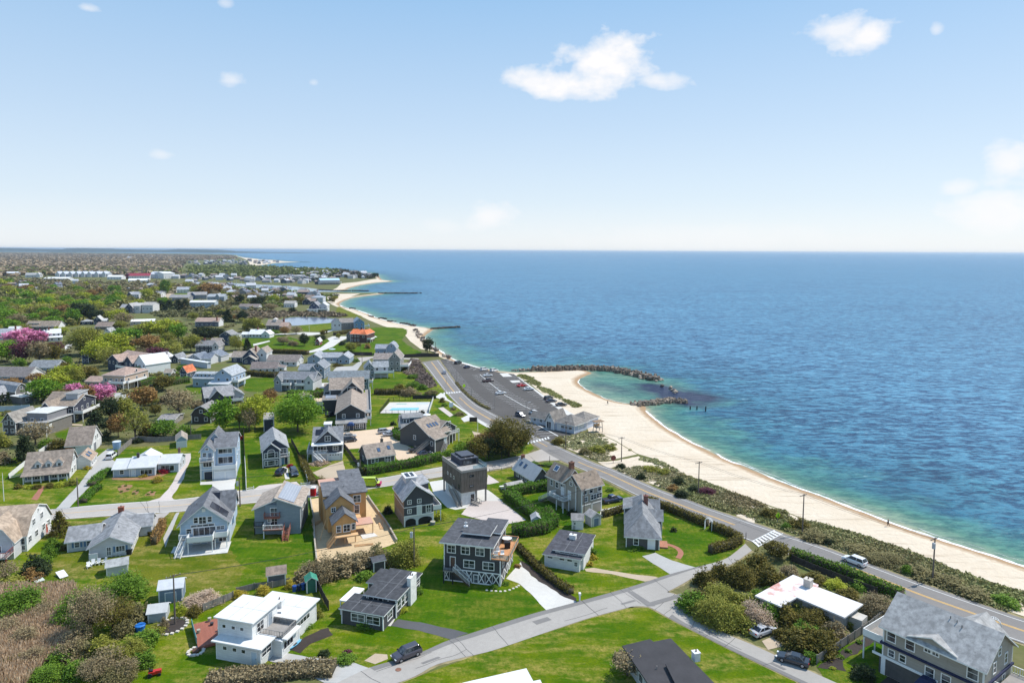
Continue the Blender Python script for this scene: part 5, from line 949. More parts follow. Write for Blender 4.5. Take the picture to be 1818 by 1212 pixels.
# 25 large house with garage at the corner
h=House('house','large beige house with a pale grey roof, navy belt band and open garage bay','D',(1085,848,7.5),(1612,1078,7.5),wall=(.36,.33,.285),roof=(.44,.43,.415));W_=h.W
R=h.rect([(1085,848,7.5),(1612,1078,7.5),(1770,955,7.5)]);D_=max(9,min(13,R[3]));lw=h.vol((0,W_,.0,D_),4.9,roof=None);m=h.vol((0.0,W_,.0,D_),2.5,'gable','x',3.3,z0=4.95,over=.55,over_g=.5)
h.bx('belt_band',(-.25,W_+.25,-.35,D_+.1),4.72,5.0,pmat('navy belt',(.02,.026,.07)));e=h.vol((W_*.36,W_*.66,-.02,D_*.5),2.95,'gable','y',.7,z0=4.96,over=1.3,over_g=.35,corner=False,rt=.14);h.vol((W_*.45,W_*.85,D_*.5,D_+3.0),7.0,'gable','y',2.0,over=.4)
h.wins(m,'f',6.25,(.09,.29),1.1,1.45);h.wins(m,'f',6.2,(.90,),1.2,1.6);h.wins(e,'f',6.75,(.36,.62),.75,.75,n=2);h.wins(lw,'f',3.75,(.10,.22),.75,.95);h.wins(lw,'f',3.5,(.50,.66),1.05,1.45);h.win(lw,'f',.86,3.2,1.2,1.4);mb=MB();h.plate(mb,lw,'f',W_*.21,1.35,6.2,2.5,-.05,.012);mb.build('garage_bay',pmat('garage interior',(.10,.095,.09),.8),h.root)
fb=MB();h.plate(fb,lw,'f',W_*.24,2.75,9.0,.35,0,.12);h.plate(fb,lw,'f',.25,1.3,.6,2.6,0,.12);h.plate(fb,lw,'f',W_*.21+3.2,1.3,.25,2.6,0,.12);fb.build('garage_frame',trimm(),h.root)
h.garage(lw,'f',.55,2.6,2.3,.05,(.66,.66,.65));h.wins(m,'r',6.4,(.35,.75),.8,1.4);h.wins(lw,'r',3.6,(.3,.7),.8,1.3);h.win(m,'r',.5,8.2,.8,1.0);h.deck((-3.6,-.28,1.5,D_-1.0),3.7,'flb',True,GWOOD,trimm(),1.05,solid=True);h.deck((W_+.28,W_+3.0,3.0,D_-.5),3.7,'frb',True,GWOOD,trimm(),1.05);h.vents(m,[(.62,.40),(.68,.36),(.55,.42)])
wb=MB();wb.hexa([(W_*.42,-2.2,2.3),(W_*.60,-2.2,2.3),(W_*.60,-.36,2.3),(W_*.42,-.36,2.3)],[(W_*.45,-1.4,3.1),(W_*.57,-1.4,3.1),(W_*.57,-.36,3.1),(W_*.45,-.36,3.1)]);wb.build('porch_roof',pmat('navy belt',(.02,.026,.07)),h.root);h.done()
# 26 white flat L-shaped roof with red stains
def stained():
    m,t,b=newmat('peeling white roof');v=N(t,'ShaderNodeTexCoord').outputs['Object'];f=noisecol(t,v,.22,0,1,5,.6,.56,.64);f2=noisecol(t,v,1.5,0,1,4)
    sp=N(t,'ShaderNodeSeparateXYZ');t.links.new(v,sp.inputs[0]);c=MIXC(t,M2(t,'MULTIPLY',f,.9),(.66,.65,.64),(.50,.19,.15));c=MIXC(t,M2(t,'MULTIPLY',f2,.25),c,(.7,.55,.5));t.links.new(c,b.inputs['Base Color']);b.inputs['Roughness'].default_value=.85;return m
h=House('house','low house in thick shrubs under a flat white roof blotched with peeling red','D',(412,698,2.9),(548,752,2.9),wall=(.42,.41,.40));fl=[h.loc((x,y,2.9)) for x,y in ((612,588),(745,640),(740,652),(978,742),(882,812),(632,706),(548,754),(412,697))]
def inset(poly,k):
    n=len(poly);A=sum(poly[i][0]*poly[(i+1) % n][1]-poly[(i+1) % n][0]*poly[i][1] for i in range(n));sg=1 if A>0 else -1;out=[]
    for i in range(n):
        a,b,c=Vector(poly[i-1]),Vector(poly[i]),Vector(poly[(i+1) % n]);d1=(b-a).normalized();d2=(c-b).normalized();n1=Vector((-d1.y,d1.x))*sg;n2=Vector((-d2.y,d2.x))*sg;bs=(n1+n2);bs=bs/max(.3,bs.dot(bs)/2);out.append(tuple(b+bs*k))
    return out
def slabpoly(h,name,poly,z0,z1,mat_):
    mb=MB();tr=tessellate_polygon([[Vector((x,y,0)) for x,y in poly]]);n=len(poly);mb.v=[(x,y,z1) for x,y in poly]+[(x,y,z0) for x,y in poly]
    for t in tr:mb.f+=[tuple(t),tuple(i+n for i in reversed(t))];mb.m+=[0,0]
    for i in range(n):j=(i+1) % n;mb.f.append((i,j,j+n,i+n));mb.m.append(0)
    return mb.build(name,mat_,h.root)
slabpoly(h,'roof',fl,2.7,2.95,stained());slabpoly(h,'wall',inset(fl,.6),0,2.69,wallm((.42,.41,.40)));c=h.loc((690,648,3));h.chim(c[0],c[1],2.9,4.3,1.2,1.2,(.55,.50,.44));c=h.loc((945,830,1));h.bx('shed_annex',(c[0]-1.2,c[0]+1.2,c[1]-1.2,c[1]+1.2),0,2.0,wallm((.55,.52,.47)));h.done()
# 27 black roof, bottom of the lawn
h=House('house','house under a broad black flat roof with a white chimney, on the triangular lawn','C',(818,1005,3.1),(985,1225,3.1),wall=(.45,.48,.50));fl=[h.loc((x,y,3.1)) for x,y in ((818,1007),(970,970),(990,985),(1085,966),(1400,1290),(1040,1330))]
slabpoly(h,'roof',fl,2.9,3.12,pmat('black membrane',(.05,.048,.052),.8,.2,.4,3));slabpoly(h,'wall',inset(fl,.5),0,2.89,wallm((.45,.48,.50)));c=h.loc((1222,1082,3.2));h.chim(c[0],c[1],3.1,4.3,.9,.9,(.72,.72,.70));q=[h.loc((x,y,3.6)) for x,y in ((1055,1105),(1180,1065),(1400,1290),(1150,1300))]
slabpoly(h,'roof',q,3.45,3.65,pmat('black membrane',(.05,.048,.052),.8,.2,.4,3));slabpoly(h,'clerestory_wall',inset(q,.4),3.13,3.44,trimm());v=dict(R=(0,h.W,.5,8),z0=0,z1=3)
mb=MB();a,b=Vector((*inset(fl,.5)[0],0)),Vector((*inset(fl,.5)[5],0));d=(b-a).normalized();nn=Vector((d.y,-d.x,0));nn=nn if nn.dot(Vector((*fl[1],0))-a)<0 else -nn
for t in (3.0,5.4,8.0):
    p=a+d*t;mb=MB();k=nn*.06;q4=[p-d*.6,p+d*.6];mb.hexa([q4[0]-k+Vector((0,0,1)),q4[1]-k+Vector((0,0,1)),q4[1]-k+Vector((0,0,2.1)),q4[0]-k+Vector((0,0,2.1))],[q4[0]+k+Vector((0,0,1)),q4[1]+k+Vector((0,0,1)),q4[1]+k+Vector((0,0,2.1)),q4[0]+k+Vector((0,0,2.1))]);o=mb.build('window',glassm(),h.root)
    fb=MB();k=nn*.04;q4=[p-d*.75,p+d*.75];fb.hexa([q4[0]-k+Vector((0,0,.86)),q4[1]-k+Vector((0,0,.86)),q4[1]-k+Vector((0,0,2.24)),q4[0]-k+Vector((0,0,2.24))],[q4[0]+k+Vector((0,0,.86)),q4[1]+k+Vector((0,0,.86)),q4[1]+k+Vector((0,0,2.24)),q4[0]+k+Vector((0,0,2.24))]);fb.build('window_frame',trimm(),o)
mb=MB();c=h.loc((1008,1135,3.1));mb.tube((c[0],c[1],3.1),(c[0],c[1],3.6),.08,.08,6);mb.build('vent_pipe',GWOOD,h.root);h.done()
# 28 white roof at the bottom edge
h=House('house','flat white membrane roof cut off by the bottom edge, on the triangular lawn','C',(-40,1212,3.0),(290,1130,3.0),wall=(.7,.7,.7));fl=[h.loc((x,y,3.0)) for x,y in ((-60,1210),(292,1130),(330,1200),(368,1192),(400,1260),(-20,1330))];slabpoly(h,'roof',fl,2.8,3.02,pmat('white membrane',(.70,.70,.69),.8,.12,.3,3));slabpoly(h,'wall',inset(fl,.5),0,2.79,wallm((.7,.7,.7)));h.done()
# 29 beach pavilion
h=House('beach_pavilion','low white and blue beach bathhouse with brown roofs beside the parking lot','S',(895,970),(1290,1052),wall=(.50,.56,.66),roof=(.265,.24,.215));W_=h.W
R=h.rect([(895,970),(1290,1052),(1440,985)]);D_=max(8,min(16,R[3]));m=h.vol((W_*.30,W_,0,D_),3.0,'hip','x',2.6,over=.6);g=h.vol((0,W_*.30,-.6,D_*.85),3.3,'gable','y',2.8,over=.5,wm=wallm((.68,.70,.72)));l=h.vol((-9,.2,2.5,D_*.8),2.4,'gable','x',1.6,over=.4,wm=wallm((.52,.55,.60)));h.vol((W_*.35,W_-.5,D_-.5,D_+8),3.0,'hip','x',2.2,over=.5)
h.win(g,'f',.38,1.5,1.8,2.4,2);h.wins(g,'f',4.4,(.5,),.7,.8);h.door(m,'f',.2,1.2,2.2,0,(.7,.7,.7));h.wins(m,'f',1.7,(.42,.6,.78),1.6,.8);h.win(m,'r',.5,1.9,3.5,1.0,3,gm=pmat('poster',(.7,.7,.68)));h.wins(l,'f',1.5,(.2,.5),1.2,.9);h.done()
# 30 sheds
def shed(label,zone,A,B,d,hh,wall,roof,axis='y',rise=.9,door=None,doorcol=(.3,.36,.45),nm='shed',win=False):
    h=House(nm,label,zone,A,B,wall=wall,roof=roof);v=h.vol((0,h.W,0,d),hh,'gable' if rise else 'flat',axis,rise or 1,over=.25,rt=.12)
    if door:h.door(v,'f',door,min(1.6,h.W*.5),1.8,.05,doorcol)
    if win:h.win(v,'f',.3,1.4,.6,.5,small=True)
    return h.done()
shed('grey garden shed with a row of small panes, beside the black-roofed white cottage','X',(1045,940),(1180,945),2.6,2.3,(.42,.42,.42),(.34,.32,.31),'x',.9,.62,(.7,.7,.7),win=True)
shed('grey garden shed with dark blue double doors, under the tan house','X',(1280,912),(1392,888),2.6,2.3,(.5,.49,.48),(.45,.42,.4),'y',.8,.5,(.16,.22,.32))
shed('small white shed with a blue-grey door in the crook of the long hedge','X',(570,915),(680,912),2.4,1.9,(.62,.64,.66),(.45,.45,.46),'y',.7,.5,(.22,.28,.36))
shed('low grey shed roof against the clipped hedge by the silver-roofed cottage','X',(295,505),(470,470),2.8,1.5,(.5,.5,.5),(.45,.43,.41),'x',.7)
shed('slate blue garden shed with a white roof beside the tall guy-wired pole','A',(872,780),(1003,762),3.4,2.6,(.20,.26,.34),(.58,.60,.62),'x',.9,.5,(.24,.3,.38))
shed('pale grey lawn shed with a flat-looking roof near the white lawn chairs','A',(585,632),(702,610),3.4,1.9,(.56,.58,.58),(.42,.43,.42),'x',.7)
shed('dark shed with a brown roof beside the yellow shrubs','B',(170,690),(270,675),2.6,2.4,(.12,.13,.15),(.34,.26,.21),'x',.9)
shed('small teal-green shed beside the blue bins','B',(385,722),(440,712),2.0,2.3,(.04,.16,.11),(.06,.30,.20),'y',.6)
shed('weathered white playhouse shed with an open gable, beside the round flower bed','A',(812,885),(912,872),2.8,1.7,(.45,.48,.5),(.55,.55,.54),'x',.8)
shed('tiny dark grey shed behind the low dark house','B',(752,606),(815,592),2.2,2.1,(.08,.08,.09),(.10,.105,.12),'x',.5)
shed('brick-fronted white utility shed on the rear parking yard of the inn','K',(905,1180),(1035,1165),7,2.4,(.62,.6,.58),(.46,.34,.27),'y',1.0)
# ------------------------------------------------------------------ houses further back
def mid(label,z,A,B,d,hh,axis,rise,wall,roof,ws=None,wr=None,extra=None,nm='house',rt='gable',chim=None):
    h=House(nm,label,z,A,B,wall=wall,roof=roof);W_=h.W
    m=h.vol((0,W_,0,d),hh,rt,axis,rise,over=.4)
    nst=2 if hh>4.2 else 1
    for k in range(nst):
        zc=1.5+k*2.7;n=ws if ws is not None else max(1,int(W_/3.2))
        for i in range(n):h.win(m,'f',(i+.5)/n,zc,1.0,1.2,small=True)
        n=wr if wr is not None else max(1,int(d/3.5))
        for i in range(n):h.win(m,'r',(i+.5)/n,zc,1.0,1.2,small=True)
    if rise>2 and axis=='y':h.win(m,'f',.5,hh+rise*.4,.9,1.0,small=True)
    if rise>2 and axis=='x':h.win(m,'r',.5,hh+rise*.4,.9,1.0,small=True)
    if chim:h.chim(W_*chim[0],d*chim[1],hh,hh+rise+1.3,.9,.8,chim[2] if len(chim)>2 else (.26,.11,.08))
    if extra:
        for e in extra:
            k=e[0]
            if k=='v':   # second volume: fx0, fx1, y0, y1, h, roof, axis, rise
                v=h.vol((W_*e[1],W_*e[2],e[3],e[4]),e[5],e[6],e[7],e[8],over=.35,wm=wallm(e[9]) if len(e)>9 and e[9] else None,rm=roofm(e[10]) if len(e)>10 else None,corner=False);n=max(1,int((W_*(e[2]-e[1]))/3))
                for i in range(n):h.win(v,'f',(i+.5)/n,min(e[5]-.9,1.5 if e[5]<4.2 else 4.2),1.0,1.2,small=True)
            elif k=='d':h.deck((W_*e[1],W_*e[2],e[3],e[4]),e[5],e[6],True,GWOOD,trimm(),1.0,solid=True)
            elif k=='dm':
                v=h.vol((W_*e[1],W_*e[2],e[3],e[4]),1.6,'shed','y',.5,z0=e[5],over=.2,part='dormer',corner=False);n=max(1,int(W_*(e[2]-e[1])/1.6))
                for i in range(n):h.win(v,'f',(i+.5)/n,e[5]+.85,.8,.9,small=True)
            elif k=='c':h.chim(W_*e[1],e[2],e[3],e[4],.8,.7)
    return h.done()
LBW=(.45,.55,.65);PEACH=(.55,.43,.33);PNKR=(.46,.33,.27);BLK2=(.07,.072,.08)
mid('slate blue shingled house with two white decks, behind the clipped hedge and inn','K',(540,1005),(1040,1015),9,5.2,'x',2.4,BLG,(.24,.25,.27),5,2,[('v',0,.18,-2.5,8,5.0,'gable','y',2.2),('v',.80,1.02,-2.0,9,5.0,'gable','y',2.2,(.62,.64,.65)),('d',.18,.42,-2.2,-.1,2.8,'flr'),('d',.55,.8,-2.4,-.1,2.8,'flr')])
mid('blue-grey house with twin steep gable dormers, tucked behind the slate blue decked house','K',(1000,850),(1180,850),12,5.2,'y',2.6,(.20,.26,.33),(.28,.3,.33),2,3,[('v',-1.0,.1,2,10,4.0,'gable','x',2.2,(.6,.62,.64)),('v',.0,.42,-1.2,4,4.4,'gable','y',2.0)])
mid('long dark blue barracks-like house with a plain grey roof, behind the inn','L',(180,865),(715,850),11,5.2,'x',2.6,(.12,.17,.22),(.22,.25,.27),6,3,[('d',1.0,1.1,2,8,3.0,'fr')])
mid('grey clapboard house with a gable end and broad white deck, above the inn lawn','L',(665,695),(795,690),9,5.0,'y',2.6,(.20,.24,.27),(.36,.38,.40),2,2,[('v',.9,2.45,1.0,8,5.2,'gable','x',2.2,(.66,.67,.67)),('d',.95,3.0,-2.2,.9,2.7,'fr')])
mid('weathered shingle house with a tall gable and white balconies by the beach road','L',(990,600),(1140,600),14,6.6,'y',3.2,(.27,.265,.255),(.34,.30,.27),2,3,[('v',-1.5,.1,4,14,5.6,'gable','x',2.4,None,(.34,.29,.26)),('d',1.0,1.75,-.5,12,2.6,'fr')])
mid('blue-grey house with a gambrel gable end, across the dark fence from the shingle house','L',(955,385),(1085,385),10,4.2,'y',3.0,(.27,.34,.44),(.36,.38,.42),2,2,[('v',-1.2,.05,2,9,3.8,'gable','x',2.0)],rt='gambrel')
mid('low pale blue motel-like house with two projecting gable wings and a white portico','K',(955,650),(1125,650),13,3.2,'y',2.2,(.30,.38,.46),(.40,.42,.45),1,2,[('v',1.0,2.5,4.0,12,3.0,'gable','x',2.0),('v',2.4,3.3,-.2,12,3.2,'gable','y',2.0),('d',1.2,2.2,1.5,3.9,.3,'f')])
mid('long white cottage with a brown roof, next to the navy steep-gabled house','K',(410,672),(830,672),10,2.6,'x',2.4,(.68,.69,.70),(.26,.22,.2),7,2,[('v',.62,1.0,-3.0,.2,2.4,'gable','x',1.0,(.6,.62,.64))])
mid('white-ended cottage under a plain dark brown roof behind the play lawn','K',(190,782),(545,775),9,2.5,'x',2.6,(.62,.63,.64),(.24,.20,.185),4,2,[('v',1.0,1.25,1,8,2.4,'shed','x',-.6,(.66,.68,.7))])
mid('navy house with a steep front gable, tan roof and tall brick chimney','K',(80,640),(285,640),12,3.4,'y',4.2,(.045,.06,.10),(.37,.31,.26),2,2,[('v',.9,1.5,2,12,5.4,'gable','y',2.6,(.68,.68,.68)),('v',-.8,.1,2,10,3.0,'gable','x',2.6),('v',.2,1.0,-4,.2,2.6,'gable','y',2.0,None,(.42,.37,.32))],chim=(.72,.35))
mid('grey-blue cottage with two front gables and pale roof, by the long white trailer','N',(1010,650),(1180,655),10,3.0,'y',2.4,(.28,.32,.36),(.22,.25,.30),1,2,[('v',.95,1.75,1,9,3.0,'gable','x',2.2,(.64,.65,.66)),('v',.5,1.9,9,17,3.2,'gable','y',2.4,(.6,.61,.62))])
mid('dark shingled row of outbuildings with a chimney, beside the four-square navy house','N',(1120,505),(1345,505),9,4.6,'x',2.4,(.06,.065,.08),(.27,.26,.26),4,2,[('v',1.0,1.35,0,9,4.4,'gable','y',2.2,(.5,.5,.5)),('v',.5,1.1,9,16,5.0,'gable','x',2.4,None,(.40,.33,.28))],chim=(.35,.5))
mid('four-square navy house with white trim and a flat-topped roof, on a dirt bank','N',(1445,405),(1605,405),11,6.6,'y',2.6,(.05,.075,.115),(.30,.29,.29),2,3,[('v',.75,1.35,1,10,6.8,'flat','x',1,(.6,.6,.6))])
mid('pale blue two-storey house with a long white veranda beside a dormered wing','N',(1370,985),(1605,990),13,6.2,'y',2.8,(.38,.49,.61),(.42,.45,.48),2,4,[('v',-1.45,.02,3,11,4.0,'gable','x',2.2,(.33,.42,.50)),('dm',-1.35,-.45,4.2,7.0,4.2),('dm',-.35,-.02,4.2,7.0,4.2),('v',-.12,.98,-3.2,-.05,2.8,'shed','y',.8,(.45,.54,.63),(.5,.52,.54)),('d',1.0,1.35,0,12,3.2,'fr')])
mid('tiny navy shed-house with a vivid orange roof, beside the clipped hedge','N',(910,845),(1000,848),7,3.2,'y',2.6,(.06,.08,.12),(.72,.22,.10),2,1)
mid('small white lawn shed with a brown roof behind the long green hedge','N',(692,830),(785,830),5,2.2,'x',1.4,(.6,.6,.6),(.4,.34,.28),1,1,nm='shed')
mid('cream villa with a broad pinkish hipped roof, columns and curved white balconies','M',(1390,990),(1680,1000),16,6.4,'x',2.6,PEACH,PNKR,4,3,[('v',-1.0,.0,2,10,2.8,'gable','x',1.6,(.5,.38,.3)),('d',.45,1.12,-2.6,-.05,3.2,'flr'),('d',1.02,1.2,-.5,12,3.2,'fr')],rt='hip')
mid('navy shingled house with pinkish roofs and a white glazed end, behind the cream villa','N',(20,720),(330,770),15,5.4,'x',3.4,(.045,.055,.085),PNKR,4,3,[('v',-.05,.45,-2.5,8,5.0,'gable','y',3.0),('v',.62,.98,-2,9,5.2,'gable','y',3.0,None,PNKR),('v',.98,1.45,-1,12,5.0,'gable','y',4.2,(.72,.73,.74),(.68,.69,.7)),('d',.5,1.5,-5,-2,2.8,'fr')])
mid('weathered shingled gambrel house with white trim, behind the two dark cedars','M',(215,1160),(375,1130),22,4.2,'y',3.0,(.20,.185,.175),(.36,.36,.37),2,3,[('v',-1.6,.0,4,12,3.4,'gable','x',2.6,(.07,.075,.09)),('v',-.4,.5,-7,-.1,2.8,'flat','x',1,(.17,.16,.155),(.6,.6,.58)),('v',.5,1.2,-6,6,2.8,'flat','x',1,None,(.62,.62,.6))],rt='gambrel')
mid('dark brown-roofed house with a white gable end, beyond the rust-coloured bushes','M',(-140,900),(370,905),11,3.0,'x',3.4,(.20,.25,.32),(.235,.21,.20),5,2,[('v',.99,1.02,.1,10.9,2.9,'gable','x',3.3,(.74,.74,.74))])
mid('plain blue-grey bungalow with a wide grey roof, beside the lime green tree','M',(390,770),(750,768),10,2.7,'x',2.8,(.36,.42,.46),(.27,.285,.30),5,2)
mid('navy cottage with a pale grey gable roof half hidden by olive trees','M',(1105,640),(1195,640),12,3.6,'y',2.6,(.05,.065,.11),(.55,.55,.55),2,3)
mid('long brown-roofed colonial with a white gable end and grey dormer','M',(345,232),(740,225),12,4.4,'x',3.6,(.12,.11,.10),(.315,.255,.2),6,3,[('v',.99,1.12,.1,11.9,4.2,'gable','x',3.4,(.74,.74,.73)),('dm',.1,.42,2,5,5.0)])
mid('white two-storey house with a glazed porch behind the pink cherry and plum tree','M',(640,345),(820,335),11,5.0,'x',2.4,(.76,.76,.76),(.66,.66,.66),3,3,[('v',-.6,.1,2,9,4.6,'gable','y',2.2,(.74,.74,.74),(.5,.53,.58)),('v',.1,1.1,-4,0,2.6,'shed','y',.6,(.72,.72,.72),(.7,.7,.7))],chim=(.12,.4))
mid('white house with blue-grey roofs and a brick chimney above the big pink cherry','M',(-30,330),(140,325),12,4.2,'x',2.8,(.7,.7,.7),(.38,.40,.44),2,2,[('v',.3,1.2,10,20,5.0,'gable','x',2.4,(.74,.74,.74),(.6,.6,.6))],chim=(1.05,.75))
mid('navy house with a pale hipped roof at the edge of the dark spruce clump','M',(1260,125),(1365,122),11,3.8,'y',3.0,(.045,.055,.085),(.5,.49,.47),2,2,[('v',-1.7,-.4,2,9,2.8,'hip','x',1.6,None,(.4,.4,.39)),('v',.9,1.6,2,10,2.8,'gable','x',1.6)])
mid('brown-roofed cottage behind the tall olive trees','M',(1280,190),(1490,190),11,2.4,'x',2.8,(.2,.17,.14),(.31,.24,.20),2,1)
mid('small white gable peeking over the yellow-green maple crown','M',(1400,270),(1480,270),8,3.0,'y',2.2,(.72,.72,.72),(.42,.42,.42),1,1)
mid('white summer house with tiled roof and a tall chimney stack by the marsh','N',(1110,150),(1420,150),11,4.0,'x',2.6,(.11,.12,.16),PNKR,5,3,[('v',.92,1.02,.5,10,3.8,'gable','x',2.4,(.72,.72,.72))],chim=(.93,.1))
mid('flat white-roofed cottage in the yellow-green trees','N',(240,130),(560,120),12,2.8,'x',1.2,(.55,.55,.55),(.78,.78,.77),3,1)
mid('white gable roofed cottage under the copper beech','N',(670,640),(825,610),10,2.8,'x',2.2,(.68,.68,.68),(.66,.66,.66),2,2,[('v',-1.6,.0,1,9,2.8,'gable','x',2.0,(.10,.12,.16),(.6,.6,.6))])
mid('little grey cottage with a navy gable, between the copper beech and the twin-gabled cottage','N',(790,640),(880,640),10,2.6,'y',2.0,(.06,.075,.1),(.30,.31,.33),1,2)
mid('white cottage with a bright white roof by the marsh meadow','K',(165,300),(345,302),9,2.6,'x',2.8,(.68,.68,.68),(.78,.78,.78),4,2,[('v',.95,1.55,0,8,2.6,'gable','y',2.4,(.74,.74,.74),(.7,.7,.7)),('v',-.6,-.1,1,7,2.2,'gable','x',1.4,(.7,.7,.7),(.74,.74,.74))],chim=(.5,.5))
mid('brown-roofed shingle house with a white cupola and red chimneys on the pond bank','K',(400,195),(590,195),13,3.6,'x',3.8,(.10,.085,.08),(.36,.30,.26),4,2,[('v',.4,.62,4,8,7.8,'hip','x',1.6,(.6,.6,.6),(.55,.5,.46)),('v',1.0,1.55,-2,9,3.0,'gable','x',2.6,(.3,.22,.18),(.46,.32,.26))],chim=(1.1,.5))
mid('bright blue gabled beach house joined to a grey wing, near the shore','L',(520,45),(660,40),12,6.0,'y',3.0,(.16,.30,.46),(.28,.36,.46),2,2,[('v',-1.3,.0,3,12,5.8,'gable','x',2.8,(.2,.2,.2),(.33,.29,.26)),('v',-2.0,-1.2,0,11,6.0,'gable','y',3.0,(.62,.64,.66),(.3,.3,.32)),('d',1.0,1.5,0,8,2.6,'fr')])
mid('brick house with a vivid orange-red tile roof on the lawn by the shore','L',(470,205),(640,210),12,5.6,'x',2.4,(.10,.055,.05),(.80,.22,.09),4,3,[('v',.85,1.35,-1.5,13,5.6,'hip','y',2.6,None,(.80,.22,.09)),('v',-.5,.0,4,12,4.2,'gable','y',2.2,(.16,.16,.16),(.24,.23,.24)),('d',1.35,1.65,-1,6,2.2,'fr')],chim=(.62,.5,(.06,.05,.05)))
mid('small red barn on the lawn beside the white drive','K',(1060,400),(1115,400),7,2.6,'y',1.8,(.22,.02,.03),(.55,.53,.52),1,1,nm='barn')
mid('navy beach house with a steep gable and white balconies by the pond','I',(780,690),(890,690),16,5.4,'y',4.4,(.045,.06,.11),(.3,.3,.32),2,2,[('v',.9,1.7,2,15,6.2,'gable','y',3.0,(.55,.56,.58),(.55,.55,.56)),('v',-.1,.9,-4,-.1,2.8,'flat','x',1,(.7,.7,.7),(.66,.66,.66)),('d',.9,1.9,-3,1.9,2.6,'fr')])
mid('white hip-roofed beach house with a cupola at the edge of the sand','I',(805,590),(930,590),16,6.0,'x',3.2,(.55,.58,.62),(.40,.44,.50),3,2,[('v',.35,.65,6,10,9.6,'hip','x',1.4,(.6,.62,.64),(.4,.42,.46))],rt='hip')
mid('navy cottage with brown roofs west of the white hip-roofed beach house','I',(710,612),(800,612),14,4.0,'y',3.2,(.04,.05,.08),(.36,.28,.24),2,2,[('v',.9,1.5,0,12,4.0,'gable','x',2.6)])
mid('white cottage with a long porch by the marsh road','I',(510,640),(625,640),12,4.2,'x',2.4,(.7,.7,.7),(.42,.40,.37),4,2)
mid('low brown-roofed house with a white gable end at the marsh edge','I',(100,668),(235,668),12,3.0,'x',2.6,(.6,.6,.6),(.27,.225,.20),3,1,[('v',-.6,.1,2,12,3.4,'gable','x',2.4,(.4,.4,.4),(.25,.21,.19))])
mid('long pale blue apartment house with a flat white roof, before the dark spruce row','Q',(1130,725),(1500,722),14,6.4,'x',1.6,(.40,.47,.53),(.66,.64,.60),8,2)
mid('grey shingled apartment house with white stair towers behind the pale blue one','Q',(1390,640),(1640,638),16,7.0,'x',2.6,(.33,.38,.42),(.40,.43,.46),6,3,[('v',.5,.72,-2,14,7.4,'gable','y',3,(.3,.36,.4))])
mid('navy-gabled terrace with white balconies, tall and stepped, behind the yellow bushes','Q',(190,795),(300,795),16,5.6,'y',4.0,(.04,.05,.09),(.44,.43,.42),2,2,[('v',1.0,1.8,2,16,7.0,'gable','x',2.4,(.62,.62,.62),(.5,.48,.45)),('v',1.9,3.4,4,18,7.6,'gable','x',2.4,(.66,.65,.63),(.46,.43,.40)),('v',-1.0,.0,4,14,5.0,'gable','x',3.0,None,(.4,.4,.42))])
mid('white house with a navy gable end among lime green trees','Q',(290,585),(385,585),14,5.6,'x',3.0,(.7,.7,.7),(.4,.41,.44),3,2,[('v',-.9,.0,0,12,5.0,'gable','y',3.4,(.05,.065,.11),(.4,.41,.44))])
mid('pair of white gables between two round green trees','Q',(600,570),(710,570),14,5.4,'x',2.6,(.66,.66,.66),(.35,.35,.36),3,2)
mid('white-gabled house with a long blue-grey roof by the yellow trees','Q',(940,500),(1130,498),14,5.0,'x',3.4,(.68,.68,.68),(.42,.44,.48),4,2)
mid('low grey roofed house behind the dark spruce row','Q',(830,620),(1110,620),14,4.6,'x',3.0,(.3,.3,.31),(.36,.345,.34),4,1)
mid('brown-roofed house with blue panelled roof next to the apartment house','Q',(1100,590),(1380,585),14,5.4,'x',3.2,(.25,.26,.3),(.38,.355,.34),4,1,[('v',.1,.4,-2,12,5.4,'gable','y',3.2,(.06,.1,.22),(.3,.33,.38))])
# the dark houses at the left edge of the map, and the big deck houses
mid('weathered grey house with white flat dormer roofs and ribbon windows, before the bare tree','V',(45,770),(215,775),10,4.6,'y',2.8,(.085,.08,.08),(.33,.30,.265),2,1,[('v',.85,3.2,1.5,13,3.6,'shed','x',.6,(.22,.20,.18),(.42,.40,.38)),('v',1.2,2.8,4,13,6.6,'flat','x',1,(.25,.25,.26),(.62,.62,.60)),('d',1.8,3.6,-1.0,1.4,3.0,'fr'),('v',.0,.6,10,16,5.4,'flat','x',1,(.5,.5,.5),(.6,.6,.6))])
mid('large dark house with brown roofs, a square roof lantern and a long white outside stair','V',(700,610),(1000,605),15,6.0,'x',2.6,(.055,.06,.085),(.33,.265,.21),3,4,[('v',-.35,.45,-4.0,4,4.6,'gable','y',3.6),('v',-.8,.25,6,20,5.6,'gable','x',3.0,None,(.29,.23,.185)),('v',.4,.92,4,11,9.6,'flat','x',1,(.45,.46,.48),(.32,.31,.3)),('d',1.0,1.4,0,12,3.2,'fr')],chim=(.42,.9))
mid('dark gambrel house with a stone-grey roof beside the tall bright green tree','E',(1345,440),(1480,440),9,3.0,'y',3.2,(.07,.06,.055),(.30,.285,.275),2,2,rt='gambrel')
mid('dark cottage with a white veranda and wide grey gable, behind the gambrel house','E',(1440,320),(1640,300),12,3.4,'x',3.0,(.06,.065,.08),(.35,.345,.35),3,2,[('v',.15,.65,-2,8,3.4,'gable','y',2.8),('v',.8,1.4,2,10,3.0,'gable','y',2.2,(.5,.5,.5)),('d',.9,1.35,-1,3,1.2,'fr')])
mid('flat grey roof sunk between the olive bushes','W',(545,100),(740,95),9,1.9,'x',.7,(.3,.28,.26),(.33,.31,.30),1,1,nm='shed')
# long trailer and trailers by the lane, as sheds of the yard
mid('long white box trailer parked along the lane','N',(1275,712),(1320,705),24,3.0,'y',.2,(.55,.6,.66),(.72,.74,.76),0,0,nm='trailer')
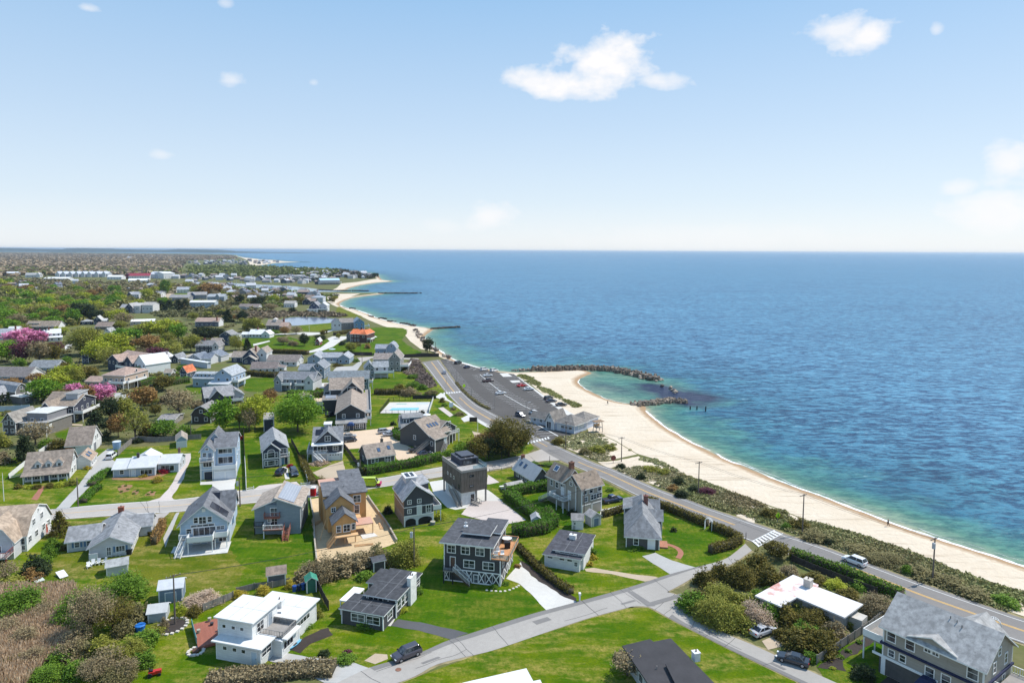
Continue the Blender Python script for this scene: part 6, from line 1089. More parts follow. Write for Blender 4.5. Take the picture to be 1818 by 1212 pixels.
# wharf: big sheds by the harbour
mid('long red-roofed wharf shed with white dormer canopies','Q',(235,290),(545,288),26,6.0,'x',5.0,(.7,.7,.7),(.34,.05,.08),8,2,[('v',-.25,.1,4,24,7.0,'gable','y',4.0,(.2,.05,.06),(.2,.05,.07))])
mid('long pale boathouse hall with a light metal roof by the harbour','Q',(540,285),(745,285),40,9.0,'x',5.0,(.55,.57,.62),(.50,.52,.56),6,2)
mid('plain white boathouse hall, taller than its neighbours on the wharf','Q',(750,290),(915,285),40,11.0,'x',3.0,(.72,.72,.72),(.68,.68,.68),3,2)
mid('long pale waterfront condominium with a row of white gables and blue-grey roofs','O',(810,265),(1580,262),30,7.0,'x',4.5,(.45,.48,.54),(.58,.6,.64),18,2,[('v',a,a+.07,-4,20,7.4,'gable','y',5.0,(.62,.63,.65),(.45,.49,.58)) for a in (.02,.13,.26,.38,.5,.62,.76,.9)])
mid('white terrace with a sawtooth of low gables before the condominium','O',(640,320),(1000,320),20,4.4,'x',2.6,(.72,.72,.71),(.74,.74,.73),9,1)
mid('long white flat warehouse at the wood edge','O',(20,245),(255,243),30,6.0,'x',2.4,(.45,.48,.54),(.66,.67,.7),4,1)
mid('grey house with a pale gable in the brown wood edge','O',(370,270),(590,268),24,5.5,'x',4.0,(.6,.6,.6),(.42,.42,.42),3,1,[('v',.75,1.0,-3,16,6,'gable','y',4,(.7,.7,.7),(.5,.5,.5))])
mid('row of white marina sheds with bright canopies beside the red shed','Q',(-80,300),(130,300),20,5.5,'x',3.0,(.7,.7,.7),(.74,.74,.74),5,1)
mid('white waterfront hall with peaked canopies in front of the red-roofed shed','Q',(230,345),(540,342),14,4.0,'x',3.0,(.74,.74,.74),(.8,.8,.8),7,1,[('v',a,a+.24,-1,13,4.2,'hip','x',3.4,(.72,.72,.72),(.8,.8,.8)) for a in (.02,.36,.7)])
mid('long blue-roofed waterside restaurant on the harbour mouth','I',(900,395),(1110,392),26,7.5,'x',3.0,(.40,.42,.45),(.42,.60,.74),9,3,[('d',-.1,1.08,-6,-.2,3.6,'flr')])
mid('long low grey-roofed motel among the harbour houses','I',(470,335),(745,330),20,5.0,'x',3.0,(.42,.43,.45),(.30,.30,.31),10,2)

# ------------------------------------------------------------------ small far houses: one object each, wall, roof and window band in one small mesh
FW=[wallm((.70,.71,.72)),wallm((.42,.45,.50)),wallm((.10,.12,.16)),wallm((.30,.28,.26))];FR=[roofm((.52,.53,.56)),roofm((.30,.29,.29)),roofm((.36,.28,.24)),roofm((.2,.22,.27))]
FARM={}
def farhouse(x,y,i,label,group,k=1.0):
    rn=random.Random(i*7+1);key=i % 14
    if key not in FARM:
        r2=random.Random(key);w,d,hh,ri=r2.uniform(9,16),r2.uniform(8,12),r2.choice((3.4,5.2,5.6,6.4)),r2.uniform(2.2,4.2);mb=MB();mb.box(0,w,0,d,0,hh);um=w/2 if key % 2 else d/2
        if key % 2:
            for v0,v1 in ((0,.1),(d-.1,d)):mb.hexa([(0,v0,hh),(w,v0,hh),(um,v0,hh+ri)],[(0,v1,hh),(w,v1,hh),(um,v1,hh+ri)])
            for s_,e_ in ((0,-.5),(w,w+.5)):q=[(e_,-.4,hh-.3),(um,-.4,hh+ri),(um,d+.4,hh+ri),(e_,d+.4,hh-.3)];mb.hexa(q,[(a,b,c+.2) for a,b,c in q],1)
        else:
            for v0,v1 in ((0,.1),(w-.1,w)):mb.hexa([(v0,0,hh),(v0,d,hh),(v0,um,hh+ri)],[(v1,0,hh),(v1,d,hh),(v1,um,hh+ri)])
            for s_,e_ in ((0,-.5),(d,d+.5)):q=[(-.4,e_,hh-.3),(-.4,um,hh+ri),(w+.4,um,hh+ri),(w+.4,e_,hh-.3)];mb.hexa(q,[(a,b,c+.2) for a,b,c in q],1)
        for st in range(2 if hh>4 else 1):
            for j in range(int(w/2.4)):mb.box(.7+j*2.4,1.7+j*2.4,-.05,.05,.9+st*2.7,2.2+st*2.7,2)
            for j in range(int(d/2.6)):mb.box(w-.05,w+.05,.8+j*2.6,1.8+j*2.6,.9+st*2.7,2.2+st*2.7,2)
        mb.box(w*.7,w*.7+.8,d*.45,d*.45+.8,hh,hh+ri+1.2,3)
        o=mb.build('house',[FW[r2.choice((0,0,1,1,2,2,3))],FR[r2.choice((0,1,1,2,3,3))],glassm(),pmat('masonry 0.26 0.11 0.08',(.26,.11,.08))]);FARM[key]=o;first=True
    else:o=FARM[key].copy();COL.objects.link(o)
    p=P(x,y);o.location=p;o.rotation_euler=(0,0,rn.uniform(-.6,.6));s_=k*rn.uniform(.72,1.05);o.scale=(s_,s_,s_);props(o,label,'house',group)
fi=0;rn=random.Random(11)
def farfield(n,poly,label,group,k=1.0,mind=13):
    """scatter small houses over a stretch of ground so that none runs into another"""
    global fi;xs=[p[0] for p in poly];ys=[p[1] for p in poly];put=[];t=0
    while len(put)<n and t<6000:
        t+=1;x,y=rn.uniform(min(xs),max(xs)),rn.uniform(min(ys),max(ys))
        if not inpoly(np.array([x]),np.array([y]),poly)[0]:continue
        w=P(x,y)
        if any((w-q).length<mind for q in put):continue
        put.append(w);fi+=1;farhouse(x,y,fi,label,group,k)
farfield(46,[(420,497),(480,494),(560,493),(600,497),(608,500),(560,505),(520,503),(420,501)],'small house packed along the near bank of the wooded harbour point','houses on the harbour point',1.0,17)
farfield(52,[(520,481),(560,479),(600,481),(640,486),(665,492),(640,496),(600,494),(540,492),(515,487)],'small cottage among dark trees on the wooded tip of the harbour point','cottages on the tip of the point',1.0,20)
farfield(55,[(330,466),(380,462),(440,462),(480,464),(505,466),(470,468.6),(440,471.5),(380,471.5),(330,470)],'tiny house in the dense far village behind the sand spit','far village houses by the spit',1.25,30)
farfield(26,[(310,491),(360,490),(420,494),(420,500),(380,499.5),(330,497),(305,495)],'white house on the far harbour bank beyond the moored boats','houses on the far harbour bank',1.05,19)
farfield(34,[(380,513),(440,512),(500,516),(545,522),(560,530),(500,536),(440,535),(390,528)],'small shingled house on the near harbour shore beside the white beach','houses on the near harbour shore',.95,17)
farfield(10,[(330,500),(420,510),(420,514),(360,512),(320,506)],'low wharf building at the marina docks','marina wharf buildings',1.0,20)
farfield(7,[(20,500),(100,498),(160,508),(150,520),(60,520),(10,512)],'white house roof glimpsed through the budding wood','roofs glimpsed in the wood',.9,40)
farfield(8,[(220,512),(330,505),(340,520),(250,530),(215,525)],'pale house among the trees behind the wharf sheds','houses behind the wharf sheds',.9,30)
farfield(9,[(60,455),(300,455),(300,466),(60,470)],'lone tiny roof far off in the brown wood','lone roofs in the brown wood',1.4,120)
# ------------------------------------------------------------------ trees, shrubs, hedges
KIND={  # dark and light leaf colour, words for the label
    'green':((0.06,0.16,0.008),(0.25,0.4,0.03),'bright green leafy'),'lime':((0.2,0.25,0.015),(0.52,0.54,0.055),'yellow-green'),'olive':((0.15,0.165,0.02),(0.4,0.385,0.075),'olive green budding'),
    'tan':((0.18,0.14,0.07),(0.42,0.335,0.19),'bare greyish brown'),'dark':((0.014,0.025,0.012),(0.062,0.088,0.03),'dark evergreen'),'pink':((0.5,0.11,0.26),(0.88,0.4,0.6),'pink blossoming'),
    'plum':((0.06,0.018,0.034),(0.21,0.06,0.09),'dark plum-leaved'),'rust':((0.21,0.12,0.036),(0.43,0.26,0.095),'rusty orange budding'),'cedar':((.045,.048,.010),(.27,.215,.042),'brownish green'),
    'leaf':((0.055,0.13,0.01),(0.21,0.335,0.034),'fresh green'),'red':((0.24,0.012,0.024),(0.52,0.035,0.06),'crimson flowering'),'gold':((0.3,0.23,0.02),(0.62,0.5,0.07),'yellow flowering'),'hedgeg':((0.045,0.13,0.008),(0.14,0.28,0.02),'clipped green'),'blush':((0.36,0.25,0.15),(0.66,0.52,0.4),'pale pinkish'),
    'scrub':((0.13,0.115,0.045),(0.33,0.285,0.125),'scrubby brown')}
BARK=pmat('bark',(.11,.085,.065),.9,.25,2,10)
def lmat(k):return leafm('leaves '+k,*KIND[k][:2])
def quads(rng,C,size,flat=.55):
    """leaf sprays: a randomly turned quad at each point"""
    n=len(C);a=rng.normal(size=(n,3));a[:,2]*=flat;a /= np.linalg.norm(a,axis=1)[:,None];b=rng.normal(size=(n,3));b[:,2]*=.8;b-=a*(a*b).sum(1)[:,None];b /= np.linalg.norm(b,axis=1)[:,None]
    s=(size*rng.uniform(.6,1.35,n))[:,None];V=np.stack([C-a*s-b*s*.7,C+a*s-b*s*.55,C+a*s*.9+b*s*.7,C-a*s*.8+b*s*.6],1);return V.reshape(-1,3)
def leafmesh(name,V,tint,m,extra=None):
    n=len(V) // 4;me=bpy.data.meshes.new(name);nv=len(V);EV,EF=extra if extra else ([],[]);allv=np.concatenate([V,np.array(EV).reshape(-1,3)]) if len(EV) else V
    me.vertices.add(len(allv));me.vertices.foreach_set('co',allv.astype(np.float32).ravel());loops=np.arange(nv);ef=[len(f) for f in EF]
    tot=nv+sum(ef);me.loops.add(tot);li=np.concatenate([loops,np.array([i+nv for f in EF for i in f],int)]) if EF else loops;me.loops.foreach_set('vertex_index',li.astype(np.int32))
    ls=np.concatenate([np.arange(n)*4,nv+np.cumsum([0]+ef[:-1])]) if EF else np.arange(n)*4;lt=np.concatenate([np.full(n,4),np.array(ef)]) if EF else np.full(n,4)
    me.polygons.add(n+len(EF));me.polygons.foreach_set('loop_start',ls.astype(np.int32));me.polygons.foreach_set('loop_total',lt.astype(np.int32))
    at=me.attributes.new('tint','FLOAT','FACE');at.data.foreach_set('value',np.concatenate([tint,np.zeros(len(EF))]).astype(np.float32));
    for q in (m if isinstance(m,(list,tuple)) else [m]):me.materials.append(q)
    if EF:me.polygons.foreach_set('material_index',np.concatenate([np.zeros(n),np.ones(len(EF))]).astype(np.int32))
    me.update(calc_edges=True);me.validate();return me
def crown_points(rng,shape,ncl,per):
    """unit crown: half width .5, height 1; returns points and tints"""
    if shape=='cone':
        t=rng.uniform(0,1,ncl) ** 1.3;r=(.5*(1-t)+.03)*np.sqrt(rng.uniform(.35,1,ncl));th=rng.uniform(0,6.283,ncl);c=np.stack([r*np.cos(th),r*np.sin(th),.06+t*.92-r*.12],1);sp=.055
    else:
        d=rng.normal(size=(ncl,3));d /= np.linalg.norm(d,axis=1)[:,None];ph=rng.uniform(0,6.283,6)
        lump=1+.16*np.sin(3*np.arctan2(d[:,1],d[:,0])+ph[0])*np.cos(2.2*d[:,2]+ph[1])+.12*np.sin(5*d[:,0]+ph[2])+.10*np.sin(6*d[:,1]+ph[3])
        r=.42*rng.uniform(.35,1,ncl) ** .42*lump;c=d*r[:,None]
        if shape=='bush':c[:,2]=np.abs(c[:,2])*1.9*rng.uniform(.55,1,ncl)+.02;sp=.07
        elif shape=='bare':c[:,2]=.62+c[:,2]*.80;sp=.075
        else:c[:,2]=.60+c[:,2]*.86;sp=.075
        sp=sp
    k=rng.integers(0,ncl,per);P_=c[k]+rng.normal(size=(per,3))*sp*np.array([1,1,.75]);P_[:,2]=np.clip(P_[:,2],.01,1.05)
    ct=rng.uniform(0,1,ncl) ** 1.1;t=np.clip(.65*ct[k]+.45*rng.uniform(0,1,per)-.05,0,1);return P_,t,c
def tubes(segs):
    mb=MB()
    for a,b,r0,r1 in segs:mb.tube(a,b,r0,r1,5)
    return mb
def limbs(rng,c,shape,n=9,r=.022):
    top=.45 if shape != 'cone' else .9;segs=[((0,0,-.02),(0,0,top*.75),r,r*.75)]
    for q in c[rng.integers(0,len(c),n)]:segs.append(((0,0,rng.uniform(.2,top*.7)),tuple(q*np.array([.85,.85,.95])),r*.55,r*.15))
    return segs
PROTO={}
def proto(kind,shape,lod,var):
    key=(kind,shape,lod,var)
    if key in PROTO:return PROTO[key]
    rng=np.random.default_rng(abs(hash((shape,lod,var,len(kind),kind[0]))) % 99991 if False else sum(ord(ch) for ch in kind+shape)*31+lod*7+var)
    per={0:460,1:2400,2:10000}[lod];ncl={0:34,1:95,2:240}[lod];size={0:.060,1:.028,2:.0145}[lod]
    if shape=='bare':per=int(per*.55);size*=.8
    if shape=='bush':size*=1.05
    P_,t,c=crown_points(rng,shape,ncl,per);V=quads(rng,P_,size);sg=limbs(rng,c,shape,{0:3,1:9,2:16}[lod]*(2 if shape=='bare' else 1),.030 if shape=='bare' else .022)
    if shape=='bare' and lod:
        for q in c[:{1:30,2:60}[lod]]:sg.append((tuple(q*np.array([.5,.5,.8])+np.array([0,0,.06])),tuple(q*1.06),.007,.003))
    mb=tubes(sg)
    if lod==0:
        me=leafmesh('tree',V,t,[lmat(kind),BARK],(mb.v,mb.f));PROTO[key]=(me,)
    else:
        me=leafmesh('crown',V,t,lmat(kind));tm=bpy.data.meshes.new('trunk');tm.from_pydata(mb.v,[],mb.f);tm.materials.append(BARK);PROTO[key]=(me,tm)
    return PROTO[key]
LAB={};TREES=[]
def shortlm(l):
    w=l.replace(',',' ,').split();out=[]
    for q in w:
        if q in (',','with','under','beside','behind','in','of','by','above','at','on','near','among','between','and','raised','cut','next','half','clad','sheathed','ringed','parked','wedged','tucked','before','across','joined','to','over','along','peeking','packed','alone') and len(out)>1:break
        out.append(q)
    return ' '.join(out[:6])
def autolabel(desc,px_,big):
    c=sorted(LANDMARKS,key=lambda l:(l[1][0]-px_[0]) ** 2+(2.2*(l[1][1]-px_[1])) ** 2)[:3]
    def rel(l):
        dx,dy=px_[0]-l[1][0],px_[1]-l[1][1];return ('behind' if dy<-4 and abs(dx)<40 else 'in front of' if dy>6 and abs(dx)<40 else 'beside')
    cands=[f'{desc} {rel(c[0])} the {shortlm(c[0][0])}',f'{big} {desc} {rel(c[0])} the {shortlm(c[0][0])}',f'{desc} {rel(c[1])} the {shortlm(c[1][0])}',f'{desc} between the {shortlm(c[0][0])} and the {shortlm(c[1][0])}',f'{big} {desc} {rel(c[1])} the {shortlm(c[1][0])}',f'{big} {desc} {rel(c[2])} the {shortlm(c[2][0])}']
    for q in cands:
        if len(q.split()) <= 16 and q not in LAB:LAB[q]=1;return q,False
    return cands[0] if len(cands[0].split()) <= 16 else f'{desc} among the houses',True
tn=0
def plant(zone,x,y,w,h,kind,shape='round',label=None,group=None,cat='tree',nm=None,abs_=False):
    """x, y: foot of the plant on the map sheet, w, h: its spread and height in sheet units"""
    global tn;tn+=1;s=ZN[zone][2];px_=zp(zone,x,y);p=P(*px_);h0=445+.0052*(px_[0]-909);m=HC/(px_[1]-h0);W_,H_=(w,h) if abs_ else (w/s*m,h/s*m);wp=W_/m
    rn=random.Random(tn);lod=0 if wp<17 else 1 if wp<62 else 2;ms=proto(kind,shape,lod,tn % (3 if lod<2 else 2))
    word={'cone':'conifer','bush':'bush','bare':'tree','round':'tree'}[shape];name=nm or {'cone':'conifer_tree','bush':'flowering_shrub' if kind in ('red','gold','blush') else 'shrub','bare':'bare_tree','round':{'pink':'blossom_tree','plum':'plum_tree','dark':'evergreen_tree','cedar':'juniper_tree','lime':'maple_tree','green':'maple_tree'}.get(kind,'tree')}[shape];cat='shrub' if shape=='bush' else cat
    if not label:label,dupe=autolabel(KIND[kind][2]+' '+word,px_,('tall' if H_>6 else 'low') if rn.random()<.5 else ('broad' if W_>6 else 'slim'))
    else:dupe=False
    if not group:group='trees and shrubs of the seaside town'
    if lod==0:
        o=bpy.data.objects.new(name,ms[0]);COL.objects.link(o);o.location=p;o.rotation_euler=(0,0,rn.uniform(0,6.28));o.scale=(W_,W_,H_);props(o,label,cat,group)
    else:
        o=empty(name,p,rn.uniform(0,6.28),label,cat,group);o.scale=(W_,W_,H_)
        for nm_,me in zip(('crown','trunk'),ms):
            c=bpy.data.objects.new(nm_ if shape != 'bush' or nm_=='crown' else 'stems',me);
            if shape=='bush' and nm_=='crown':c.name='foliage'
            COL.objects.link(c);c.parent=o
    return o
def hedge(zone,pts,w,h,kind,label,dens=34,wob=.12,name='hedge'):
    """clipped hedge along a line: a dark twiggy core under a skin of leaf sprays"""
    pl=[Pz(zone,*q) for q in pts];L=sum((b-a).length for a,b in zip(pl,pl[1:]));n=max(2,int(L/.9));q=resample(pl,n);rng=np.random.default_rng(int(L*10)+5)
    mb=MB();le=offs(q,w/2-.12);ri=offs(q,-(w/2-.12))
    for i in range(n-1):mb.hexa([(*ri[i].xy,0),(*ri[i+1].xy,0),(*le[i+1].xy,0),(*le[i].xy,0)],[(*ri[i].xy,h-.15),(*ri[i+1].xy,h-.15),(*le[i+1].xy,h-.15),(*le[i].xy,h-.15)])
    N_=min(26000,int(L*(2*h+w)*dens*min(1,1)));i=rng.uniform(0,n-1.001,N_);i0=i.astype(int);f=i-i0;A=np.array([(p.x,p.y) for p in q]);T=np.gradient(A,axis=0);T /= np.linalg.norm(T,axis=1)[:,None]+1e-9
    c=A[i0]*(1-f)[:,None]+A[np.minimum(i0+1,n-1)]*f[:,None];tt=T[i0];nn=np.stack([-tt[:,1],tt[:,0]],1);u=rng.uniform(0,2*h+w,N_);side=np.where(u<h,-w/2,np.where(u<h+w,u-h-w/2,w/2));z=np.where(u<h,u,np.where(u<h+w,h,u-h-w))
    hb=np.array([mnoise.noise(Vector((a[0]*.5,a[1]*.5,1))) for a in c]);z=z*(1+.12*hb) ;side=side*(1+.2*hb);Pp=np.stack([c[:,0]+nn[:,0]*side,c[:,1]+nn[:,1]*side,z],1)+rng.normal(size=(N_,3))*wob
    Pp[:,2]=np.clip(Pp[:,2],.03,None);V=quads(rng,Pp,.13 if dens>20 else .2);t=np.clip(.5+.35*hb+rng.normal(size=N_)*.25,0,1);me=leafmesh(name,V,t,[lmat(kind),pmat('twigs',(.09,.075,.045),.9)],(mb.v,mb.f));o=bpy.data.objects.new(name,me);COL.objects.link(o);props(o,label,'hedge');LANDMARKS.append((label,to_px(q[n // 2])));return o
def stuff(name,V,t,m,label):
    o=bpy.data.objects.new(name,leafmesh(name,V,t,m));COL.objects.link(o);props(o,label,None,None,'stuff');return o
def scat(rng,poly,n):
    A=np.array([(p[0],p[1]) for p in poly]);out=np.zeros((0,2));k=0
    while len(out)<n and k<40:
        c=rng.uniform(A.min(0),A.max(0),(n*2,2));out=np.concatenate([out,c[inpoly(c[:,0],c[:,1],A)]]);k+=1
    return out[:n]
# hedges
hedge('C',[(190,195),(240,230),(330,300),(400,360),(440,345),(395,290)],2.6,2.1,'hedgeg','long clipped green hedge bending around the small white shed');hedge('C',[(445,345),(380,385),(300,398),(215,402)],2.6,2.3,'hedgeg','rough green hedge between the shed lawn and the black-roofed cottage')
hedge('C',[(195,190),(260,172),(340,158),(415,150)],2.6,2.2,'hedgeg','clipped hedge running to the tan shingled house');hedge('C',[(960,225),(1090,275),(1210,325),(1285,355)],1.3,1.7,'cedar','leggy roadside hedge behind the white arched gate');hedge('C',[(1305,365),(1422,412),(1465,440),(1420,470),(1300,500)],1.4,1.7,'cedar','curved roadside hedge at the lawn corner by the zebra crossing')
hedge('C',[(710,300),(780,282),(868,250)],1.3,1.3,'cedar','thin twiggy hedge beside the parked blue pickup');hedge('C',[(245,470),(330,560),(420,640),(540,725)],1.2,1.1,'cedar','low straggling hedge along the white concrete drive')
hedge('F',[(905,800),(1080,770),(1250,740),(1420,700)],2.6,2.2,'hedgeg','tall clipped hedge along the street before the tan gravel yard');hedge('F',[(1165,575),(1240,580),(1320,560)],3.0,2.0,'hedgeg','square clipped hedge in front of the white cape cottage');hedge('F',[(1120,510),(1135,550),(1170,560)],2.4,1.9,'hedgeg','clipped hedge end beside the silver cars')
hedge('F',[(455,690),(480,760),(520,840),(540,870)],1.6,1.3,'cedar','reddish brown hedge along the white garden fence');hedge('D',[(600,495),(740,545),(900,600),(1060,670),(1180,720)],1.7,1.9,'leaf','green roadside hedge above the dark board fence')
hedge('E',[(585,1000),(640,935),(700,900)],1.6,1.2,'hedgeg','clipped hedge block near the street beside the grey gravel drive');hedge('E',[(645,880),(690,835),(740,795),(780,780)],2.2,1.2,'hedgeg','clipped hedge pair by the long blue ranch house');hedge('E',[(965,185),(1060,160),(1150,150),(1260,160)],3.5,2.6,'hedgeg','tall dark green hedge below the cream villa',22)
hedge('E',[(1060,200),(1180,175),(1320,150)],3,2.4,'hedgeg','long green hedge before the orange-roofed shed-house',22);hedge('A',[(845,455),(880,390),(895,350)],1.2,1.9,'rust','russet hedge row beside the pale blue gabled house');hedge('K',[(240,515),(450,505),(700,512),(960,525)],3,2.4,'cedar','brown hedge line behind the steep-gabled houses',14)
hedge('L',[(800,905),(960,910),(1150,905),(1300,880)],3,2.2,'cedar','rough brown hedge along the inn lawn',14);hedge('K',[(700,1090),(950,1100),(1220,1090)],3.5,2.6,'leaf','green hedge between the decked house and the inn yard',14);hedge('K',[(170,800),(330,815),(520,830),(660,800)],3,2.2,'cedar','brown hedge behind the play lawn',14)
hedge('B',[(-160,1215),(80,1192),(250,1168),(400,1150),(535,1152)],3.0,1.2,'tan','bare brown hedge beside the grey gravel drive');hedge('L',[(260,115),(420,90),(560,60)],3,2.2,'cedar','olive hedge above the white loop drive',14);hedge('R',[(780,520),(880,640),(1000,750),(1150,860),(1290,925)],.9,.55,'scrub','low planted kerb between beach road and parking lot',20)
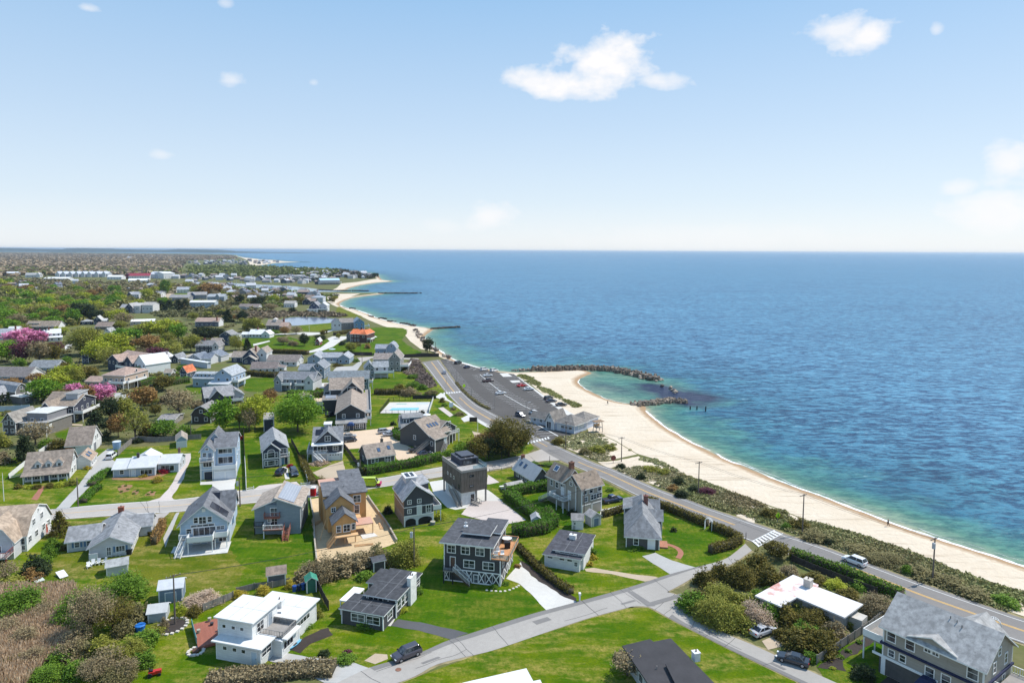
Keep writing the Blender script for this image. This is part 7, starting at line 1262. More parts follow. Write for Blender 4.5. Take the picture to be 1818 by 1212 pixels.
# trees and bushes that can be told apart
for a in [('E',x_,y_,26,16,'leaf','bush') for x_,y_ in ((840,888),(885,880),(852,922),(898,905),(940,935),(965,915),(1040,940),(1070,925))]+[
    ('F',430,500,340,260,'green','round','huge round bright green maple behind the slate-dark house'),('E',1565,500,215,235,'green','round','tall upright bright green tree beside the dark gambrel house'),('F',150,430,200,190,'lime','round','yellow-green tree standing beside the big bright green maple'),
    ('F',230,330,120,130,'rust'),('E',1790,480,170,230,'lime'),('F',20,480,130,190,'olive','bare'),('F',90,500,120,170,'tan','bare'),
    ('E',680,560,200,210,'dark','cone','broad dark spruce in the brown thicket'),('E',175,715,180,190,'dark','cone','dark spruce beside the white fence'),('E',830,540,150,170,'rust'),('E',950,560,210,240,'olive','bare','half bare olive tree with spreading limbs in the thicket'),('E',770,420,140,160,'dark'),('E',870,400,150,150,'olive'),
    ('E',1010,340,190,160,'rust','round','russet brown tree by the dirt lane'),('E',1140,210,150,110,'cedar'),('E',1260,400,230,200,'tan','bare','bare crooked tree on the rough meadow'),('E',1200,290,200,110,'tan','bush'),('E',1150,540,190,120,'leaf'),('E',1290,530,150,110,'leaf','bush'),('E',1050,530,160,130,'cedar','bush'),('E',1380,330,90,70,'tan','bush'),
    ('E',250,590,220,170,'tan','bare','bare grey-brown tree before the weathered ribbon-windowed house'),('E',400,620,130,100,'cedar','bush'),('E',330,600,110,80,'leaf','bush'),('E',20,600,130,110,'olive','bush'),('E',20,720,130,120,'tan','bush'),('E',700,300,190,140,'pink','round','pink cherry tree behind the large dark brown-roofed house'),('E',520,250,140,90,'pink','round','smaller pink cherry crown beside the red chimney'),('E',610,330,110,160,'rust'),('E',490,260,70,60,'rust'),
    ('E',310,290,210,160,'green','round','bright green tree beside the weathered gambrel house'),('E',380,215,190,130,'lime'),('E',480,150,190,120,'lime','round','lime green tree beside the plain bungalow'),('E',530,180,120,130,'olive'),('E',620,140,150,100,'cedar','round','brown-leaved round tree behind the cream villa'),('E',70,170,150,70,'rust','bush'),('E',20,310,44,90,'dark','cone'),('E',60,310,44,90,'dark','cone'),('E',240,185,110,50,'hedgeg','bush'),
    ('H',160,720,240,110,'pink','round','big spreading pink cherry in front of the white houses'),('H',270,715,130,95,'pink','round','pink cherry wing next to the plum tree'),('H',380,770,150,70,'plum','round','dark plum tree beside the pink cherry'),('H',50,840,160,150,'green'),('H',170,850,160,160,'plum'),('H',280,850,160,150,'tan'),('H',370,840,130,130,'cedar'),
    ('H',610,790,250,190,'olive','round','large olive green maple by the white forecourt'),('H',790,800,210,170,'lime','round','large yellow-green maple beyond the navy cottage'),('H',700,840,210,150,'lime'),('H',770,870,190,140,'olive','bare'),('H',890,710,210,110,'green'),('H',870,770,140,90,'dark'),('H',1100,850,150,120,'plum','round','copper beech with purple leaves beside the white cottage'),('H',1040,780,190,130,'rust'),('H',1180,800,200,110,'olive'),('H',1340,770,150,120,'olive'),
    ('H',1150,680,220,140,'lime','round','tall yellow-green tree behind the pink dogwood'),('H',1250,690,130,120,'green'),('H',1020,670,170,110,'olive'),('H',1180,700,80,45,'pink','round','small pink dogwood under the yellow-green tree'),('H',1440,690,190,100,'dark'),('H',1540,690,110,90,'dark'),('H',1650,760,90,110,'olive'),('H',1735,770,80,95,'dark','cone'),('H',1780,620,110,90,'olive'),('H',1600,560,90,90,'dark','cone'),('H',1700,560,80,80,'dark'),
    ('H',580,555,190,130,'dark','round','huge dark evergreen clump beside the pale hipped navy house'),('H',680,560,110,90,'dark'),('H',830,560,130,90,'lime'),('H',870,590,150,100,'tan','bare'),('H',1070,470,80,60,'dark','cone'),('H',1130,475,80,70,'dark','cone'),('H',1190,480,90,75,'dark','cone'),('H',1250,470,80,70,'dark','cone'),('H',1300,470,80,72,'dark','cone'),('H',1160,370,70,110,'leaf'),('H',1030,400,90,75,'lime'),('H',1310,520,60,45,'dark','bush'),('H',1510,500,70,35,'dark','bush'),('H',1370,370,90,60,'olive'),('H',1480,370,170,85,'rust'),('H',1400,365,90,60,'olive'),
    ('J',965,890,130,165,'dark','round','lone wind-shaped dark pine at the end of the parking lot','solitary pines','tree','pine_tree'),('G',250,830,330,260,'cedar','round','large mixed shrubby tree on the street corner by the beach road'),('G',160,800,130,190,'leaf'),('G',340,790,120,150,'cedar'),('G',165,720,110,170,'tan','bare'),('G',90,860,150,170,'dark'),('G',200,850,150,150,'dark'),('G',300,830,130,130,'leaf'),('G',60,780,110,110,'rust'),('F',1690,720,170,190,'cedar'),('F',1590,720,150,150,'leaf'),('F',1480,690,130,90,'leaf','bush'),('F',1770,690,120,200,'rust','bare'),
    ('U',1450,940,150,110,'dark','bush'),('U',1570,930,110,110,'cedar','bush'),('L',1310,690,160,80,'leaf','bush'),('L',1320,800,190,100,'leaf','bush'),('L',1130,850,190,110,'cedar','bush'),('L',1260,920,260,130,'tan','bush'),('L',1440,840,150,100,'leaf','bush'),('L',1560,900,190,80,'scrub','bush'),('R',570,810,110,110,'cedar','bush'),('R',600,870,120,60,'leaf','bush'),('R',740,930,110,60,'scrub','bush'),('R',830,1010,170,70,'scrub','bush'),('T',680,330,80,60,'dark','bush'),('T',290,490,90,80,'dark','bush'),('T',380,650,130,90,'leaf','bush'),('T',620,640,80,60,'leaf','bush'),('T',740,620,70,50,'lime','bush'),
    ('A',330,400,120,130,'cedar','cone','brownish spiky juniper at the street corner beside the white gambrel house'),('A',285,465,80,70,'leaf','bush'),('A',270,520,90,80,'leaf','bush'),('A',230,560,90,80,'leaf','bush'),('A',195,610,150,120,'dark','bush'),('A',175,645,100,80,'rust','bush','golden brown bush beside the tipped lawn board'),('A',355,480,60,40,'cedar','bush'),('A',100,830,270,180,'leaf','bush','wide fresh green thicket over the brown reeds'),('A',60,690,150,90,'olive','bush'),
    ('A',690,740,260,170,'leaf','bush','broad dense green thicket beside the pale lawn shed'),('A',600,770,150,130,'leaf','bush'),('A',430,870,240,200,'leaf','bush','dark green thicket around the bare grey tree'),('A',500,960,250,290,'tan','bare','bare silvery tree in the thicket above the reeds'),('A',620,920,230,170,'cedar','bare'),('A',740,880,170,150,'scrub','bush'),('A',680,950,130,110,'scrub','bush'),('A',780,1010,170,120,'leaf','bush'),('A',700,1090,220,160,'olive','bush'),('A',790,1110,130,110,'leaf','bush'),('A',560,1060,190,130,'olive','bush'),('A',450,1080,150,150,'scrub','bush'),('A',330,1110,170,120,'leaf','bush'),('A',250,1190,200,90,'leaf','bush'),('A',50,1130,130,90,'olive','bush'),('A',520,1190,200,110,'tan','bare'),('A',440,1010,150,120,'tan','bare'),('A',390,1090,150,120,'tan','bare'),('A',590,1150,190,130,'tan','bare'),('A',130,1000,160,90,'tan','bare'),('A',250,850,130,80,'tan','bare'),('A',40,940,140,80,'tan','bare'),('A',180,1110,150,90,'tan','bare'),('A',30,650,150,100,'tan','bare'),('A',690,1180,130,110,'tan','bare'),('A',650,1200,200,110,'scrub','bush'),('A',420,1170,170,110,'leaf','bush'),
    ('A',850,940,110,60,'olive','bush'),('A',900,910,60,80,'tan','bush'),('A',1110,770,210,70,'blush','bush','long pale pink flowering bush beside the slate shed'),('A',990,840,80,80,'lime','bush'),('A',1060,840,90,70,'cedar','bush'),('A',1310,740,90,50,'gold','bush'),('B',145,720,80,60,'gold','bush'),('B',295,690,70,60,'gold','bush'),('B',10,740,60,50,'gold','bush'),
    ('B',470,630,230,150,'tan','bush','tangled bare thicket below the dirt plot'),('B',570,610,190,140,'tan','bush'),('B',380,650,150,100,'tan','bush'),('B',680,570,190,110,'tan','bush'),('B',770,540,150,100,'scrub','bush'),('B',920,550,200,160,'olive','bush','big rounded olive bush beside the tall pole and dirt plot'),('B',840,560,110,80,'scrub','bush'),('B',700,640,100,60,'leaf','bush'),('B',715,900,120,55,'leaf','bush','low clipped bush before the dark ranch windows'),('B',900,820,80,40,'lime','bush'),('B',990,720,80,60,'leaf','bush'),('B',440,850,70,90,'olive','bush'),('B',370,910,90,50,'leaf','bush'),('B',300,970,100,60,'leaf','bush'),('B',480,1060,70,45,'dark','bush'),('B',600,1090,110,50,'leaf','bush'),('B',610,1050,50,30,'plum','bush'),('B',1120,310,70,60,'lime','bush'),('B',830,280,60,60,'dark','bush'),
    ('C',115,690,55,30,'leaf','bush'),('C',180,670,50,25,'leaf','bush'),('C',245,575,45,25,'rust','bush'),('C',845,1170,190,130,'tan','bare','bare pinkish bush at the side of the black-roofed house'),('C',810,1080,100,60,'tan','bush'),('C',890,470,110,30,'leaf','bush'),('C',1100,380,40,35,'dark','bush'),('C',660,500,45,40,'leaf','bush'),('C',660,530,50,30,'gold','bush'),('C',640,565,45,30,'gold','bush'),('C',545,290,60,45,'dark','bush'),('X',590,165,120,60,'leaf','bush'),('X',760,180,160,50,'leaf','bush'),('X',1500,480,110,60,'leaf','bush'),('X',740,280,120,50,'dark','bush'),
    ('D',180,820,200,160,'olive','bush','pale olive bush at the bend of the side road'),('D',260,850,210,170,'olive','bush','broad pale olive bush before the peeling white roof'),('D',330,860,170,130,'olive','bush'),('D',230,740,190,140,'olive','bush'),('D',330,770,170,130,'olive','bush'),('D',110,740,130,110,'cedar','bush'),('D',90,770,170,130,'leaf','bush'),('D',410,845,190,150,'blush','bush','pale blossoming thicket above the silver parked car'),('D',330,630,190,140,'cedar','bush','brownish juniper mound near the zebra crossing'),('D',420,560,160,120,'cedar','bush'),('D',490,630,170,120,'cedar','bush'),('D',530,500,140,90,'cedar','round','wind-bent dark pine by the zebra crossing'),('D',150,640,120,110,'cedar','bush'),('D',230,600,120,100,'cedar','bush'),('D',590,600,110,90,'tan','bush'),('D',480,830,130,130,'leaf','bush'),('D',560,830,150,130,'cedar','bush'),('D',720,850,190,120,'cedar','bush'),('D',640,790,130,80,'olive','bush'),('D',640,965,180,120,'cedar','bush','dark juniper mound above the dark parked car'),('D',745,1000,160,130,'cedar','bush'),('D',700,930,150,100,'cedar','bush'),('D',790,955,120,110,'cedar','bush'),('D',560,920,110,80,'cedar','bush'),('D',700,1035,90,70,'leaf','bush'),('D',760,980,170,140,'cedar','bush'),('D',680,900,140,90,'leaf','bush'),('D',830,920,140,120,'tan','bush'),('D',930,860,90,90,'olive','bush'),('D',1050,790,190,130,'tan','bush'),('D',960,660,100,60,'leaf','bush'),('D',720,620,130,60,'cedar','bush'),('D',830,650,120,50,'lime','bush'),('D',900,700,120,50,'cedar','bush'),('D',1130,760,110,60,'leaf','bush'),('D',440,740,120,120,'leaf','bush'),('D',980,1130,130,100,'dark','bush'),('D',900,990,40,25,'leaf','bush'),('D',960,945,40,25,'leaf','bush'),('D',1030,905,40,25,'leaf','bush'),('D',860,1020,40,25,'leaf','bush'),('D',820,1080,35,22,'lime','bush'),
    ('D',20,120,60,55,'dark','bush'),('D',95,150,60,45,'dark','bush'),('D',30,180,80,40,'dark','bush'),('D',170,160,90,35,'plum','bush'),('D',575,345,60,40,'leaf','bush'),('D',490,290,110,70,'cedar','bush'),('D',640,340,120,60,'cedar','bush'),('D',720,400,150,55,'scrub','bush'),('D',800,430,60,50,'dark','bush'),('D',1210,580,70,60,'leaf','bush'),('D',960,470,160,50,'scrub','bush'),('D',1090,520,190,55,'scrub','bush'),('D',1300,600,170,55,'scrub','bush'),('D',1430,640,180,60,'scrub','bush'),('D',1560,700,180,55,'scrub','bush'),('D',1720,740,140,60,'leaf','bush'),
    ('G',1180,985,80,55,'dark','bush'),('G',1440,1020,90,55,'dark','bush'),('G',1400,1065,90,50,'rust','bush'),('G',1460,1110,100,60,'dark','bush'),('G',1540,1080,80,55,'dark','bush'),('G',1640,1090,140,50,'plum','bush'),('G',1040,910,80,45,'dark','bush'),('G',740,745,30,25,'dark','bush'),('G',600,740,110,60,'cedar','bush'),('G',870,800,130,70,'olive','bush'),('G',780,810,100,60,'scrub','bush'),('G',960,780,110,50,'olive','bush'),('G',1240,930,120,50,'olive','bush'),('G',1330,950,120,50,'olive','bush'),
    ('E',1155,785,80,45,'red','bush','round crimson azalea at the blue ranch corner'),('E',1105,850,75,55,'gold','bush','round yellow bush on the ranch lawn'),('E',1115,790,60,45,'cedar','bush'),('E',1005,815,60,30,'gold','bush'),('F',15,555,60,45,'red','bush','crimson rhododendron beside the tall blue and white house'),('F',375,745,50,30,'red','bush'),('E',620,760,55,35,'gold','bush'),('E',505,870,90,60,'olive','bush'),('E',420,880,90,45,'lime','bush'),('E',345,890,70,45,'cedar','bush'),('E',260,895,70,40,'cedar','bush'),('E',195,895,55,38,'lime','bush'),('E',130,895,60,45,'cedar','bush'),('E',965,575,80,50,'dark','bush'),('F',580,725,130,40,'blush','bush'),('F',600,860,110,60,'cedar','bush'),('F',1020,740,100,40,'leaf','bush'),('F',860,800,110,90,'dark','bush'),('A',1270,305,50,40,'gold','bush'),('A',855,905,30,20,'lime','bush'),('A',830,400,40,40,'cedar','bush'),
    ('K',240,190,160,150,'olive'),('K',340,190,110,80,'lime'),('K',520,240,170,70,'leaf','bush'),('K',800,250,190,110,'tan','bare'),('K',650,260,150,110,'rust'),('K',150,470,130,140,'dark','cone'),('K',40,460,120,130,'lime'),('K',630,390,180,110,'tan'),('K',760,400,150,90,'tan','bush'),('K',910,410,150,170,'dark'),('K',1120,360,160,100,'dark'),('K',1170,280,120,90,'cedar'),('K',1365,310,80,70,'olive'),('K',1420,400,100,70,'dark','bush'),('K',1550,480,150,120,'olive'),('K',1620,410,110,70,'cedar','bush'),('L',480,330,150,110,'olive'),('L',365,240,100,65,'dark','bush'),('L',700,290,110,90,'rust','bush'),('L',310,160,70,65,'olive'),('K',60,760,190,140,'cedar','bush'),('K',1100,1010,90,70,'olive','bush'),('K',1360,680,150,50,'cedar','bush'),('K',1200,670,100,50,'dark','bush'),('K',1610,620,110,50,'leaf','bush'),('I',240,640,170,120,'dark'),('I',30,610,110,110,'dark'),('I',400,590,120,90,'lime'),('I',600,700,90,60,'dark'),('I',360,670,130,70,'tan'),('I',170,560,150,80,'tan'),('I',670,600,110,70,'cedar'),('I',850,370,90,50,'dark'),('I',1510,330,50,60,'dark'),('I',1480,320,60,50,'dark'),('I',1000,330,40,55,'dark')]:
    plant(*a)
# tell-apart trees of the mixed wood beyond the houses (each its own tree)
rn=random.Random(5)
def wood(n,poly,kinds,group,wm=(11,18),hm=(8,13),where='of the mixed wood'):
    xs=[p[0] for p in poly];ys=[p[1] for p in poly];put=[];t=0
    while len(put)<n and t<8000:
        t+=1;x,y=rn.uniform(min(xs),max(xs)),rn.uniform(min(ys),max(ys))
        if not inpoly(np.array([x]),np.array([y]),poly)[0]:continue
        w=P(x,y)
        if any((w-q).length<7 for q in put):continue
        if any(abs(l[1][0]-x)<26 and -6<y-l[1][1]<16 for l in LANDMARKS):continue
        put.append(w);k=rn.choice(kinds);sh='cone' if k=='dark' and rn.random()<.5 else 'bare' if k=='tan' else 'round';plant('0',x,y,rn.uniform(*wm),rn.uniform(*hm),k,sh,f'{KIND[k][2]} tree {where}',group,abs_=True)
wood(100,[(0,505),(160,520),(300,524),(300,545),(200,560),(180,575),(120,580),(0,588)],['olive','lime','lime','green','tan','rust','olive','green','green','leaf','olive'],'trees of the mixed wood',where='in the mixed wood beyond the pink cherry')
wood(46,[(-20,490),(170,500),(300,500),(430,520),(420,535),(300,524),(0,505)],['olive','tan','rust','lime','tan'],'trees before the wharf',(9,14),(7,11),'standing before the wharf and condominium')
wood(34,[(-10,590),(120,584),(310,575),(480,585),(330,612),(230,640),(0,645)],['olive','lime','green','rust','olive','dark','tan'],'trees of the back gardens',(6,11),(5,8.5),'in the back gardens among the brown-roofed houses')
wood(22,[(0,655),(120,640),(330,640),(320,700),(280,740),(200,745),(0,700)],['olive','cedar','rust','leaf','tan'],'trees of the lane gardens',(4,8),(3.5,6),'along the lane behind the cream villa')
wood(26,[(430,520),(600,530),(590,545),(560,552),(480,552),(430,545)],['dark','olive','cedar','tan','leaf'],'trees of the harbour gardens',(6,10),(4,7),'between the cottages by the harbour')
wood(14,[(310,545),(440,548),(480,556),(470,575),(400,572),(330,570)],['tan','olive','dark','rust'],'trees of the marsh meadow',(6,10),(4,7),'on the marsh meadow by the pond')
# ------------------------------------------------------------------ growth nobody could count
rng=np.random.default_rng(4)
def blob(C,w,h,per,rng):
    k=np.repeat(np.arange(len(C)),per);d=rng.normal(size=(len(k),3));d /= np.linalg.norm(d,axis=1)[:,None];d[:,2]=np.abs(d[:,2]);r=rng.uniform(.6,1,len(k))
    return np.stack([C[k,0]+d[:,0]*r*w[k]/2,C[k,1]+d[:,1]*r*w[k]/2,d[:,2]*r*h[k]],1),k
def forest(poly,n,label,dark,light,key,w=(10,18),h=(7,12),per=16,q=2.6):
    xy=scat(rng,poly,n);W_,H_=rng.uniform(*w,len(xy)),rng.uniform(*h,len(xy));C,k=blob(xy,W_,H_,per,rng);V=quads(rng,C,q,.12);tt=rng.uniform(0,1,len(xy));t=np.clip(tt[k]*.75+rng.uniform(0,.3,len(k)),0,1);stuff('forest',V,t,leafm(key,dark,light,.1),label)
forest([P(*q) for q in [(-300,447.6),(60,450),(300,452.5),(415,455),(420,459),(330,463),(310,487),(200,490),(40,493),(-300,495)]],15000,'budding brown deciduous forest stretching to the far shore',(.25,.185,.12),(.40,.31,.20),'leaves far',(13,22),(8,9.6),15,5.4)
forest([P(*q) for q in [(420,474),(455,474.5),(520,477),(560,479),(600,481),(600,489),(540,492),(480,492),(420,492),(340,489),(330,474)]],900,'green and brown woodland on the harbour point',(.085,.10,.03),(.28,.31,.075),'leaves point',(10,16),(7,11),18,2.4)
forest([P(*q) for q in [(600,480),(640,486),(668,491),(660,495),(620,494),(590,490)]],190,'dark low wood on the tip of the harbour point',(.022,.03,.016),(.10,.095,.045),'leaves tip',(7,11),(5,8),18,2.0)
forest([P(*q) for q in [(380,511),(450,514),(520,520),(560,532),(540,542),(470,545),(380,540)]],330,'low scrub between the harbour cottages',(.055,.055,.025),(.19,.175,.07),'leaves scrub',(5,9),(3,5),24,1.2)
forest(zpoly('I',[(80,690),(430,690),(780,700),(1120,705),(1180,740),(1050,755),(600,735),(400,760),(150,760)]),230,'brown reed fringe along the pond',(.13,.10,.065),(.30,.235,.15),'reed fringe',(4,8),(1.5,2.8),26,1.0)
forest(zpoly('Q',[(560,790),(900,760),(1450,770),(1640,800),(1640,850),(1100,850),(700,860)]),200,'low olive marsh scrub on the meadow',(.09,.09,.035),(.25,.235,.10),'marsh scrub',(4,9),(1.2,2.6),26,1.0)
forest([P(*q) for q in [(-40,506),(160,520),(300,524),(300,545),(210,560),(180,576),(120,582),(-40,592)]],420,'understorey and lesser crowns of the budding mixed wood',(.13,.125,.04),(.34,.315,.10),'leaves wood',(8,13),(5,9),60,1.2)
forest([P(*q) for q in [(-40,492),(60,497),(170,502),(300,502),(330,512),(300,524),(-40,507)]],330,'brown and olive crowns between wood and wharf',(.16,.135,.08),(.36,.31,.15),'leaves wharf',(7,12),(4,8),40,1.3)
forest([P(*q) for q in [(300,526),(440,540),(470,552),(400,560),(300,546)]],110,'thin brown growth at the marsh edge',(.11,.095,.045),(.26,.23,.10),'leaves marsh',(5,10),(2,5),40,1.0)
for pl_,n_ in (([(0,590),(120,584),(200,578),(310,575),(470,577),(480,590),(330,610),(250,625),(120,640),(0,650)],130),([(0,650),(120,640),(250,627),(330,640),(300,700),(150,745),(0,800)],70)):forest([P(*q) for q in pl_],n_,'garden undergrowth and bare bushes between the back houses',(.13,.12,.05),(.32,.29,.12),'leaves gardens',(3,6),(1,2.4),50,.5)
forest([P(*q) for q in [(-100,476),(150,476),(310,475),(330,484),(310,487.5),(200,488),(60,489),(-100,490)]],620,'olive and spring green crowns in the wood around the condominium',(.12,.125,.035),(.30,.31,.085),'leaves spring',(11,19),(7,10),26,2.6)
forest([P(*q) for q in [(330,500),(420,512),(540,520),(600,528),(585,548),(470,548),(330,520)]],170,'small spring green crowns among the harbour cottages',(.08,.10,.025),(.22,.27,.06),'leaves harbour',(5,9),(3,6),40,1.0)
# reeds, bottom corner
xy=scat(rng,zpoly('A',[(-400,700),(60,710),(400,690),(430,740),(330,790),(330,900),(380,960),(430,1010),(430,1130),(250,1120),(130,1250),(-500,1250)]),52000);n=len(xy);hh=rng.uniform(.7,1.9,n)*(1+.35*np.array([mnoise.noise(Vector((a[0]*.12,a[1]*.12,0))) for a in xy]));th=rng.uniform(0,3.14,n);dx,dy=np.cos(th)*.09,np.sin(th)*.09;lx,ly=rng.normal(size=n)*.32,rng.normal(size=n)*.32;z0=np.zeros(n)
V=np.stack([np.stack([xy[:,0]-dx,xy[:,1]-dy,z0],1),np.stack([xy[:,0]+dx,xy[:,1]+dy,z0],1),np.stack([xy[:,0]+lx+dx*.5,xy[:,1]+ly+dy*.5,hh],1),np.stack([xy[:,0]+lx-dx*.5,xy[:,1]+ly-dy*.5,hh],1)],1).reshape(-1,3)
REED=leafm('reeds',(.42,.29,.17),(.85,.66,.46),.35);stuff('reeds',V,rng.uniform(0,1,n),REED,'dry pinkish brown reeds filling the marsh corner')
# scrub between beach road and sand
dp=zpoly('D',[(-20,60),(60,75),(250,145),(350,180),(440,215),(530,245),(680,305),(860,355),(1000,395),(1180,455),(1300,505),(1480,575),(1650,635),(1818,690),(2700,1005),(3600,1320),(3600,1460),(2700,1130),(1818,805),(1640,745),(1300,620),(1000,510),(780,430),(570,355),(500,330),(200,235),(0,170)]);dp2=zpoly('G',[(560,725),(600,695),(690,688),(860,660),(1000,725),(1150,815),(1010,845),(880,860),(760,815),(650,770)]);dp3=zpoly('G',[(1000,925),(1060,880),(1160,840),(1290,855),(1500,965),(1790,1075),(1800,1180),(1640,1140),(1300,1040),(1150,985)])
def scrub(poly,n,label,name,dark,light,key,w=(.8,2.4),h=(.35,1.15),per=26,q=.17,thr=-.05):
    xy=scat(rng,poly,n);keep=np.array([mnoise.noise(Vector((a[0]*.10,a[1]*.10,7)))+.5*mnoise.noise(Vector((a[0]*.4,a[1]*.4,2)))>thr for a in xy]);xy=xy[keep];C,k=blob(xy,rng.uniform(*w,len(xy)),rng.uniform(*h,len(xy)),per,rng);V=quads(rng,C,q);reg=np.array([mnoise.noise(Vector((a[0]*.06,a[1]*.06,11))) for a in xy])*.9+.5;t=np.clip(reg[k]+rng.normal(size=len(k))*.18,0,1);stuff(name,V,t,leafm(key,dark,light,.12),label)
scrub(dp,4200,'low brown and grey-green scrub between beach road and sand','dune_scrub',(.29,.215,.12),(.27,.30,.10),'dune scrub',(1.2,2.8),(.2,.75),24,.20,-.34);scrub(dp2,700,'olive beach grass on the dune beside the bathhouse','dune_grass',(.36,.30,.17),(.38,.41,.18),'dune grass',h=(.2,.7),thr=-.12,q=.2);scrub(dp3,1000,'mixed beach grass on the dune above the beach road','dune_grass',(.34,.28,.16),(.36,.40,.17),'dune grass',h=(.2,.7),thr=-.12,q=.2)
for z_,pts in (('S',[(465,215),(540,200),(700,250),(640,275),(560,260)]),('S',[(590,300),(700,270),(800,330),(790,365),(690,340)]),('S',[(760,375),(900,400),(1110,520),(1105,560),(950,490),(820,430)]),('S',[(1130,560),(1250,585),(1390,645),(1310,670),(1180,600)])):scrub(zpoly(z_,pts),130,'strip of dune grass along the edge of the parking lot','dune_grass',(.24,.23,.08),(.38,.38,.14),'lot grass',(1.5,3),(.2,.6),22,.25,-9)
sheet('dune_sand',[q for q in dp],.006,SAND);sheet('dune_sand',dp2,.006,SAND);sheet('dune_sand',dp3,.006,SAND)
scrub(zpoly('L',[(1270,440),(1380,450),(1450,560),(1640,800),(1500,840),(1330,700),(1180,620)]),420,'brown briar scrub on the slope beside the beach road','briar_scrub',(.16,.12,.105),(.30,.23,.175),'briars',(1.5,3.2),(.5,1.4),22,.3,-.4)
# ------------------------------------------------------------------ vehicles
TYRE=pmat('tyre',(.018,.018,.019),.9,.1);RIMM=pmat('alloy rim',(.42,.43,.45),.35,.05,metal=.8);HLM=pmat('headlight glass',(.75,.78,.8),.1,.03);TLM=pmat('tail light',(.35,.015,.015),.25,.05)
def paint(c):
    k='car paint %.2f %.2f %.2f' % c
    if k in MATS:return MATS[k]
    m,t,b=newmat(k);b.inputs['Base Color'].default_value=(*c,1);b.inputs['Roughness'].default_value=.28;b.inputs['Coat Weight'].default_value=.6;b.inputs['Coat Roughness'].default_value=.06;MATS[k]=m;return m
def carproto(t):
    L,Wd,belt,roof,st,gh={  # stations (x along the length from the tail, deck height), greenhouse corners (rear base, rear top, front top, front base)
        'suv':(4.6,1.86,1.04,1.68,[(0,.86),(.05,1.02),(.6,1.06),(3.25,1.04),(3.5,1.0),(4.35,.88),(4.6,.66)],(.12,.45,2.75,3.45)),'sedan':(4.7,1.8,.92,1.43,[(0,.80),(.08,.95),(.9,.97),(3.3,.93),(3.5,.90),(4.45,.76),(4.7,.58)],(.55,1.35,2.65,3.45)),
        'pickup':(5.6,1.95,1.12,1.82,[(0,1.02),(.05,1.10),(1.9,1.10),(4.0,1.10),(4.2,1.08),(5.35,.98),(5.6,.70)],(1.95,2.1,3.4,4.1)),'minivan':(5.0,1.95,1.04,1.76,[(0,.9),(.05,1.02),(.6,1.04),(3.9,1.02),(4.1,.98),(4.8,.82),(5.0,.60)],(.08,.30,3.1,4.05)),
        'van':(5.4,2.0,1.25,2.3,[(0,1.2),(.05,1.25),(.6,1.25),(4.4,1.2),(4.6,1.12),(5.2,.95),(5.4,.65)],(.05,.12,3.9,4.5))}[t]
    root=empty('parked_car',(0,0,0));mb=MB();hw=Wd/2;rings=[]
    for x,zt in st:
        k=.93 if x in (0,L) else 1.0;zb=.34 if x in (0,L) else .27;h=hw*k
        rings.append([(x-L/2,y,z) for y,z in ((-h*.93,zb),(-h,zb+.14),(-h,zt-.16),(-h*.90,zt),(h*.90,zt),(h,zt-.16),(h,zb+.14),(h*.93,zb))])
    n0=0;mb.v=[p for r in rings for p in r]
    for i in range(len(rings)-1):
        for j in range(8):a=i*8+j;b=i*8+(j+1) % 8;mb.f.append((a,b,b+8,a+8));mb.m.append(0)
    mb.f+=[tuple(range(8)),tuple(reversed(range(len(rings)*8-8,len(rings)*8)))];mb.m+=[0,0]
    r0,r1,r2,r3=[g-L/2 for g in gh];bz=belt-.02
    # roof panel and pillars belong to the body
    mb.hexa([(r1-.02,-hw*.72,roof-.05),(r2+.03,-hw*.72,roof-.05),(r2+.03,hw*.72,roof-.05),(r1-.02,hw*.72,roof-.05)],[(r1+.1,-hw*.66,roof+.02),(r2-.12,-hw*.66,roof+.02),(r2-.12,hw*.66,roof+.02),(r1+.1,hw*.66,roof+.02)])
    for s in (-1,1):
        for a,b in ((r0,r1),(r3,r2),((r0*.55+r3*.45),(r1*.55+r2*.45))):mb.bar((a,s*hw*.90,bz),(b,s*hw*.715,roof-.03),.09,.09)
        if t=='van':mb.bar(((r0+r1)/2+1.2,s*hw*.83,(bz+roof)/2),(r0+.1,s*hw*.83,(bz+roof)/2),.12,roof-bz-.1)
    if t=='pickup':
        mb2=MB();mb2.box(-L/2+.12,r0-.1,-hw*.82,hw*.82,1.105,1.12);bed=mb2.build('truck_bed',pmat('bed liner',(.03,.03,.032),.8),root)
    body=mb.build('body',paint((.5,.5,.5)),root);bm=body.modifiers.new('bevel','BEVEL');bm.width=.05;bm.segments=2;bm.limit_method='ANGLE';bm.angle_limit=rad(25)
    g=MB();g.hexa([(r0,-hw*.885,bz),(r3,-hw*.885,bz),(r3,hw*.885,bz),(r0,hw*.885,bz)],[(r1,-hw*.70,roof-.05),(r2,-hw*.70,roof-.05),(r2,hw*.70,roof-.05),(r1,hw*.70,roof-.05)]);g.build('window',glassm(),root)
    for fx in (.19,.80):
        for s in (-1,1):
            w=MB();cx=L*fx-L/2;w.tube((cx,s*(hw-.22),.34),(cx,s*(hw+.015),.34),.34,.34,18);wo_=w.build('wheel',TYRE,root);rm_=MB();rm_.tube((cx,s*(hw+.01),.34),(cx,s*(hw+.03),.34),.21,.19,12);rm_.build('rim',RIMM,wo_)
    for s in (-1,1):
        w=MB();w.box(L/2-.22,L/2+.012,s*hw*.72-.2,s*hw*.72+.2,.60,.72);w.build('headlight',HLM,root);w=MB();w.box(-L/2-.012,-L/2+.1,s*hw*.75-.16,s*hw*.75+.16,.72,.92);w.build('tail_light',TLM,root)
        w=MB();w.box(r3-.25,r3-.05,s*(hw+.09)-.09,s*(hw+.09)+.09,belt,belt+.14);w.build('wing_mirror',TYRE,root)
    return root
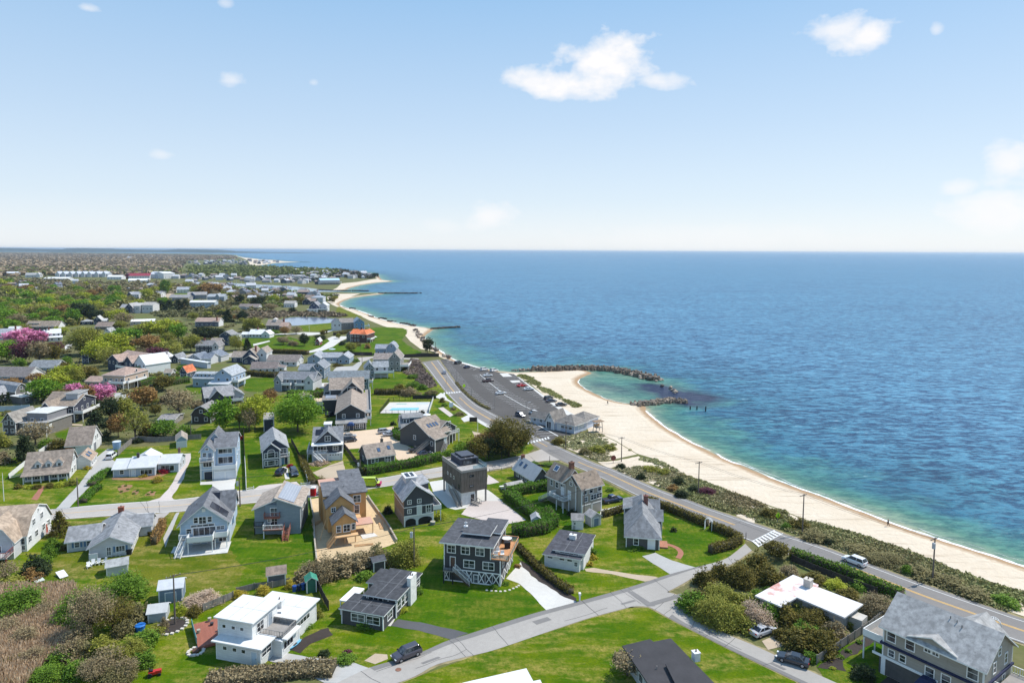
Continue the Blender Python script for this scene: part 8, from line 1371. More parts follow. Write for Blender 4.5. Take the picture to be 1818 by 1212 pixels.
def copy_tree(o,parent=None):
    c=o.copy();COL.objects.link(c);c.parent=parent
    for ch in o.children:copy_tree(ch,c)
    return c
CP={}
def car(t,col,zone,rear,front,label,group='parked cars',nm=None,cat='car'):
    if t not in CP:r=CP[t]=carproto(t)
    else:r=copy_tree(CP[t])
    a,b=Pz(zone,*rear),Pz(zone,*front);d=b-a;m=(a+b)/2;r.location=(m.x,m.y,.10);r.rotation_euler=(0,0,math.atan2(d.y,d.x));props(r,label,cat,group);r.name=nm or {'suv':'suv','sedan':'sedan','pickup':'pickup_truck','minivan':'minivan','van':'delivery_van'}[t]
    for c in r.children:
        if c.name.startswith('body'):c.material_slots[0].link='OBJECT';c.material_slots[0].material=paint(col)
    LANDMARKS.append((label,to_px(m)));return r
CW,CK,CG,CN,CR=(.75,.75,.75),(.012,.012,.014),(.35,.36,.38),(.018,.026,.055),(.55,.02,.02)
car('suv',(.055,.05,.065),'B',(985,1050),(880,1092),'dark plum suv parked at the edge of the bottom road');car('suv',CW,'D',(975,548),(890,515),'white suv driving along the beach road','cars on the beach road');car('sedan',(.45,.46,.48),'D',(405,915),(500,880),'old silver sedan tucked under the blossoming thicket');car('sedan',(.02,.025,.035),'D',(670,1065),(550,1030),'dark sedan in the shade of the juniper thicket')
car('pickup',(.012,.025,.09),'C',(720,228),(805,212),'deep blue pickup beside the tan three-storey house');car('van',(.50,.62,.03),'F',(895,880),(990,880),'yellow-green van with a magenta nose stopped on the street',nm='delivery_van',cat='van');car('minivan',(.03,.04,.06),'U',(600,890),(640,965),'dark blue minivan facing the street before the navy house');car('suv',CN,'U',(430,930),(460,905),'blue car peeking out above the solar roof');car('suv',CK,'U',(1030,1150),(1000,1190),'black car half hidden beside the unfinished house')
car('suv',(.02,.025,.04),'U',(1285,495),(1455,475),'dark navy suv on the tan gravel yard');car('sedan',(.42,.42,.42),'U',(1280,435),(1445,425),'silver hatchback behind the dark navy suv');car('suv',(.4,.42,.45),'T',(105,605),(240,590),'silver-blue suv parked against the hedge end');car('sedan',(.38,.38,.40),'T',(160,640),(320,625),'grey sedan beside the silver-blue suv');car('pickup',CK,'T',(510,860),(720,835),'black pickup on the tan gravel yard');car('sedan',CN,'T',(625,910),(795,880),'dark navy sedan below the black pickup');car('suv',CK,'F',(640,395),(690,385),'black suv at the inn side yard');car('suv',CK,'F',(605,365),(645,350),'second black suv in the shadow of the inn side yard')
car('minivan',CW,'E',(755,705),(812,660),'white van parked on the grey drive');car('suv',CK,'L',(510,640),(630,630),'black suv on the pale lane behind the barracks-like house');car('sedan',(.4,.43,.48),'R',(600,392),(590,352),'small silver car driving up the beach road','cars on the beach road')
lot_g='cars in the beach parking lot'
for t,c,z,a,b,l in [('minivan',CK,'R',(770,232),(845,215),'black van at the sea edge of the parking lot'),('sedan',CN,'R',(910,297),(985,280),'dark car at the sea edge of the parking lot'),('suv',CW,'R',(1165,332),(1255,320),'white car at the sea edge of the parking lot'),('suv',CW,'R',(1310,350),(1410,335),'white car beside the striped bay at the sea edge'),('sedan',CW,'R',(1205,422),(1325,412),'cream white sedan in the middle row of the parking lot'),('pickup',(.05,.015,.02),'R',(1190,510),(1345,495),'dark maroon pickup in the middle row of the parking lot'),('sedan',CW,'S',(170,490),(300,475),'white convertible by a lamp post in the middle row'),('sedan',CR,'S',(475,382),(595,365),'bright red car along the beach side of the parking lot'),('sedan',CW,'S',(580,428),(695,422),'white sedan next to the bright red car'),('suv',CK,'S',(865,570),(975,545),'black suv along the beach side row'),('sedan',CN,'S',(890,602),(1030,590),'black sedan beside the black suv in the beach side row'),('sedan',CK,'S',(1040,655),(1165,645),'black sedan by the bathhouse terrace'),('suv',CN,'S',(470,790),(560,820),'dark blue car before the bathhouse'),('suv',CW,'S',(755,795),(655,750),'white suv beside the bathhouse')]:car(t,c,z,a,b,l,lot_g)
def van_nose():
    for o in bpy.data.objects:
        if o.get('label','').startswith('yellow-green van'):
            mb=MB();mb.box(1.55,2.72,-1.015,1.015,.36,1.0);mb.build('nose_panel',pmat('magenta wrap',(.45,.01,.12),.4),o);mb=MB();mb.box(-2.2,1.4,-1.03,-1.01,1.25,2.15);mb.box(-2.2,1.4,1.01,1.03,1.25,2.15);mb.build('side_panel',pmat('lime wrap',(.55,.66,.03),.4),o)
van_nose()
# ------------------------------------------------------------------ poles and wires
PW=pmat('pole wood',(.16,.13,.11),.9,.2,3,10);GALV=pmat('galvanised',(.48,.5,.52),.5,.08);TOPS={}
def pole(key,zone,x,yt,yb,label,arms=1,tran=False,ang=20,lamp=False,r=.16,m=None,name='utility_pole',guy=None):
    p=Pz(zone,x,yb);h=HGT(zone,x,yt,yb);root=empty(name,p,rad(ang),label,'pole','utility poles' if name=='utility_pole' else 'lamp posts');mb=MB();mb.tube((0,0,0),(0,0,h),r,r*.65,9);mb.build('pole_shaft',m or PW,root)
    for i in range(arms):
        a=MB();z=h-.35-i*.9;a.box(-1.15,1.15,r*.7,r*.7+.1,z-.06,z+.06);ao=a.build('crossarm',PW,root)
        for xx in (-1.05,-.4,.4,1.05):q=MB();q.tube((xx,r*.7+.05,z+.06),(xx,r*.7+.05,z+.28),.05,.035,6);q.build('insulator',GALV,ao)
    if tran:q=MB();q.tube((-.48,-.1,h-2.0),(-.48,-.1,h-.95),.3,.3,12);q.tube((-.48,-.1,h-.95),(-.48,-.1,h-.75),.06,.05,6);q.build('transformer',GALV,root)
    if lamp:q=MB();q.bar((0,0,h-.2),(1.3,0,h),.07);q.build('lamp_arm',GALV,root);q=MB();q.box(1.0,1.75,-.14,.14,h-.06,h+.06);q.build('lamp_head',GALV,root)
    TOPS[key]=p+Vector((0,0,h-.1));return root
pole('a','D',1340,385,622,'tall wooden utility pole with a grey transformer beside the beach road',1,True,30);pole('b','D',660,160,378,'wooden utility pole rising from scrub near the zebra crossing',1,False,30);pole('c','G',1580,860,1098,'wooden utility pole between the dark dune bushes',1,False,30);pole('d','G',1040,690,868,'wooden utility pole by the sandy beach entrance',1,False,30);pole('e','G',650,580,778,'wooden utility pole on the dune beside the bathhouse',1,False,30)
pole('f','B',975,350,570,'stout grey pole with a transformer beside the rounded olive bush',0,True,0);pole('g','A',962,605,890,'leaning weathered pole with guy wires by the slate shed',1,False,40);pole('h','A',430,80,245,'wooden pole at the corner of the grey drive and street',0,False,0);pole('i','A',1318,80,243,'wooden pole with a small transformer on the street by the pale blue house',0,True,0);pole('j','F',868,690,800,'wooden pole with a transformer at the end of the tall street hedge',0,True,0);pole('k','X',1190,440,815,'slim grey pole standing before the tan three-storey house',1,False,60,r=.12)
pole('l','L',628,355,500,'wooden pole on the pale lane by the gabled houses',1,False,0);pole('m','N',285,285,530,'tall wooden pole on the back street among olive trees',1);pole('n','N',930,320,510,'wooden pole beside the yellow-green dogwood corner',1);pole('o','K',510,690,855,'pale wooden pole behind the play lawn',0);pole('p','L',605,230,340,'thin pole on the lawn before the brick house',0,r=.1);pole('q','J',1050,765,880,'pole at the far end of the parking lot by the pine',0);pole('r','E',1340,440,540,'dark pole before the gambrel house',0)
for k,(z,x,yt,yb,lp) in enumerate([('R',785,320,500,0),('R',625,430,525,0),('R',1015,560,705,0),('R',930,470,600,0),('S',140,385,705,1),('S',597,590,960,1),('R',610,600,725,0),('G',537,825,870,0),('D',365,365,405,0)]):pole('L%d' % k,z,x,yt,yb,['thin lamp post on the road side of the parking lot','thin post in the beach road shoulder','stout post among the road side bays','short post by the green sign','tall lamp post at the lower middle row','tall lamp post before the dark blue car','post at the upper zebra crossing','small dark post on the street corner','grey signpost by the zebra crossing'][k],0,False,20,bool(lp),.09,GWOOD if k<7 else BLK,'lamp_post')
WIRE=pmat('wire',(.05,.05,.055),.6,.05)
for a,b in (('a','b'),('b','c'),('c','d'),('d','e'),('f','g'),('k','f'),('h','i'),('i','j'),('l','p')):
    for off in (-.5,.5):
        A,B=TOPS[a]+Vector((off*.8,off*.5,0)),TOPS[b]+Vector((off*.8,off*.5,0));mb=MB();n=12;pts=[A.lerp(B,i/n)-Vector((0,0,4*(.018*(B-A).length)*(i/n)*(1-i/n))) for i in range(n+1)]
        for p,q in zip(pts,pts[1:]):mb.bar(p,q,.034)
        o=mb.build('power_line',WIRE);props(o,'thin black power line strung between the wooden utility poles','power line','power lines')
def flagpole(zone,x,yt,yb,label):
    p=Pz(zone,x,yb);h=HGT(zone,x,yt,yb);root=empty('flagpole',p,0,label,'flagpole');mb=MB();mb.tube((0,0,0),(0,0,h),.09,.05,8);mb.build('pole_shaft',trimm(),root);mb=MB();mb.tube((0,0,h),(0,0,h+.18),.11,.04,8);mb.build('finial',pmat('brass',(.3,.22,.1),.3),root)
flagpole('E',28,780,985,'white flagpole behind the white gambrel house');flagpole('K',977,35,218,'white flagpole on the lawn by the pond');flagpole('T',1425,355,580,'white flagpole by the sandy corner of the beach road');flagpole('M',988,815,900,'white flagpole before the cream villa')
# ------------------------------------------------------------------ boulders
BO=[]
for i in range(6):
    bm=bmesh.new();bmesh.ops.create_icosphere(bm,subdivisions=2,radius=1)
    for v in bm.verts:h=mnoise.noise(v.co*1.5+Vector((i*9,0,0)));v.co*=1+.75*h;v.co.z*=.7;v.co.x*=1.2
    me=bpy.data.meshes.new('boulder');bm.to_mesh(me);bm.free();me.materials.append(pmat('boulder stone',[(.30,.25,.20),(.20,.165,.14),(.42,.35,.28)][i % 3],.9,.25,1.5,6) if False else pmat('boulder stone %d' % (i % 3),[(.27,.22,.18),(.17,.14,.12),(.40,.33,.26)][i % 3],.9,.25,1.5,6));BO.append(me)
rb_=random.Random(9)
def boulders(line_,n,wid,size,label,group,z=-.5):
    L=resample([P(*q,z) for q in line_],60)
    for i in range(n):
        t=rb_.uniform(0,58.9);p=L[int(t)].lerp(L[int(t)+1],t % 1);k=t/59;w=wid[0]*(1-k)+wid[1]*k;s=size*rb_.uniform(.6,1.25);dx,dy=rb_.gauss(0,w*.45),rb_.gauss(0,w*.45);r2=min(1,math.hypot(dx,dy)/max(w,.1))
        o=bpy.data.objects.new('boulder',BO[rb_.randrange(6)]);COL.objects.link(o);o.location=(p.x+dx,p.y+dy,z+.2+(1-r2)*s*rb_.uniform(.6,1.9));o.rotation_euler=(rb_.uniform(-.4,.4),rb_.uniform(-.4,.4),rb_.uniform(0,6.28));o.scale=(s,s,s);props(o,label,'boulder',group)
boulders([(903,658.6),(951,657.6),(1000,656),(1042,655.2)],70,(1.2,2.4),.6,'brown boulder in the straight sea wall at the head of the beach','boulders of the beach head wall')
boulders([(1042,655.2),(1070,656),(1100,659.5),(1131,666),(1150,671),(1162,675)],140,(3.6,4.2),.95,'brown boulder heaped in the longer breakwater curving around the cove','boulders of the long breakwater')
boulders([(1120,720.8),(1143,719),(1165,716.5),(1190,713),(1213,714.5)],65,(.6,3.0),.75,'tawny boulder in the short rock groyne closing the cove','boulders of the short groyne')
boulders([(1172,684),(1180,690),(1190,691),(1203,699),(1212,704)],9,(1.5,2),.8,'dark wet rock awash between the two breakwaters','rocks awash at the cove mouth',-.75)
def jetty(line_,n,w,label,h=1.4,k=1.0,col=(.10,.08,.065)):
    L=resample([P(*q,-.5) for q in line_],40);mb=MB()
    for i in range(n):
        t=rb_.uniform(0,38.9);p=L[int(t)].lerp(L[int(t)+1],t % 1);s=rb_.uniform(.7,1.6)*k;x,y=p.x+rb_.gauss(0,w*.4),p.y+rb_.gauss(0,w*.4);a=rb_.uniform(0,3);ca,sa=math.cos(a)*s,math.sin(a)*s;hh=h*rb_.uniform(.4,1.1)
        mb.hexa([(x+ca,y+sa,-1),(x-sa,y+ca,-1),(x-ca,y-sa,-1),(x+sa,y-ca,-1)],[(x+ca*.6,y+sa*.6,hh-.3),(x-sa*.7,y+ca*.7,hh-.5),(x-ca*.6,y-sa*.6,hh-.4),(x+sa*.6,y-ca*.6,hh-.2)])
    o=mb.build('rock_jetty',pmat('jetty stone %.2f' % col[0],col,.9,.4,.5,3,world=True));props(o,label,None,None,'stuff')
jetty([(672,521.2),(742,521)],260,3.5,'long low rock jetty beyond the second beach');jetty([(566,514.8),(600,516.6),(654,516.8)],300,3.5,'dark rock jetty along the harbour channel');jetty([(768,584),(790,582.6),(816,581)],150,1.8,'short rock groyne off the middle beach',1.0);jetty([(533,465),(552,466)],60,5,'rocks at the end of the sand spit')
for q in ([(622,547.5),(629,548.5)],[(655,561.5),(660,563)],[(673,565),(685,566.5)],[(689,570.5),(700,571.5)],[(712,574),(726,576)],[(732,577),(736,579)]):jetty(q,26,2.2,'patch of dark rocks in the surf line',.9)
jetty([(951,657.6),(1042,655.2),(1100,659.5),(1131,666),(1150,671),(1162,675)],520,4.5,'rubble core of the long breakwater',1.9,.8,(.20,.16,.125));jetty([(1124,720.2),(1165,716.5),(1190,713),(1213,714.5)],200,3.0,'rubble core of the short groyne',1.5,.7,(.26,.21,.16))
boulders([(735,583),(745,598),(758,612),(775,626),(800,640)],28,(2.5,2.0),1.1,'pale boulder in the rubble strip along the narrow upper beach','boulders of the upper beach',0)
for x,y,l in ((1225,727,'black timber pile, first from the groyne'),(1237,727,'black timber pile, middle of the three in the water'),(1252.5,730,'tallest black timber pile, out beyond the other two')):
    p=P(x,y,SEA_Z);mb=MB();mb.tube((0,0,-1.5),(.1,0,1.5+(x>1250)*.5),.28,.22,8);o=mb.build('timber_pile',BLK);o.location=p;props(o,l,'pile','old timber piles')
# ------------------------------------------------------------------ people on the beach
SKIN=pmat('skin',(.45,.28,.20),.6,.05)
def skinned(name,pts,edges,rads,m,parent):
    me=bpy.data.meshes.new(name);me.from_pydata(pts,edges,[]);o=bpy.data.objects.new(name,me);COL.objects.link(o);md=o.modifiers.new('skin','SKIN');md.use_smooth_shade=True
    for i,r in enumerate(rads):me.skin_vertices[0].data[i].radius=(r,r)
    me.skin_vertices[0].data[0].use_root=True;s=o.modifiers.new('sub','SUBSURF');s.levels=1;s.render_levels=1;me.materials.append(m);o.parent=parent;return o
def person(zone,x,y,rz,label,top,legs):
    root=empty('person',Pz(zone,x,y,.02),rz,label,'person')
    J=[(0,0,.95),(0,.02,1.2),(0,.02,1.42),(0,.03,1.55),(0,.05,1.68),(.19,.02,1.40),(.25,-.06,1.13),(.24,.06,.90),(-.19,.02,1.40),(-.25,.10,1.13),(-.22,.24,.93),(.10,0,.90),(.11,.16,.50),(.11,.10,.08),(.11,.24,.04),(-.10,0,.90),(-.11,-.10,.50),(-.11,-.32,.12),(-.11,-.20,.04),(.24,.12,.82),(-.21,.30,.86)]
    E=[(0,1),(1,2),(2,3),(3,4),(2,5),(5,6),(6,7),(7,19),(2,8),(8,9),(9,10),(10,20),(0,11),(11,12),(12,13),(13,14),(0,15),(15,16),(16,17),(17,18)];R_=[.14,.14,.15,.06,.105,.07,.05,.038,.07,.05,.038,.09,.065,.045,.04,.09,.065,.045,.04,.03,.03]
    skinned('body',J,E,R_,SKIN,root);skinned('jacket',[J[0],J[1],J[2],J[5],J[6],J[7],J[8],J[9],J[10]],[(0,1),(1,2),(2,3),(3,4),(4,5),(2,6),(6,7),(7,8)],[.16,.16,.17,.09,.07,.055,.09,.07,.055],top,root);skinned('trousers',[J[0],J[11],J[12],J[13],J[15],J[16],J[17]],[(0,1),(1,2),(2,3),(0,4),(4,5),(5,6)],[.155,.105,.08,.06,.105,.08,.06],legs,root);skinned('hair',[(0,.03,1.74),(0,-.01,1.70)],[(0,1)],[.10,.09],pmat('dark hair',(.03,.02,.015)),root)
person('D',1108,333,1.0,'person in dark clothes walking along the wet sand by the water',pmat('navy cloth',(.02,.025,.05),.9),pmat('black cloth',(.015,.015,.018),.9));person('G',944,466,2.2,'person standing on the sand beside the sheltered cove',pmat('dark green cloth',(.04,.06,.05),.9),pmat('black cloth',(.015,.015,.018),.9))
# ------------------------------------------------------------------ fences
def fence(zone,pts,h,label,m,post=2.4,style='board',cap=None,cat='fence',rails=2):
    pl=[Pz(zone,*q) for q in pts];L=sum((b-a).length for a,b in zip(pl,pl[1:]));n=max(2,int(L/post)+1);q=resample(pl,n);root=empty('fence',q[0],0,label,cat);o0_=q[0];mb=MB()
    for a,b in zip(q,q[1:]):
        a2,b2=a-o0_,b-o0_
        if style=='board':mb.bar(a2+Vector((0,0,h*.5+.06)),b2+Vector((0,0,h*.5+.06)),.06,h-.16)
        elif style=='rail':
            for i in range(rails):z=h*(i+.75)/rails*.9;mb.bar(a2+Vector((0,0,z)),b2+Vector((0,0,z)),.06,.14)
        elif style=='mesh':
            mb.bar(a2+Vector((0,0,h-.05)),b2+Vector((0,0,h-.05)),.05);mb.bar(a2+Vector((0,0,.1)),b2+Vector((0,0,.1)),.05);k=max(2,int((b-a).length/.35))
            for i in range(k):c=a2.lerp(b2,i/k);mb.bar(c+Vector((0,0,.1)),c+Vector((0,0,h-.05)),.03)
        elif style=='sock':mb.bar(a2+Vector((0,0,h*.5)),b2+Vector((0,0,h*.5)),.3,h)
    mb.build('fence_panel',m,root)
    for i,a in enumerate(q[:100]):
        if style=='sock' and i % 3:continue
        pb_=MB();a2=a-o0_;pb_.box(a2.x-.07,a2.x+.07,a2.y-.07,a2.y+.07,0,h+.08);pb_.build('fence_post',cap or m,root)
    return root
GF=pmat('grey fence boards',(.26,.24,.22),.9,.18,1,6,streak=(4,4,.3));DF=pmat('dark fence boards',(.06,.05,.045),.9,.2);WF=pmat('white fence',(.74,.74,.73),.6,.04);BFN=pmat('pale blue wall',(.42,.50,.58),.7,.08);SOCK=pmat('silt sock',(.42,.37,.30),.9,.2)
fence('D',[(735,1055),(860,975),(1000,880),(1085,812),(1185,742)],1.5,'weathered grey board fence with posts stepping up to the beach road',GF,2.2);fence('D',[(605,520),(740,580),(900,640),(1050,695)],1.5,'long dark board fence under the roadside hedge',DF);fence('E',[(62,832),(130,775),(195,722)],1.5,'white board fence beside the cape house',WF);fence('E',[(62,832),(125,822),(185,800)],.9,'low white rail fence joining the cape house',WF,style='rail');fence('E',[(275,660),(360,602)],1.5,'short white board fence behind the cape house',WF)
fence('E',[(828,668),(900,600),(950,565),(1100,575),(1240,565),(1410,552)],1.8,'grey board fence around the ranch house back lawn',GF);fence('F',[(50,490),(52,600),(58,700)],1.4,'dark upper garden fence beside the navy house lawn',DF);fence('F',[(58,700),(64,800),(68,912)],1.4,'white lower garden fence beside the navy house lawn',WF);fence('F',[(68,915),(120,905)],.9,'short white rail fence on the street corner',WF,style='rail');fence('F',[(385,575),(430,660),(445,695)],1.6,'dark fence between the navy house and slate-dark house',DF);fence('F',[(445,695),(470,760),(497,850)],1.2,'white fence running to the street',WF);fence('F',[(452,880),(515,872)],.9,'white rail fence by the street verge',WF,style='rail');fence('F',[(742,600),(790,660),(850,745)],1.7,'dark fence beside the slate-dark house drive',DF)
fence('V',[(-300,462),(100,458),(400,440)],2.2,'long pale blue garden wall above the mown field',BFN,cat='wall');fence('L',[(0,390),(300,385),(600,388),(760,390)],2.2,'long dark fence along the lane before the meadow',DF);fence('L',[(1190,418),(1400,410),(1660,405)],2.2,'dark fence from the gambrel-gabled house to the beach',DF);fence('B',[(405,210),(425,320),(428,430),(440,545)],.7,'sagging silt fence on the lawn side of the dirt plot',SOCK,2.5,'sock');fence('B',[(720,195),(765,260),(830,350),(880,440)],.7,'sagging silt fence on the far side of the dirt plot',SOCK,2.5,'sock');fence('B',[(425,640),(450,705),(480,770),(505,815)],1.8,'dark leaning board wall behind the teal shed',DF);fence('B',[(0,725),(100,700),(180,695),(290,670)],1.3,'grey fence behind the white flat-roofed house',GF);fence('A',[(1115,820),(1200,785),(1280,750)],1.4,'weathered fence beside the pale pink bush',GF,1.6);fence('X',[(60,250),(200,235),(330,205)],.8,'low post and rail fence along the street lawn',GWOOD,2.6,'rail',rails=1);fence('X',[(560,195),(700,185),(840,210)],.7,'low dark wall in front of the silver-roofed cottage',DF)
# pool
sheet('pool_deck',zpoly('L',[(868,1163),(1000,1018),(1560,1012),(1520,1165)]),.05,CONC);PW2=pmat('pool water',(.16,.52,.60),.08,.1,.3,1.5,world=True,spec=.5);sheet('pool_water',zpoly('L',[(985,1128),(1035,1095),(1395,1090),(1385,1122)]),.06,PW2);sheet('pool_water',zpoly('L',[(1345,1042),(1370,1025),(1530,1022),(1510,1040)]),.06,pmat('covered pool',(.5,.56,.6),.5,.08,world=True));sheet('pool_water',zpoly('L',[(1080,1046),(1100,1036),(1230,1034),(1225,1044)]),.06,pmat('green spa cover',(.25,.42,.35),.6,.08,world=True))
fence('L',[(866,1166),(995,1000),(1290,995),(1585,985)],1.6,'black mesh fence along the back of the pool',BLK,2.2,'mesh');fence('L',[(866,1168),(1100,1168),(1330,1168),(1525,1168)],1.4,'black mesh fence in front of the pool',BLK,2.2,'mesh');fence('L',[(1585,985),(1525,1168)],1.6,'white board fence at the end of the pool',WF);fence('L',[(1310,975),(1620,970)],1.8,'black board screen behind the pool',BLK)
# ------------------------------------------------------------------ small things
def thing(name,zone,x,y,label,cat,rz=0,z=0.03,group=None):return empty(name,Pz(zone,x,y,z),rz,label,cat,group)
def lawn_chair(zone,x,y,rz,label,group='white lawn chairs'):
    t=thing('lawn_chair',zone,x,y,label,'chair',rz,group=group)
    mb=MB();mb.hexa([(-.32,-.3,.38),(.32,-.3,.38),(.28,.3,.26),(-.28,.3,.26)],[(-.32,-.3,.43),(.32,-.3,.43),(.28,.3,.31),(-.28,.3,.31)]);mb.build('seat',WF,t);mb=MB();mb.hexa([(-.28,.26,.28),(.28,.26,.28),(.28,.31,.28),(-.28,.31,.28)],[(-.33,.62,1.05),(.33,.62,1.05),(.33,.67,1.05),(-.33,.67,1.05)]);mb.build('backrest',WF,t)
    for s in (-1,1):
        mb=MB();mb.box(s*.40-.07,s*.40+.07,-.36,.42,.56,.60);mb.build('armrest',WF,t)
        for yy in (-.30,.34):mb=MB();mb.box(s*.38-.04,s*.38+.04,yy-.04,yy+.04,0,.56);mb.build('leg',WF,t)
for i,(x,y,r) in enumerate([(490,580,.8),(512,566,.5),(537,562,.1),(567,557,-.5)]):lawn_chair('A',x,y,r,['white lawn chair at the end of the lawn row, lowest of four','white lawn chair, second in the row of four on the lawn','white lawn chair, third in the row of four on the lawn','white lawn chair set at the upper end of the lawn row'][i])
lawn_chair('A',628,516,.2,'white lawn chair against the cottage wall by the door');lawn_chair('A',656,512,-.2,'white lawn chair against the cottage wall under the shuttered window')
def board(zone,x,y,w,d,rz,label,m,tilt=.5,name='lounger'):
    t=thing(name,zone,x,y,label,'lounger',rz);mb=MB();mb.hexa([(-w/2,-d/2,.12),(w/2,-d/2,.12),(w/2,d/2,.12+tilt),(-w/2,d/2,.12+tilt)],[(-w/2,-d/2,.2),(w/2,-d/2,.2),(w/2,d/2,.2+tilt),(-w/2,d/2,.2+tilt)]);mb.build('seat',m,t)
    for sx_ in (-1,1):mb=MB();mb.box(sx_*w*.42-.04,sx_*w*.42+.04,d*.4-.04,d*.4+.04,0,.12+tilt*.85);mb.build('leg',m,t)
board('A',340,625,1.4,2.3,.9,'white sun lounger on the lawn beside the evergreen bush',WF,.5);board('A',210,648,1.5,2.4,.9,'flat pale board lying by the golden brown bush',pmat('pale green board',(.5,.56,.5)),.1,'lawn_board')
t=thing('picnic_table','X',230,452,'white picnic table on the lawn by the silver-roofed cottage','table',.3);mb=MB();mb.box(-1,1,-.4,.4,.70,.76);mb.build('tabletop',WF,t)
for s in (-1,1):
    mb=MB();mb.box(-1,1,s*.72-.14,s*.72+.14,.42,.47);mb.build('bench_seat',WF,t);mb=MB();mb.bar((s*.7,-.8,0),(s*.7,0,.7),.08);mb.bar((s*.7,.8,0),(s*.7,0,.7),.08);mb.build('leg',WF,t)
def arch(zone,x,y,rz,label,w=1.5,h=2.3,d=.7):
    t=thing('garden_arch',zone,x,y,label,'arch',rz)
    for s in (-1,1):
        mb=MB()
        for yy in (-d/2,d/2):mb.box(s*w/2-.06,s*w/2+.06,yy-.06,yy+.06,0,h*.7)
        for i in range(6):mb.box(s*w/2-.03,s*w/2+.03,-d/2+.06,d/2-.06,.2+i*.25,.26+i*.25)
        mb.build('side_lattice',WF,t)
    mb=MB();n=10;pt=[(math.cos(math.pi*i/n)*w/2,h*.7+math.sin(math.pi*i/n)*w/2) for i in range(n+1)]
    for (a,b),(c,e) in zip(pt,pt[1:]):
        for yy in (-d/2,d/2):mb.bar((a,yy,b),(c,yy,e),.1)
        mb.bar((a,-d/2,b),(a,d/2,b),.05)
    mb.build('arch_top',WF,t)
arch('D',170,352,-.5,'white arched garden gate in the roadside hedge',1.6,2.6);arch('Z',1450,500,-.5,'white arched arbour between the beige house and beach road',2.2,2.6)
t=thing('mailbox','C',585,760,'white mailbox on a post at the end of the white drive','mailbox');mb=MB();mb.box(-.12,.12,-.12,.12,0,1.1);mb.build('mailbox_post',WF,t);mb=MB();mb.box(-.2,.2,-.32,.3,1.1,1.45);mb.build('letter_box',WF,t)
t=thing('lifeguard_stand','G',875,655,'roofed wooden lifeguard stand on the sand by the bathhouse','lifeguard stand',.4)
for sx_ in (-1,1):
    for sy_ in (-1,1):mb=MB();mb.bar((sx_*1.3,sy_*1.1,0),(sx_*1.0,sy_*.9,3.6),.16);mb.build('leg',GWOOD,t)
mb=MB();mb.box(-1.2,1.2,-1.0,1.0,1.5,1.65);mb.build('platform',GWOOD,t);mb=MB();mb.box(-1.1,1.1,.7,.8,1.65,2.6);mb.build('backrest',PLY,t);mb=MB();mb.hexa([(-1.7,-1.5,3.5),(1.7,-1.5,3.7),(1.7,1.3,3.7),(-1.7,1.3,3.5)],[(-1.7,-1.5,3.62),(1.7,-1.5,3.82),(1.7,1.3,3.82),(-1.7,1.3,3.62)]);mb.build('roof',pmat('thatch brown',(.28,.19,.12)),t)
def sign(zone,x,y,h,shape,col,label,rz=.4,sz=.75):
    t=thing('road_sign',zone,x,y,label,'sign',rz);mb=MB();mb.box(-.05,.05,-.05,.05,0,h-sz);mb.build('sign_post',GWOOD,t);mb=MB();n={'dia':4,'oct':8,'sq':4}[shape];a0=0 if shape=='dia' else math.pi/n;c=[(math.cos(a0+2*math.pi*i/n)*sz,math.sin(a0+2*math.pi*i/n)*sz+h-sz) for i in range(n)];mb.hexa([(a,-.12,b) for a,b in c],[(a,-.07,b) for a,b in c]);mb.build('sign_plate',pmat('sign %.2f %.2f %.2f' % col,col,.5,.04),t)
    return t
LIME=(.45,.75,.02)
t=sign('D',530,320,2.7,'dia',LIME,'fluorescent yellow-green diamond crossing sign by the beach road');mb=MB();mb.bar((0,-.135,1.75),(-.12,-.135,1.5),.07);mb.bar((0,-.135,1.75),(.14,-.135,1.52),.07);mb.bar((0,-.135,1.75),(.02,-.135,2.1),.13);mb.bar((.02,-.135,2.0),(.2,-.135,1.85),.06);mb.tube((.03,-.14,2.2),(.03,-.125,2.2),.09,.09,10);mb.build('walking_symbol',BLK,t)
sign('R',897,622,2.8,'dia',LIME,'fluorescent green crossing sign at the edge of the parking lot',.6,.9);sign('R',505,625,2.6,'dia',(.6,.62,.05),'yellow crossing sign at the scrub edge of the beach road',.6,.8);sign('G',983,876,2.4,'oct',(.18,.05,.035),'round rust-red sign by the sandy beach entrance',.3,.85);sign('R',700,930,3.2,'sq',(.5,.6,.66),'pale blue square sign on the verge',.5,1.2)
t=thing('information_board','T',1365,455,'dark notice board by the sandy corner','sign');mb=MB();mb.box(-1.4,1.4,-.15,.15,.4,2.0);mb.build('notice_panel',pmat('brown sign',(.06,.045,.04)),t)
for s in (-1,1):mb=MB();mb.box(s*1.1-.1,s*1.1+.1,-.1,.1,0,.4);mb.build('leg',GWOOD,t)
def tub(zone,x,y,r,h,col,label,name='bin',lid=None):
    t=thing(name,zone,x,y,label,name.replace('_',' '));mb=MB();mb.tube((0,0,0),(0,0,h),r*.85,r,12);mb.build('tub',pmat('tub %.2f %.2f %.2f' % col,col,.5,.06),t);mb=MB();mb.tube((0,0,h),(0,0,h+.1),r*1.06,r*.9,12);mb.build('lid',pmat('lid %.2f %.2f %.2f' % (lid or col),lid or col,.5,.06),t)
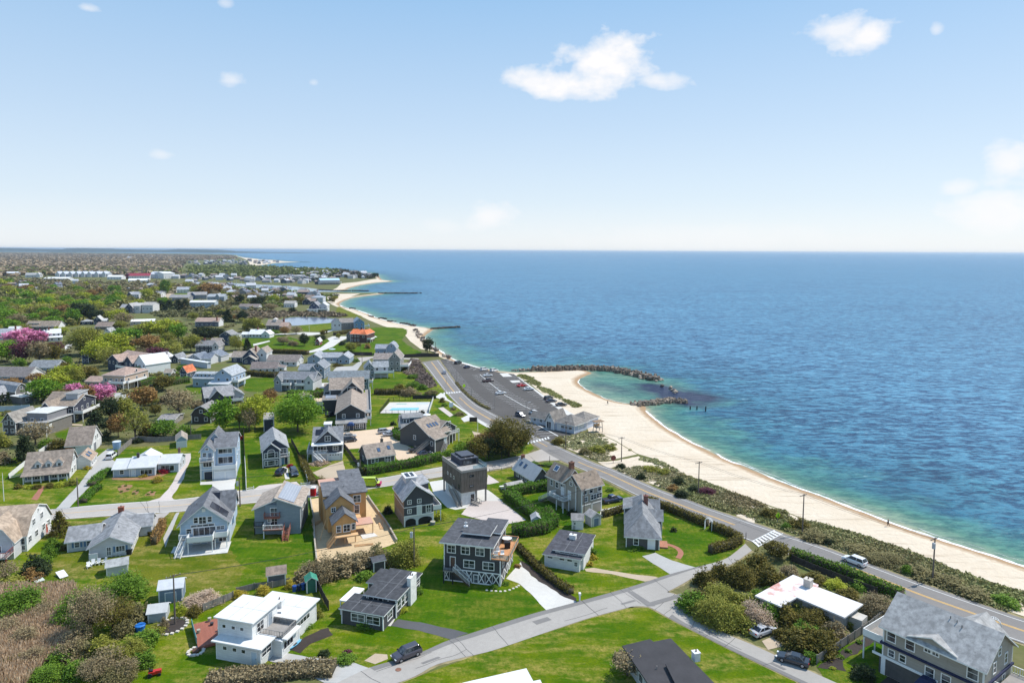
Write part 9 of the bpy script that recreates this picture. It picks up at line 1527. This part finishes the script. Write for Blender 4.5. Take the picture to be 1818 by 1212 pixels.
tub('B',318,708,.4,1.0,(.02,.07,.28),'blue bin by the dark shed, outermost of three');tub('B',342,703,.4,1.0,(.015,.03,.07),'dark bin between the two blue bins');tub('B',366,698,.4,1.1,(.02,.08,.3),'blue bin beside the teal shed');tub('A',770,925,.8,1.0,(.02,.16,.5),'big blue tub by the weathered playhouse','tub');tub('Y',728,880,.6,.7,(.16,.19,.22),'round grey planter with a pale rim by the dark shingle house','planter',(.4,.38,.3));tub('V',1572,960,1.2,2.4,(.25,.38,.55),'blue-grey tank trailer on the grey drive','tank',(.6,.65,.7))
t=thing('portable_toilet','U',880,1210,'bright red portable toilet with a white roof on the street edge','toilet');mb=MB();mb.box(-.6,.6,-.6,.6,.1,2.1);mb.build('cabin',pmat('red plastic',(.50,.01,.02),.4),t);mb=MB();mb.hexa([(-.65,-.65,2.1),(.65,-.65,2.1),(.65,.65,2.1),(-.65,.65,2.1)],[(-.5,-.5,2.35),(.5,-.5,2.35),(.5,.5,2.35),(-.5,.5,2.35)]);mb.build('roof',WF,t);mb=MB();mb.box(-.35,.35,-.63,-.6,.2,1.95);mb.build('door',pmat('red door',(.42,.01,.02),.4),t)
t=thing('fire_pit','A',1075,1040,'round pale stone fire pit on the lawn','fire pit');mb=MB()
for i in range(14):a=i/14*6.283;mb.box(math.cos(a)*1.1-.22,math.cos(a)*1.1+.22,math.sin(a)*1.1-.22,math.sin(a)*1.1+.22,0,.16+.05*(i % 3))
mb.build('stone_ring',pmat('pale stone',(.6,.55,.48),.9,.15),t);mb=MB();mb.tube((0,0,0),(0,0,.35),.5,.55,12);mb.build('fire_bowl',pmat('rusty iron',(.12,.06,.04)),t)
t=thing('kayak','B',322,1008,'small pale blue kayak on the dark mulch bed','kayak',1.2);mb=MB();prof=[(-1.5,.02,.25),(-1.0,.28,.1),(0,.38,.05),(1.0,.28,.1),(1.5,.02,.25)];
for (a,w,z),(b,w2,z2) in zip(prof,prof[1:]):mb.hexa([(a,-w*.6,z),(b,-w2*.6,z2),(b,w2*.6,z2),(a,w*.6,z)],[(a,-w,.36),(b,-w2,.36),(b,w2,.36),(a,w,.36)])
mb.build('hull',pmat('kayak blue',(.15,.42,.6),.4),t);mb=MB();mb.box(-.5,.4,-.2,.2,.355,.38);mb.build('cockpit',BLK,t)
t=thing('garden_tractor','A',845,1170,'small red garden tractor at the corner of the lawn','tractor',.4);mb=MB();mb.box(-.7,.2,-.4,.4,.35,.75);mb.box(.2,1.0,-.3,.3,.35,.8);mb.build('body',pmat('tractor red',(.5,.03,.02),.4),t);mb=MB();mb.box(-.5,-.1,-.25,.25,.75,.95);mb.box(-.6,-.5,-.25,.25,.75,1.2);mb.build('seat',BLK,t)
for x,y,r in ((-.5,.5,.32),(-.5,-.5,.32),(.75,.4,.22),(.75,-.4,.22)):mb=MB();mb.tube((x,y-.1,r),(x,y+.1,r),r,r,12);mb.build('wheel',TYRE,t)
def seatset(zone,x,y,z,label,col=WF,name='deck_chair',rz=0):
    t=thing(name,zone,x,y,label,'chair',rz,z);mb=MB();mb.box(-.35,.35,-.35,.35,.38,.48);mb.build('seat',col,t);mb=MB();mb.box(-.35,.35,.28,.36,.48,1.0);mb.build('backrest',col,t)
    for a in (-1,1):
        for b in (-1,1):mb=MB();mb.box(a*.3-.03,a*.3+.03,b*.3-.03,b*.3+.03,0,.38);mb.build('leg',col,t)
for x,y,l,c in ((135,500,'white deck chair at the front of the cedar deck',WF),(160,515,'white deck chair beside the railing of the cedar deck',WF),(125,520,'white deck chair at the corner of the cedar deck',WF)):seatset('C',x,y,5.14,l,c)
for x,y,l in ((185,865,'blue-grey chair on the white house roof terrace'),(230,860,'dark chair by the terrace railing'),(135,890,'pale blue chair at the front of the roof terrace')):seatset('B',x,y,3.02,l,pmat('blue chair',(.14,.2,.28)))
t=thing('deck_table','C',185,435,'round white table on the cedar deck','table',0,5.14);mb=MB();mb.tube((0,0,.7),(0,0,.76),1.0,1.0,20);mb.build('tabletop',WF,t);mb=MB();mb.tube((0,0,0),(0,0,.7),.12,.08,8);mb.build('table_leg',GALV,t);t=thing('grill','C',188,470,'black barbecue grill on the cedar deck','grill',0,5.14);mb=MB();mb.box(-.6,.6,-.35,.35,.75,1.2);mb.build('hood',BLK,t);mb=MB();mb.box(-.55,.55,-.3,.3,0,.74);mb.build('cabinet',BLK,t)
t=thing('grill','A',708,505,'black barbecue grill on the cottage patio','grill',0);mb=MB();mb.box(-.6,.6,-.3,.3,.7,1.1);mb.build('hood',BLK,t);mb=MB();mb.box(-.5,.5,-.25,.25,0,.69);mb.build('cabinet',BLK,t)
t=thing('antenna','Y',1125,905,'small white antenna unit on the black roof of the tall dark house','antenna',0,8.55);mb=MB();mb.box(-.4,.4,-.3,.3,0,.2);mb.tube((0,0,.2),(0,0,1.0),.12,.08,8);mb.box(-.3,.3,-.08,.08,.7,.85);mb.build('mast',WF,t)
def umbrella(zone,x,y,label,col=(.72,.72,.72),r=1.6):
    t=thing('patio_umbrella',zone,x,y,label,'umbrella');mb=MB();mb.tube((0,0,0),(0,0,2.5),.04,.04,6);mb.build('pole_shaft',GALV,t);mb=MB();n=8;c=[(math.cos(6.283*i/n)*r,math.sin(6.283*i/n)*r,2.05) for i in range(n)]
    for i in range(n):mb.poly([c[i],c[(i+1) % n],(0,0,2.65)])
    mb.build('canopy',pmat('canvas %.2f %.2f %.2f' % col,col,.9,.05),t)
umbrella('T',740,420,'pale patio umbrella behind the small grey cottage');umbrella('L',800,175,'white umbrella on the terrace of the brick house');umbrella('L',225,345,'blue-grey umbrella canopy by the drive',(.45,.52,.6),2.2)
for x,y in ((630,735),(660,760),(700,775),(1000,700),(740,790)):   # marker stones along the beds
    pass
st=MB
for i,(x,y) in enumerate([(75,703),(100,706),(125,708),(150,710),(175,708),(200,702),(220,694),(238,686),(250,678)]):
    mb=MB();mb.tube((0,0,.05),(0,0,.12),.28,.25,7);o=mb.build('stepping_stone',pmat('pale stone',(.6,.55,.48),.9,.15));o.location=Pz('C',x,y);props(o,'pale stepping stone in the curved line below the tall dark house','stone','stepping stones')
# round flower bed ring, harbour boats, orange terrace
t=thing('flower_bed','A',945,900,'round stone-edged flower bed at the foot of the leaning pole','flower bed');mb=MB()
for i in range(18):a=i/18*6.283;mb.box(math.cos(a)*2.2-.25,math.cos(a)*2.2+.25,math.sin(a)*2.6-.22,math.sin(a)*2.6+.22,0,.22)
mb.build('stone_ring',pmat('pale stone',(.6,.55,.48),.9,.15),t);mb=MB();mb.tube((0,0,0),(0,0,.1),2.1,2.1,18);mb.build('soil',MULCH,t)
deckm=pmat('red deck boards',(.33,.12,.08));t=thing('garden_deck','A',1165,935,'red-brown garden deck cluttered with pots beside the white flat-roofed house','deck',.55);mb=MB();mb.box(-2.6,2.4,-4.2,3.4,.1,.5);mb.build('deck_boards',REDW,t);mb=MB();mb.box(-2.7,-2.6,-3,3.4,.5,1.5);mb.build('railing',pmat('teal rail',(.10,.25,.24)),t);mb=MB()
for i in range(9):q=MB();x,y=rb_.uniform(-2.2,2),rb_.uniform(-2.6,3);q.tube((x,y,.5),(x,y,.5+rb_.uniform(.3,.7)),.22,.3,8);q.build('pot',pmat('pot %d' % (i % 3),[(.3,.12,.07),(.05,.05,.06),(.4,.38,.3)][i % 3]),t)
BT=None
for i in range(16):
    x,y=rb_.uniform(385,535),0;y=505.5+(x-380)*.052+rb_.uniform(-1.6,2.4)
    if BT is None:
        BT=empty('sailboat',(0,0,0));mb=MB();pr=[(-5,1.3,.4),(-2,1.8,.2),(2,1.6,.2),(5.5,.1,.7)]
        for (a,w,z),(b,w2,z2) in zip(pr,pr[1:]):mb.hexa([(a,-w*.6,z-.3),(b,-w2*.6,z2-.3),(b,w2*.6,z2-.3),(a,w*.6,z-.3)],[(a,-w,1.5),(b,-w2,1.6),(b,w2,1.6),(a,w,1.5)])
        mb.build('hull',pmat('boat white',(.78,.78,.78),.4),BT);mb=MB();mb.box(-2,1.6,-.9,.9,1.5,2.6);mb.build('cabin',pmat('boat cabin',(.6,.62,.65)),BT);mb=MB();mb.tube((.6,0,1.5),(.6,0,11),.12,.08,6);mb.build('mast',GALV,BT);b=BT
    else:b=copy_tree(BT)
    b.location=P(x,y,.1);b.rotation_euler=(0,0,rb_.uniform(0,6.28));props(b,'white boat moored on the narrow harbour channel','boat','boats in the harbour')

def lumber(zone,x,y,rz,label):
    t=thing('lumber_pile',zone,x,y,label,'lumber',rz)
    for i in range(7):mb=MB();a=rb_.uniform(-.25,.25);mb.bar((-1.9,-.5+i*.17,.08+(i % 2)*.09),(1.9,-.5+i*.17+a,.08+(i % 2)*.09),.14,.08);mb.build('plank',PLY,t)
lumber('B',700,455,.3,'stack of pale planks on the dirt plot before the unfinished house');lumber('B',795,350,1.9,'grey-brown planks leaning along the silt fence of the dirt plot');lumber('B',450,330,1.2,'scattered boards at the shaded edge of the dirt plot')
t=thing('fabric_sheet','B',725,405,'white tarpaulin spread on the dirt plot','tarpaulin',.5);mb=MB();mb.hexa([(-1.6,-1,0),(1.7,-1.1,0),(1.5,1,0),(-1.5,1.1,0)],[(-1.6,-1,.08),(1.7,-1.1,.14),(1.5,1,.1),(-1.5,1.1,.2)]);mb.build('sheet_cloth',pmat('tarpaulin',(.62,.60,.56),.8,.1),t)
# air between here and the far shore
HZ=True
if HZ:
    mb=MB();mb.box(-62000,62000,-300,70000,-4,78);hm=bpy.data.materials.new('sea haze');hm.use_nodes=True;ht=hm.node_tree;ht.nodes.clear();ho=ht.nodes.new('ShaderNodeOutputMaterial');hv=ht.nodes.new('ShaderNodeVolumePrincipled');hv.inputs['Color'].default_value=(.62,.78,.95,1);hv.inputs['Density'].default_value=4.5e-5;hv.inputs['Anisotropy'].default_value=.2;ht.links.new(hv.outputs[0],ho.inputs['Volume']);o=mb.build('haze',hm);o['kind']='stuff';o['label']='thin blue sea haze over the far shore'

t=thing('manhole_cover','B',888,1137,'rusty round manhole cover in the bottom road','manhole cover',0,.084);mb=MB();mb.tube((0,0,0),(0,0,.02),.45,.45,16);mb.build('iron_lid',pmat('rusty lid',(.24,.12,.08),.8,.2),t)
